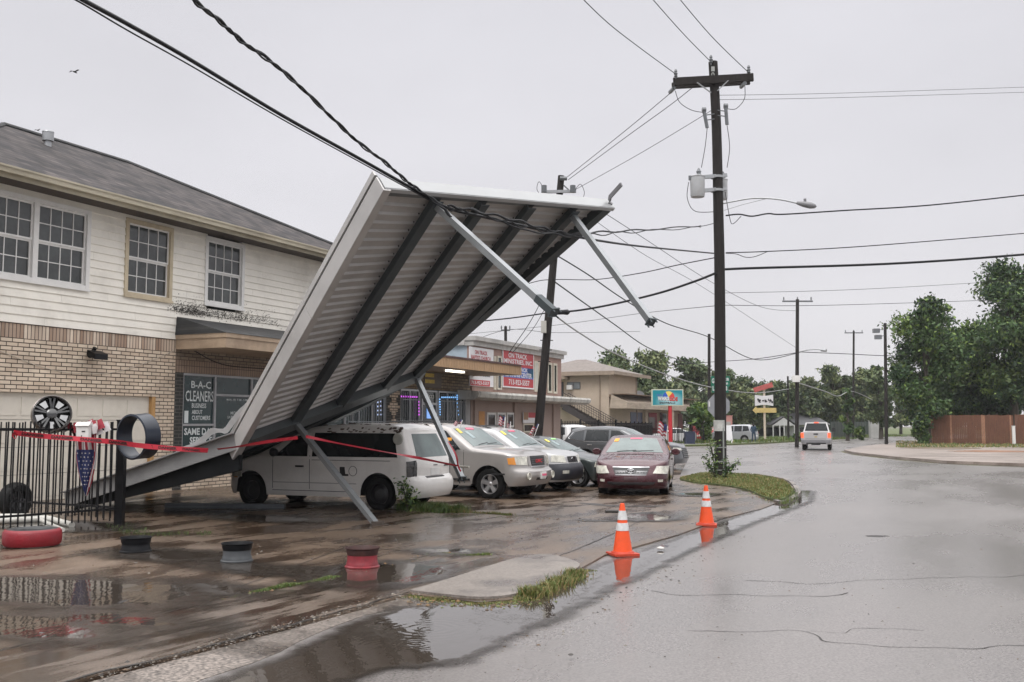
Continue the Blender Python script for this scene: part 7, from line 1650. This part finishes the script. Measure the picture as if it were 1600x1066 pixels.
# ============================================================ RIGHT CORNER FENCE
wf = M('fence_wood', (.13, .052, .028), .7, .3, 5, .3, stretch=(3, 3, .3), dirt=.4, dirtcol=(.07, .035, .02)); wl_ = M('fence_wood_light', (.30, .15, .09), .7, .2, 5)
def wfence(label, px0, px1, Y0, Y1, ytop, cat='fence'):
    a = Vector(((px0 - 800) / F * Y0, Y0, .13)); b = Vector(((px1 - 800) / F * Y1, Y1, .13)); t = thing('wooden_fence', label, cat, a, 'wooden fence'); d = (b - a); L = d.length; d.normalize(); s = Vector((-d.y, d.x, 0)); H_ = at(px0, ytop, Y0).z - .13; m = MB(); k = 0; m2 = MB()
    while k < L:
        hh = H_ + random.gauss(0, .02); q = a + d * k; (m2 if random.random() < .08 else m).hexa([q + d * x + s * y + Vector((0, 0, z)) for x in (0, .135) for y in (-.01, .01) for z in (0.02, hh)]); k += .142
    m.build('boards', wf, t); m2.build('pale_boards', wl_, t); m = MB()
    for z in (.4, H_ - .3): m.beam(a + s * .05 + Vector((0, 0, z)), b + s * .05 + Vector((0, 0, z)), .04, .09, s)
    m.build('fence_rail', wf, t)
wfence('brown wooden board fence left part under the corner trees', 1440, 1578, 86, 83, 649)
wfence('brown wooden board fence right part past the white post', 1583, 1680, 83, 81, 648)
p = Vector(((1580.5 - 800) / F * 82.8, 82.8, .13)); m = MB(); m.box(p + Vector((0, 0, .75)), (.24, .12, 1.5)); m.box(p + Vector((0, 0, 1.52)), (.28, .16, .04)); tag(m.build('gate_post', trimwhite, at=p), 'short white post in the brown wooden fence', 'post')

# ============================================================ FAR SIGNS, HOUSE, FENCES, PERSON
# snow cone shop sign
Ys = 84; base = Vector(((1046.5 - 800) / F * Ys, Ys, 0)); t = thing('pole_sign', 'teal snow cone shop sign on a red post', 'sign', base)
p0, p1 = at(1018, 634.5, Ys), at(1067, 608.5, Ys); d = Vector((1, .12, 0)).normalized(); wd, ht = (p1 - p0).length * .88, p1.z - p0.z; wd = p1.x - p0.x
m = MB(); m.tube([base, base + Vector((0, 0, p0.z))], .165, 14); m.build('post', M('post_red', (.50, .02, .03), .4, .08), t, smooth=60)
o_ = Vector((p0.x, Ys - .2, p0.z)); m = MB(); m.box(o_ + Vector((wd / 2, .2, ht / 2)), (wd, .4, ht)); m.build('sign_case', M('case_cream', (.55, .54, .42), .5), t)
def tealface():
    m = bpy.data.materials.new('sign_face_teal'); m.use_nodes = True; n = m.node_tree; b = n.nodes['Principled BSDF']; tcn = n.nodes.new('ShaderNodeTexCoord'); mp = n.nodes.new('ShaderNodeMapping'); mp.inputs['Location'].default_value = (0, 0, -(p0.z + ht / 2)); mp.inputs['Scale'].default_value = (.75, .1, 1.1)
    g = n.nodes.new('ShaderNodeTexGradient'); g.gradient_type = 'SPHERICAL'; r = n.nodes.new('ShaderNodeValToRGB'); r.color_ramp.elements[0].color = (.0, .22, .27, 1); r.color_ramp.elements[1].color = (.45, .66, .68, 1); n.links.new(tcn.outputs['Object'], mp.inputs[0]); n.links.new(mp.outputs[0], g.inputs[0]); n.links.new(g.outputs[0], r.inputs[0]); n.links.new(r.outputs[0], b.inputs['Base Color']); b.inputs['Roughness'].default_value = .4; return m
m = MB(); m.box(o_ + Vector((wd / 2, -.01, ht / 2)), (wd - .16, .02, ht - .16)); m.build('sign_face', tealface(), t)
def halfball(cx, cz, r0, a0, a1, mt):
    m = MB(); P = [o_ + Vector((cx, -.024, cz))] + [o_ + Vector((cx + r0 * math.cos(a), -.024, cz + r0 * math.sin(a))) for a in np.linspace(a0, a1, 9)]; m.add(P, [tuple(range(len(P)))]); m.build('ice_ball', mt, t)
sbb = M('ice_blue', (.02, .09, .45), .4); syy = M('ice_yellow', (.75, .6, .12), .4); srr = M('ice_red', (.6, .05, .04), .4)
halfball(wd * .53, ht * .52, ht * .36, math.pi * .66, math.pi, sbb); halfball(wd * .53, ht * .52, ht * .36, math.pi * .28, math.pi * .66, syy); halfball(wd * .53, ht * .52, ht * .36, 0, math.pi * .28, srr)
for tx, x, z, w_, h_, mt in (('WARD', .20, .30, .36, .24, skk), ('WARD', .19, .32, .36, .24, sw_), ('SIDE', .56, .28, .26, .23, skk), ('SIDE', .555, .30, .26, .23, srr), ('SNOWBALLS', .24, .12, .5, .13, skk), ('THE', .15, .58, .17, .13, sb)):
    k = text(None, tx, mt, o_ + Vector((wd * x, -.03 if mt is not skk else -.026, ht * z)), (1, 0, 0), (0, 0, 1), wd * w_, ht * h_, th=0, bold=.04); k.v = [v + Vector((0, -.004, 0)) for v in k.v]; k.build('lettering', mt, t)
# motel style sign on cream post
Ys = 104; base = Vector(((1193.5 - 800) / F * Ys, Ys, 0)); t = thing('pole_sign', 'cream pole sign with white board, yellow arrow and tilted red topper', 'sign', base); cmm = M('post_cream', (.55, .48, .38), .6)
m = MB(); m.tube([base, Vector((base.x, Ys, at(1194, 607, Ys).z))], .12, 10); m.build('post', cmm, t)
a, b = at(1180, 634.5, Ys - .2), at(1208, 617, Ys - .2); m = MB(); m.slab(lambda u, v: (Vector((a.x + (b.x - a.x) * u, a.y, (a.z + .12 * math.sin(math.pi * u)) * (1 - v) + (b.z - .1 * math.sin(math.pi * u)) * v)), Vector((0, 1, 0))), 12, 2, .15); m.build('sign_board', sw_, t)
k = MB(); r_ = random.Random(4)
for cx_ in (.2, .5, .8):
    for _ in range(7): q = a + Vector(((b.x - a.x) * cx_ + r_.gauss(0, .13), -.02, (b.z - a.z) * .47 + r_.gauss(0, .1))); k.box(q, (r_.uniform(.06, .2), .01, r_.uniform(.05, .22)))
tag(k.build('painted_marks', skk, t), kind='stuff')
a, b = at(1176, 645, Ys - .2), at(1213, 637.5, Ys - .2); hz_ = b.z - a.z; m = MB(); P = [(a.x, a.z + hz_ / 2), (a.x + .4, a.z - .12), (a.x + .4, a.z), (b.x, a.z), (b.x, b.z), (a.x + .4, b.z), (a.x + .4, b.z + .15)]
m.add([Vector((x, a.y, z)) for x, z in P] + [Vector((x, a.y + .12, z)) for x, z in P], [tuple(range(7)), tuple(range(7, 14))[::-1]] + [(i, (i + 1) % 7, 7 + (i + 1) % 7, 7 + i) for i in range(7)]); m.build('arrow_board', M('arrow_yellow', (.55, .42, .16), .5, .15), t)
a, b = at(1178, 610, Ys - .2), at(1207, 601, Ys - .2); m = MB(); m.beam(a, b, .2, .5, (0, 1, 0)); m.build('topper', M('topper_red', (.45, .10, .09), .5, .3, 2), t)
# grey roofed house
Yh = 138; t = thing('house', 'low white house with wide grey roof and small front gable behind the far signs', 'house', Vector(((1225 - 800) / F * Yh, Yh, 0)))
hx0, hx1 = (1165 - 800) / F * Yh, (1296 - 800) / F * Yh; zr_ = at(1225, 646, Yh + 4).z; zw_ = at(1225, 664, Yh).z; g0, g1, g2_ = (1199 - 800) / F * Yh, (1217 - 800) / F * Yh, (1234 - 800) / F * Yh
m = MB(); m.box(((hx0 + hx1) / 2 + .5, Yh + 4, zw_ / 2), (hx1 - hx0 - 2, 8, zw_)); m.build('wall', M('house_white', (.5, .5, .5), .6), t)
m = MB(); vs = [Vector(v) for v in ((hx0, Yh - .6, zw_), (hx1, Yh - .6, zw_), (hx1 - 1.5, Yh + 4, zr_), (hx0 + 1.5, Yh + 4, zr_), (hx0, Yh + 8.6, zw_), (hx1, Yh + 8.6, zw_))]; m.add(vs, [(0, 1, 2, 3), (1, 5, 2), (3, 2, 5, 4), (0, 3, 4), (0, 4, 5, 1)])
zg = zw_ + 1.15; m.add([Vector((g0 - .3, Yh - 2.2, zw_ - .05)), Vector((g1, Yh - 2.2, zg)), Vector((g2_ + .3, Yh - 2.2, zw_ - .05)), Vector((g0 - .3, Yh + 1, zw_)), Vector((g1, Yh + 3, zg)), Vector((g2_ + .3, Yh + 1, zw_))], [(0, 1, 4, 3), (1, 2, 5, 4)]); m.build('roof', M('house_roof', (.10, .10, .105), .8, .15, 1), t)
m = MB(); m.add([Vector((g0, Yh - 2.1, zw_ - .1)), Vector((g1, Yh - 2.1, zg - .15)), Vector((g2_, Yh - 2.1, zw_ - .1))], [(0, 1, 2)]); 
for x in (g0 + .1, g0 + 1, g1, g2_ - .9, g2_ - .1): m.box((x, Yh - 2.1, zw_ / 2), (.14, .14, zw_))
m.build('porch', M('house_white', (.5, .5, .5)), t)
for x, w_ in ((hx0 + 3.3, 3.5), (g1, 1.2), (hx1 - 3.2, 2.)): m = MB(); m.box((x, Yh - .03, zw_ * .45), (w_, .04, zw_ * .7)); m.build('window', dark_glass, t)
m = MB(); m.box((((1221.5 - 800) / F * (Yh + 3)), Yh + 3, zr_ + .1), (.35, .35, 1.2)); m.build('chimney', trimwhite, t)
# street name signs and stop sign seen from behind, beyond the main pole
Yq = 38; bq = Vector(((1126 - 800) / F * Yq, Yq, 0)); t = thing('stop_sign', 'grey back of an octagonal stop sign behind the main pole', 'stop sign', bq)
m = MB(); m.tube([bq, Vector((bq.x, Yq, at(1126, 570, Yq).z))], .035, 8); m.build('sign_post', galv, t); c0 = at(1123, 634, Yq - .06); 
R_ = .45; m = MB(); P = [(R_ * math.cos(math.pi / 8 + i * math.pi / 4), R_ * 1.05 * math.sin(math.pi / 8 + i * math.pi / 4)) for i in range(8)]; R_ = 1
m.add([c0 + Vector((x, 0, z)) for x, z in P] + [c0 + Vector((x, .02, z)) for x, z in P], [tuple(range(8)), tuple(range(8, 16))[::-1]] + [(i, (i + 1) % 8, 8 + (i + 1) % 8, 8 + i) for i in range(8)]); m.build('sign_plate', M('sign_back_grey', (.30, .31, .33), .45, .08, metal=.3), t)
m = MB(); m.box(c0 + Vector((-.36, -.02, .06)), (.06, .01, .2)); m.build('sticker', sw_, t)
grn = M('street_green', (.01, .16, .10), .4, .05)
for i, (x0, y0, x1, y1, tx, lb) in enumerate(((1111, 604, 1138, 588, 'Grace', 'upper green street name blade, its lettering partly hidden by the main pole'), (1112, 606.0, 1139, 604.2, 'Ln', 'lower'))):
    if i: continue
    t = thing('street_name_sign', lb, 'street sign', at(1125, 604, Yq)); a, b = at(1111, 604, Yq - .1), at(1140, 588, Yq - .1); m = MB(); m.box((a + b) / 2, (b.x - a.x, .01, b.z - a.z)); m.build('sign_blade', grn, t)
    for tx, u0, u1, z0_ in (('Gra', .04, .34, .3), ('ce', .72, .95, .55), ('100', .72, .9, .1)): k = text(None, tx, sw_, Vector((a.x + (b.x - a.x) * u0, a.y - .012, a.z + (b.z - a.z) * z0_)), (1, 0, 0), (0, 0, 1), (b.x - a.x) * (u1 - u0), (b.z - a.z) * (.5 if u0 < .5 else .3), th=.0, bold=.03); k.v = [v + Vector((0, -.003, 0)) for v in k.v]; k.build('lettering', sw_, t)
t = thing('street_name_sign', 'lower green street name blade just above the octagonal sign', 'street sign', at(1125, 606, Yq)); a, b = at(1112, 606, Yq - .14), at(1138, 605, Yq - .14); zb2 = at(1120, 607.5, Yq).z; m = MB(); m.box(((a.x + b.x) / 2, a.y, zb2 - .0), (b.x - a.x, .01, .30)); m.build('sign_blade', grn, t)
for tx, u0, u1 in (('La', .05, .3), ('ne', .74, .93)): k = text(None, tx, sw_, Vector((a.x + (b.x - a.x) * u0, a.y - .012, zb2 - .08)), (1, 0, 0), (0, 0, 1), (b.x - a.x) * (u1 - u0), .18, th=.0, bold=.03); k.v = [v + Vector((0, -.003, 0)) for v in k.v]; k.build('lettering', sw_, t)
# iron railings far
def railing(label, p0, p1, zt, gap=.16):
    a, b = Vector(p0), Vector(p1); t = thing('iron_railing', label, 'fence', a, 'far iron railings'); d = (b - a); L = d.length; d.normalize(); s = Vector((-d.y, d.x, 0)); m = MB()
    for z in (.25, zt - .15): m.beam(a + Vector((0, 0, z)), b + Vector((0, 0, z)), .04, .05, s)
    m.build('rail', black_metal, t); m = MB(); k = 0
    while k < L: q = a + d * k; m.beam(q + Vector((0, 0, .1)), q + Vector((0, 0, zt)), .03, .03, d); k += gap
    m.build('pickets', black_metal, t); m = MB(); k = 0
    while k <= L + .01: q = a + d * k; m.beam(q, q + Vector((0, 0, zt + .1)), .09, .09, d); k += L / max(1, round(L / 2.6))
    m.build('posts', black_metal, t)
def xy(px, Y): return ((px - 800) / F * Y, Y, 0)
railing('black iron railing before the white sedan and shop doors', xy(1018, 88), xy(1098, 89), 1.5)
railing('black iron railing under the outside stair', xy(876, 60), xy(962, 66), 2.0, .2)
railing('black iron railing between the stair and the shop doors', xy(962, 66), xy(1018, 88), 1.9, .25)
# dark panel fence along the far road
t = thing('panel_fence', 'long low dark green fence along the far verge right of the pickup', 'fence', Vector(xy(1290, 118))); m = MB(); a, b = Vector(xy(1296, 118)), Vector(xy(1366, 150))
d = (b - a).normalized(); L = (b - a).length; k = 0
while k < L: q = a + d * k; m.beam(q + d * 1.1 + Vector((0, 0, .1)), q + d * 1.1 + Vector((0, 0, 2.1)), .04, 2.2, Vector((-d.y, d.x, 0))); k += 2.3
m.build('fence_panel', M('fence_dark_green', (.03, .045, .035), .7, .3, 1), t); m = MB(); k = 0
while k < L + 2: q = a + d * k; m.beam(q, q + Vector((0, 0, 2.3)), .1, .1, d); k += 2.3
m.build('fence_post', M('fence_dark_green', (.03, .045, .035)), t)
for i, (px, Y, w_, h_, col, lb) in enumerate([(1364, 128, 1.2, 2.2, (.4, .4, .38), 'pale grey utility cabinet at the far road bend'), (1102, 104, 2.8, 3.2, (.32, .05, .06), 'dark red vending kiosk left behind the main pole'), (1133, 106, 1.2, 2.6, (.5, .25, .22), 'pinkish red banner stand right behind the main pole'), (1076, 87, .8, 1.05, (.03, .04, .08), 'dark blue bin standing at the iron railing')]):
    p = Vector(xy(px, Y)); t = thing(('cabinet', 'kiosk', 'banner_stand', 'bin')[i], lb, ('cabinet', 'kiosk', 'banner', 'bin')[i], p); mt = M('far_box_%s' % ('cabinet', 'kiosk', 'banner', 'bin')[i], col, .5, .15, 1); m = MB(); m.box(p + Vector((0, 0, h_ / 2 + .05)), (w_, .8, h_)); m.box(p + Vector((0, 0, h_ + .08)), (w_ + .1, .9, .08)); m.build('body', mt, t); m = MB(); m.box(p + Vector((0, -.41, h_ * .62)), (w_ * .7, .02, h_ * .35)); m.box(p + Vector((w_ * .2, -.42, h_ * .3)), (w_ * .3, .02, h_ * .12)); m.build('front_panel', M('panel_pale', (.4, .38, .36), .5) if i in (1, 2) else mt, t)
m = MB(); p = Vector(xy(1136, 93)); a_ = p + Vector((0, 0, .1)); 
for s in (-1, 1): m.hexa([a_ + Vector((x, y * s, z)) for (x, z, y0) in ((-.35, 0, 0), (.35, 0, 0)) for y in (.45, .49)] + [a_ + Vector((x, y * s, 1.6)) for x in (-.3, .3) for y in (.04, .08)])
tag(m.build('sandwich_board', sw_, at=p), 'white folding board standing right of the main pole on the far pavement', 'board')
# flags on the parked cars
def smallflag(label, px, py, Y, hpx, wpx, tilt=.3, droop=0.):
    p = at(px, py, Y); s = Y / F; W_, H_ = wpx * s, hpx * s; t = thing('car_flag', label, 'flag', p, 'small flags on the cars'); top = p + Vector((tilt * H_ * 1.3, 0, H_ * 1.25)); MB().tube([p - Vector((0, 0, .12)), top], .012, 5).build('flag_staff', trimwhite, t); m = MB(); n1_, n2_ = 12, 7
    def f(u, v): return top + Vector((-W_ * u - tilt * H_ * v, .06 * math.sin(u * 7), -H_ * v - droop * u * H_ + .03 * math.sin(u * 9)))
    for i in range(n1_):
        for j in range(n2_): m.add([f(i / n1_, j / n2_), f((i + 1) / n1_, j / n2_), f((i + 1) / n1_, (j + 1) / n2_), f(i / n1_, (j + 1) / n2_)], [(0, 1, 2, 3)], 2 if (u_lim(i, j)) else j % 2)
    m.build('flag_cloth', [flR, flW, flB], t)
def u_lim(i, j): return i < 5 and j < 4
smallflag('drooping little flag on the silver beige SUV roof edge', 718, 664, 24.6, 6, 12, .6, .6)
smallflag('upright little flag seen behind the silver beige SUV rack', 787, 668, 28, 13, 9, .15)
smallflag('crumpled little flag right of the upright one', 797, 668, 28.2, 7, 6, .1, .5)
smallflag('little striped flag on the dark green sedan before the leaning pole', 834, 678, 31, 12, 10, .5, .5)
smallflag('striped flag beside the maroon sedan before the red sign post', 1040, 688, 30, 18, 13, .15, -.35)
# person far away
def person():
    Y = 95.; x = (1176 - 800) / F * Y; t = thing('person', 'person in dark blue clothes standing with back turned beside the silver SUV', 'person', (x, Y, .1))
    V = {'pel': (0, 0, .95), 'chest': (0, .02, 1.28), 'neck': (0, .02, 1.50), 'head': (0, -.0, 1.64), 'top': (0, 0, 1.76), 'lh': (-.1, 0, .9), 'lk': (-.13, -.02, .5), 'la': (-.16, .02, .08), 'lt': (-.17, -.12, .04), 'rh': (.1, 0, .9), 'rk': (.14, -.03, .5), 'ra': (.16, .02, .08), 'rt': (.18, -.12, .04),
         'ls': (-.2, .02, 1.42), 'le': (-.27, .03, 1.15), 'lw': (-.2, -.12, .98), 'rs': (.2, .02, 1.42), 're': (.28, .03, 1.15), 'rw': (.2, -.12, .98)}
    Rr = dict(pel=.16, chest=.19, neck=.065, head=.105, top=.07, lh=.11, lk=.075, la=.055, lt=.045, rh=.11, rk=.075, ra=.055, rt=.045, ls=.085, le=.06, lw=.045, rs=.085, re=.06, rw=.045)
    E_ = [('pel', 'chest'), ('chest', 'neck'), ('neck', 'head'), ('head', 'top'), ('pel', 'lh'), ('lh', 'lk'), ('lk', 'la'), ('la', 'lt'), ('pel', 'rh'), ('rh', 'rk'), ('rk', 'ra'), ('ra', 'rt'), ('chest', 'ls'), ('ls', 'le'), ('le', 'lw'), ('chest', 'rs'), ('rs', 're'), ('re', 'rw')]
    ks = list(V); me = bpy.data.meshes.new('body'); me.from_pydata([V[k] for k in ks], [(ks.index(a), ks.index(b)) for a, b in E_], []); me.materials.append(M('navy_clothes', (.02, .045, .08), .8, .3, 6)); o = bpy.data.objects.new('body', me); COL.objects.link(o); o.parent = t
    md = o.modifiers.new('skin', 'SKIN'); sv = me.skin_vertices[0].data
    for i, k in enumerate(ks): sv[i].radius = (Rr[k] * 1.1, Rr[k] * .9); sv[i].use_root = (k == 'pel')
    s_ = o.modifiers.new('sub', 'SUBSURF'); s_.levels = 1; s_.render_levels = 2
    m = MB(); m.lathe([(0, 1.49), (.07, 1.5), (.115, 1.58), (.125, 1.67), (.1, 1.75), (0, 1.79)], 16); m.build('hair', M('hair_dark', (.02, .018, .016), .8), t, smooth=60, local=True)
person()
# birds
def bird(label, px, py, Y, s):
    p = at(px, py, Y); t = thing('bird', label, 'bird', p, 'birds in the sky'); m = MB(); m.tube([(-.18, 0, 0), (-.1, 0, .01), (0, 0, .02), (.12, 0, .01), (.2, 0, 0)], .05, 8, rr=[.015, .05, .06, .04, .01])
    for d in (1, -1): m.add([Vector(v) * 1 for v in ((-.07, .0, .03), (.06, 0, .03), (.10, .26 * d, .14), (.02, .5 * d, .04), (-.05, .27 * d, .13))], [(0, 1, 2, 4), (4, 2, 3)]);
    m.v = [v * s for v in m.v]; m.build('bird_body', trimblk, t, local=True); t.rotation_euler = (0, 0, R(70))
bird('dark bird in flight alone in the left sky', 117, 113, 48, .8); bird('tiny bird just above the shop house roof ridge', 59, 204, 60, .6)
# litter on the lot
def rock(label, px, py, r_, mt, name='stone', cat='stone'):
    p = G(px, py, .035); m = MB(); m.lathe([(0, -.3), (.7, -.25), (1, .1), (.75, .5), (.3, .72), (0, .75)], 9, c=(0, 0, 0)); m.v = [p + Vector((v.x * (1 + .3 * mnoise.noise(v * 3 + Vector((px, 0, 0)))), v.y * .8, v.z * .6 + .1)) * 0 + p + Vector((v.x * r_ * (1 + .4 * mnoise.noise(v * 3 + Vector((px, 0, 0)))), v.y * r_, (v.z + .3) * r_ * .6)) if False else Vector((p.x + v.x * r_ * (1 + .4 * mnoise.noise(v * 3 + Vector((px, 0, 0)))), p.y + v.y * r_, p.z + (v.z + .3) * r_ * .6)) for v in m.v]
    tag(m.build(name, mt, at=p, smooth=50), label, cat)
stn = M('stone_dark', (.05, .045, .04), .6, .3); stl = M('litter_white', (.55, .53, .5), .6)
rock('white scrap lying in the gutter left of the farther cone', 1032, 858, .055, stl, 'litter', 'litter')
rock('small dark stone on the road at the lower middle', 892, 1024, .022, stn); rock('small dark stone on the lot past the red rim', 648, 889, .02, stn); rock('dark stone left of the concrete island', 720, 858, .03, stn)
m = MB(); m.box(G(957, 799, .05), (.28, .2, .04)); tag(m.build('wood_scrap', stn, at=G(957, 799)), 'flat dark scrap on the lot behind the nearer cone', 'scrap')

# grit, gravel and fallen leaves too many to count
def scatter(name, label, spots, mats, cat='litter'):
    m = MB()
    for (x, y, z, r_) in spots:
        a = random.uniform(0, 6.28); n_ = random.choice((3, 4, 5)); k = len(m.v); h = r_ * random.uniform(.2, .7)
        base = [Vector((x + r_ * math.cos(a + 6.28 * i / n_) * random.uniform(.7, 1.2), y + r_ * math.sin(a + 6.28 * i / n_) * random.uniform(.7, 1.2), z)) for i in range(n_)]
        m.add(base + [Vector((x, y, z + h))], [(i, (i + 1) % n_, n_) for i in range(n_)], random.randrange(len(mats)))
    return tag(m.build(name, mats), label, cat, kind='stuff')
def near(pts, n, wd, z, r0, r1):
    P = smoothpts([G(*p) for p in pts], 8); out = []
    for _ in range(n):
        t = random.random() * (len(P) - 1); i = int(t); p = P[i].lerp(P[min(i + 1, len(P) - 1)], t - i); out.append((p.x + random.gauss(0, wd), p.y + random.gauss(0, wd), z, random.uniform(r0, r1) * (.5 + random.random() ** 3)))
    return out
gr_ = [M('grit_dark', (.04, .035, .03), .6), M('grit_grey', (.13, .115, .1), .7), M('grit_brown', (.12, .08, .05), .7), M('grit_pale', (.2, .18, .15), .7)]
scatter('gravel', 'loose grit scattered over the lot and along the kerb line', near([(150, 1063), (330, 1016), (450, 984), (560, 954), (640, 932)], 900, .08, .036, .006, .016) + near([(700, 870), (800, 850), (900, 840), (1000, 830)], 500, .8, .03, .006, .018) + near([(100, 900), (400, 880), (700, 840), (900, 800)], 700, 1.2, .03, .006, .018), gr_)
scatter('road_grit', 'loose stones and grit along the road edge of the puddle', near([(660, 1040), (780, 998), (870, 966), (930, 935), (1000, 905), (1070, 872), (1150, 835)], 900, .22, .006, .006, .018) + near([(1000, 1000), (1300, 950), (1500, 850)], 350, 2.5, .006, .006, .014), gr_)
lf_ = [M('leaf_litter_a', (.16, .09, .03), .6), M('leaf_litter_b', (.10, .12, .03), .6), M('leaf_litter_c', (.07, .04, .02), .6)]
scatter('fallen_leaves', 'small fallen leaves washed against the kerb and weeds', near([(640, 940), (750, 950), (830, 940), (905, 900)], 260, .12, .02, .012, .025) + near([(640, 800), (720, 806), (860, 815)], 160, .3, .033, .012, .03) + near([(330, 945), (530, 905), (700, 866)], 200, .08, .042, .01, .02) + near([(1080, 757), (1160, 772), (1220, 788)], 200, .2, .03, .015, .03), lf_)
# ============================================================ DAMP AIR
def haze(dens):
    m = bpy.data.materials.new('haze'); m.use_nodes = True; t = m.node_tree; t.nodes.clear(); o = t.nodes.new('ShaderNodeOutputMaterial'); v = t.nodes.new('ShaderNodeVolumePrincipled'); v.inputs['Color'].default_value = (.9, .9, .93, 1); v.inputs['Density'].default_value = dens; v.inputs['Anisotropy'].default_value = .2; t.links.new(v.outputs[0], o.inputs['Volume'])
    b = MB(); b.box((0, 320, 19), (910, 770, 41.5)); tag(b.build('haze', m), kind='stuff')
haze(.0003)
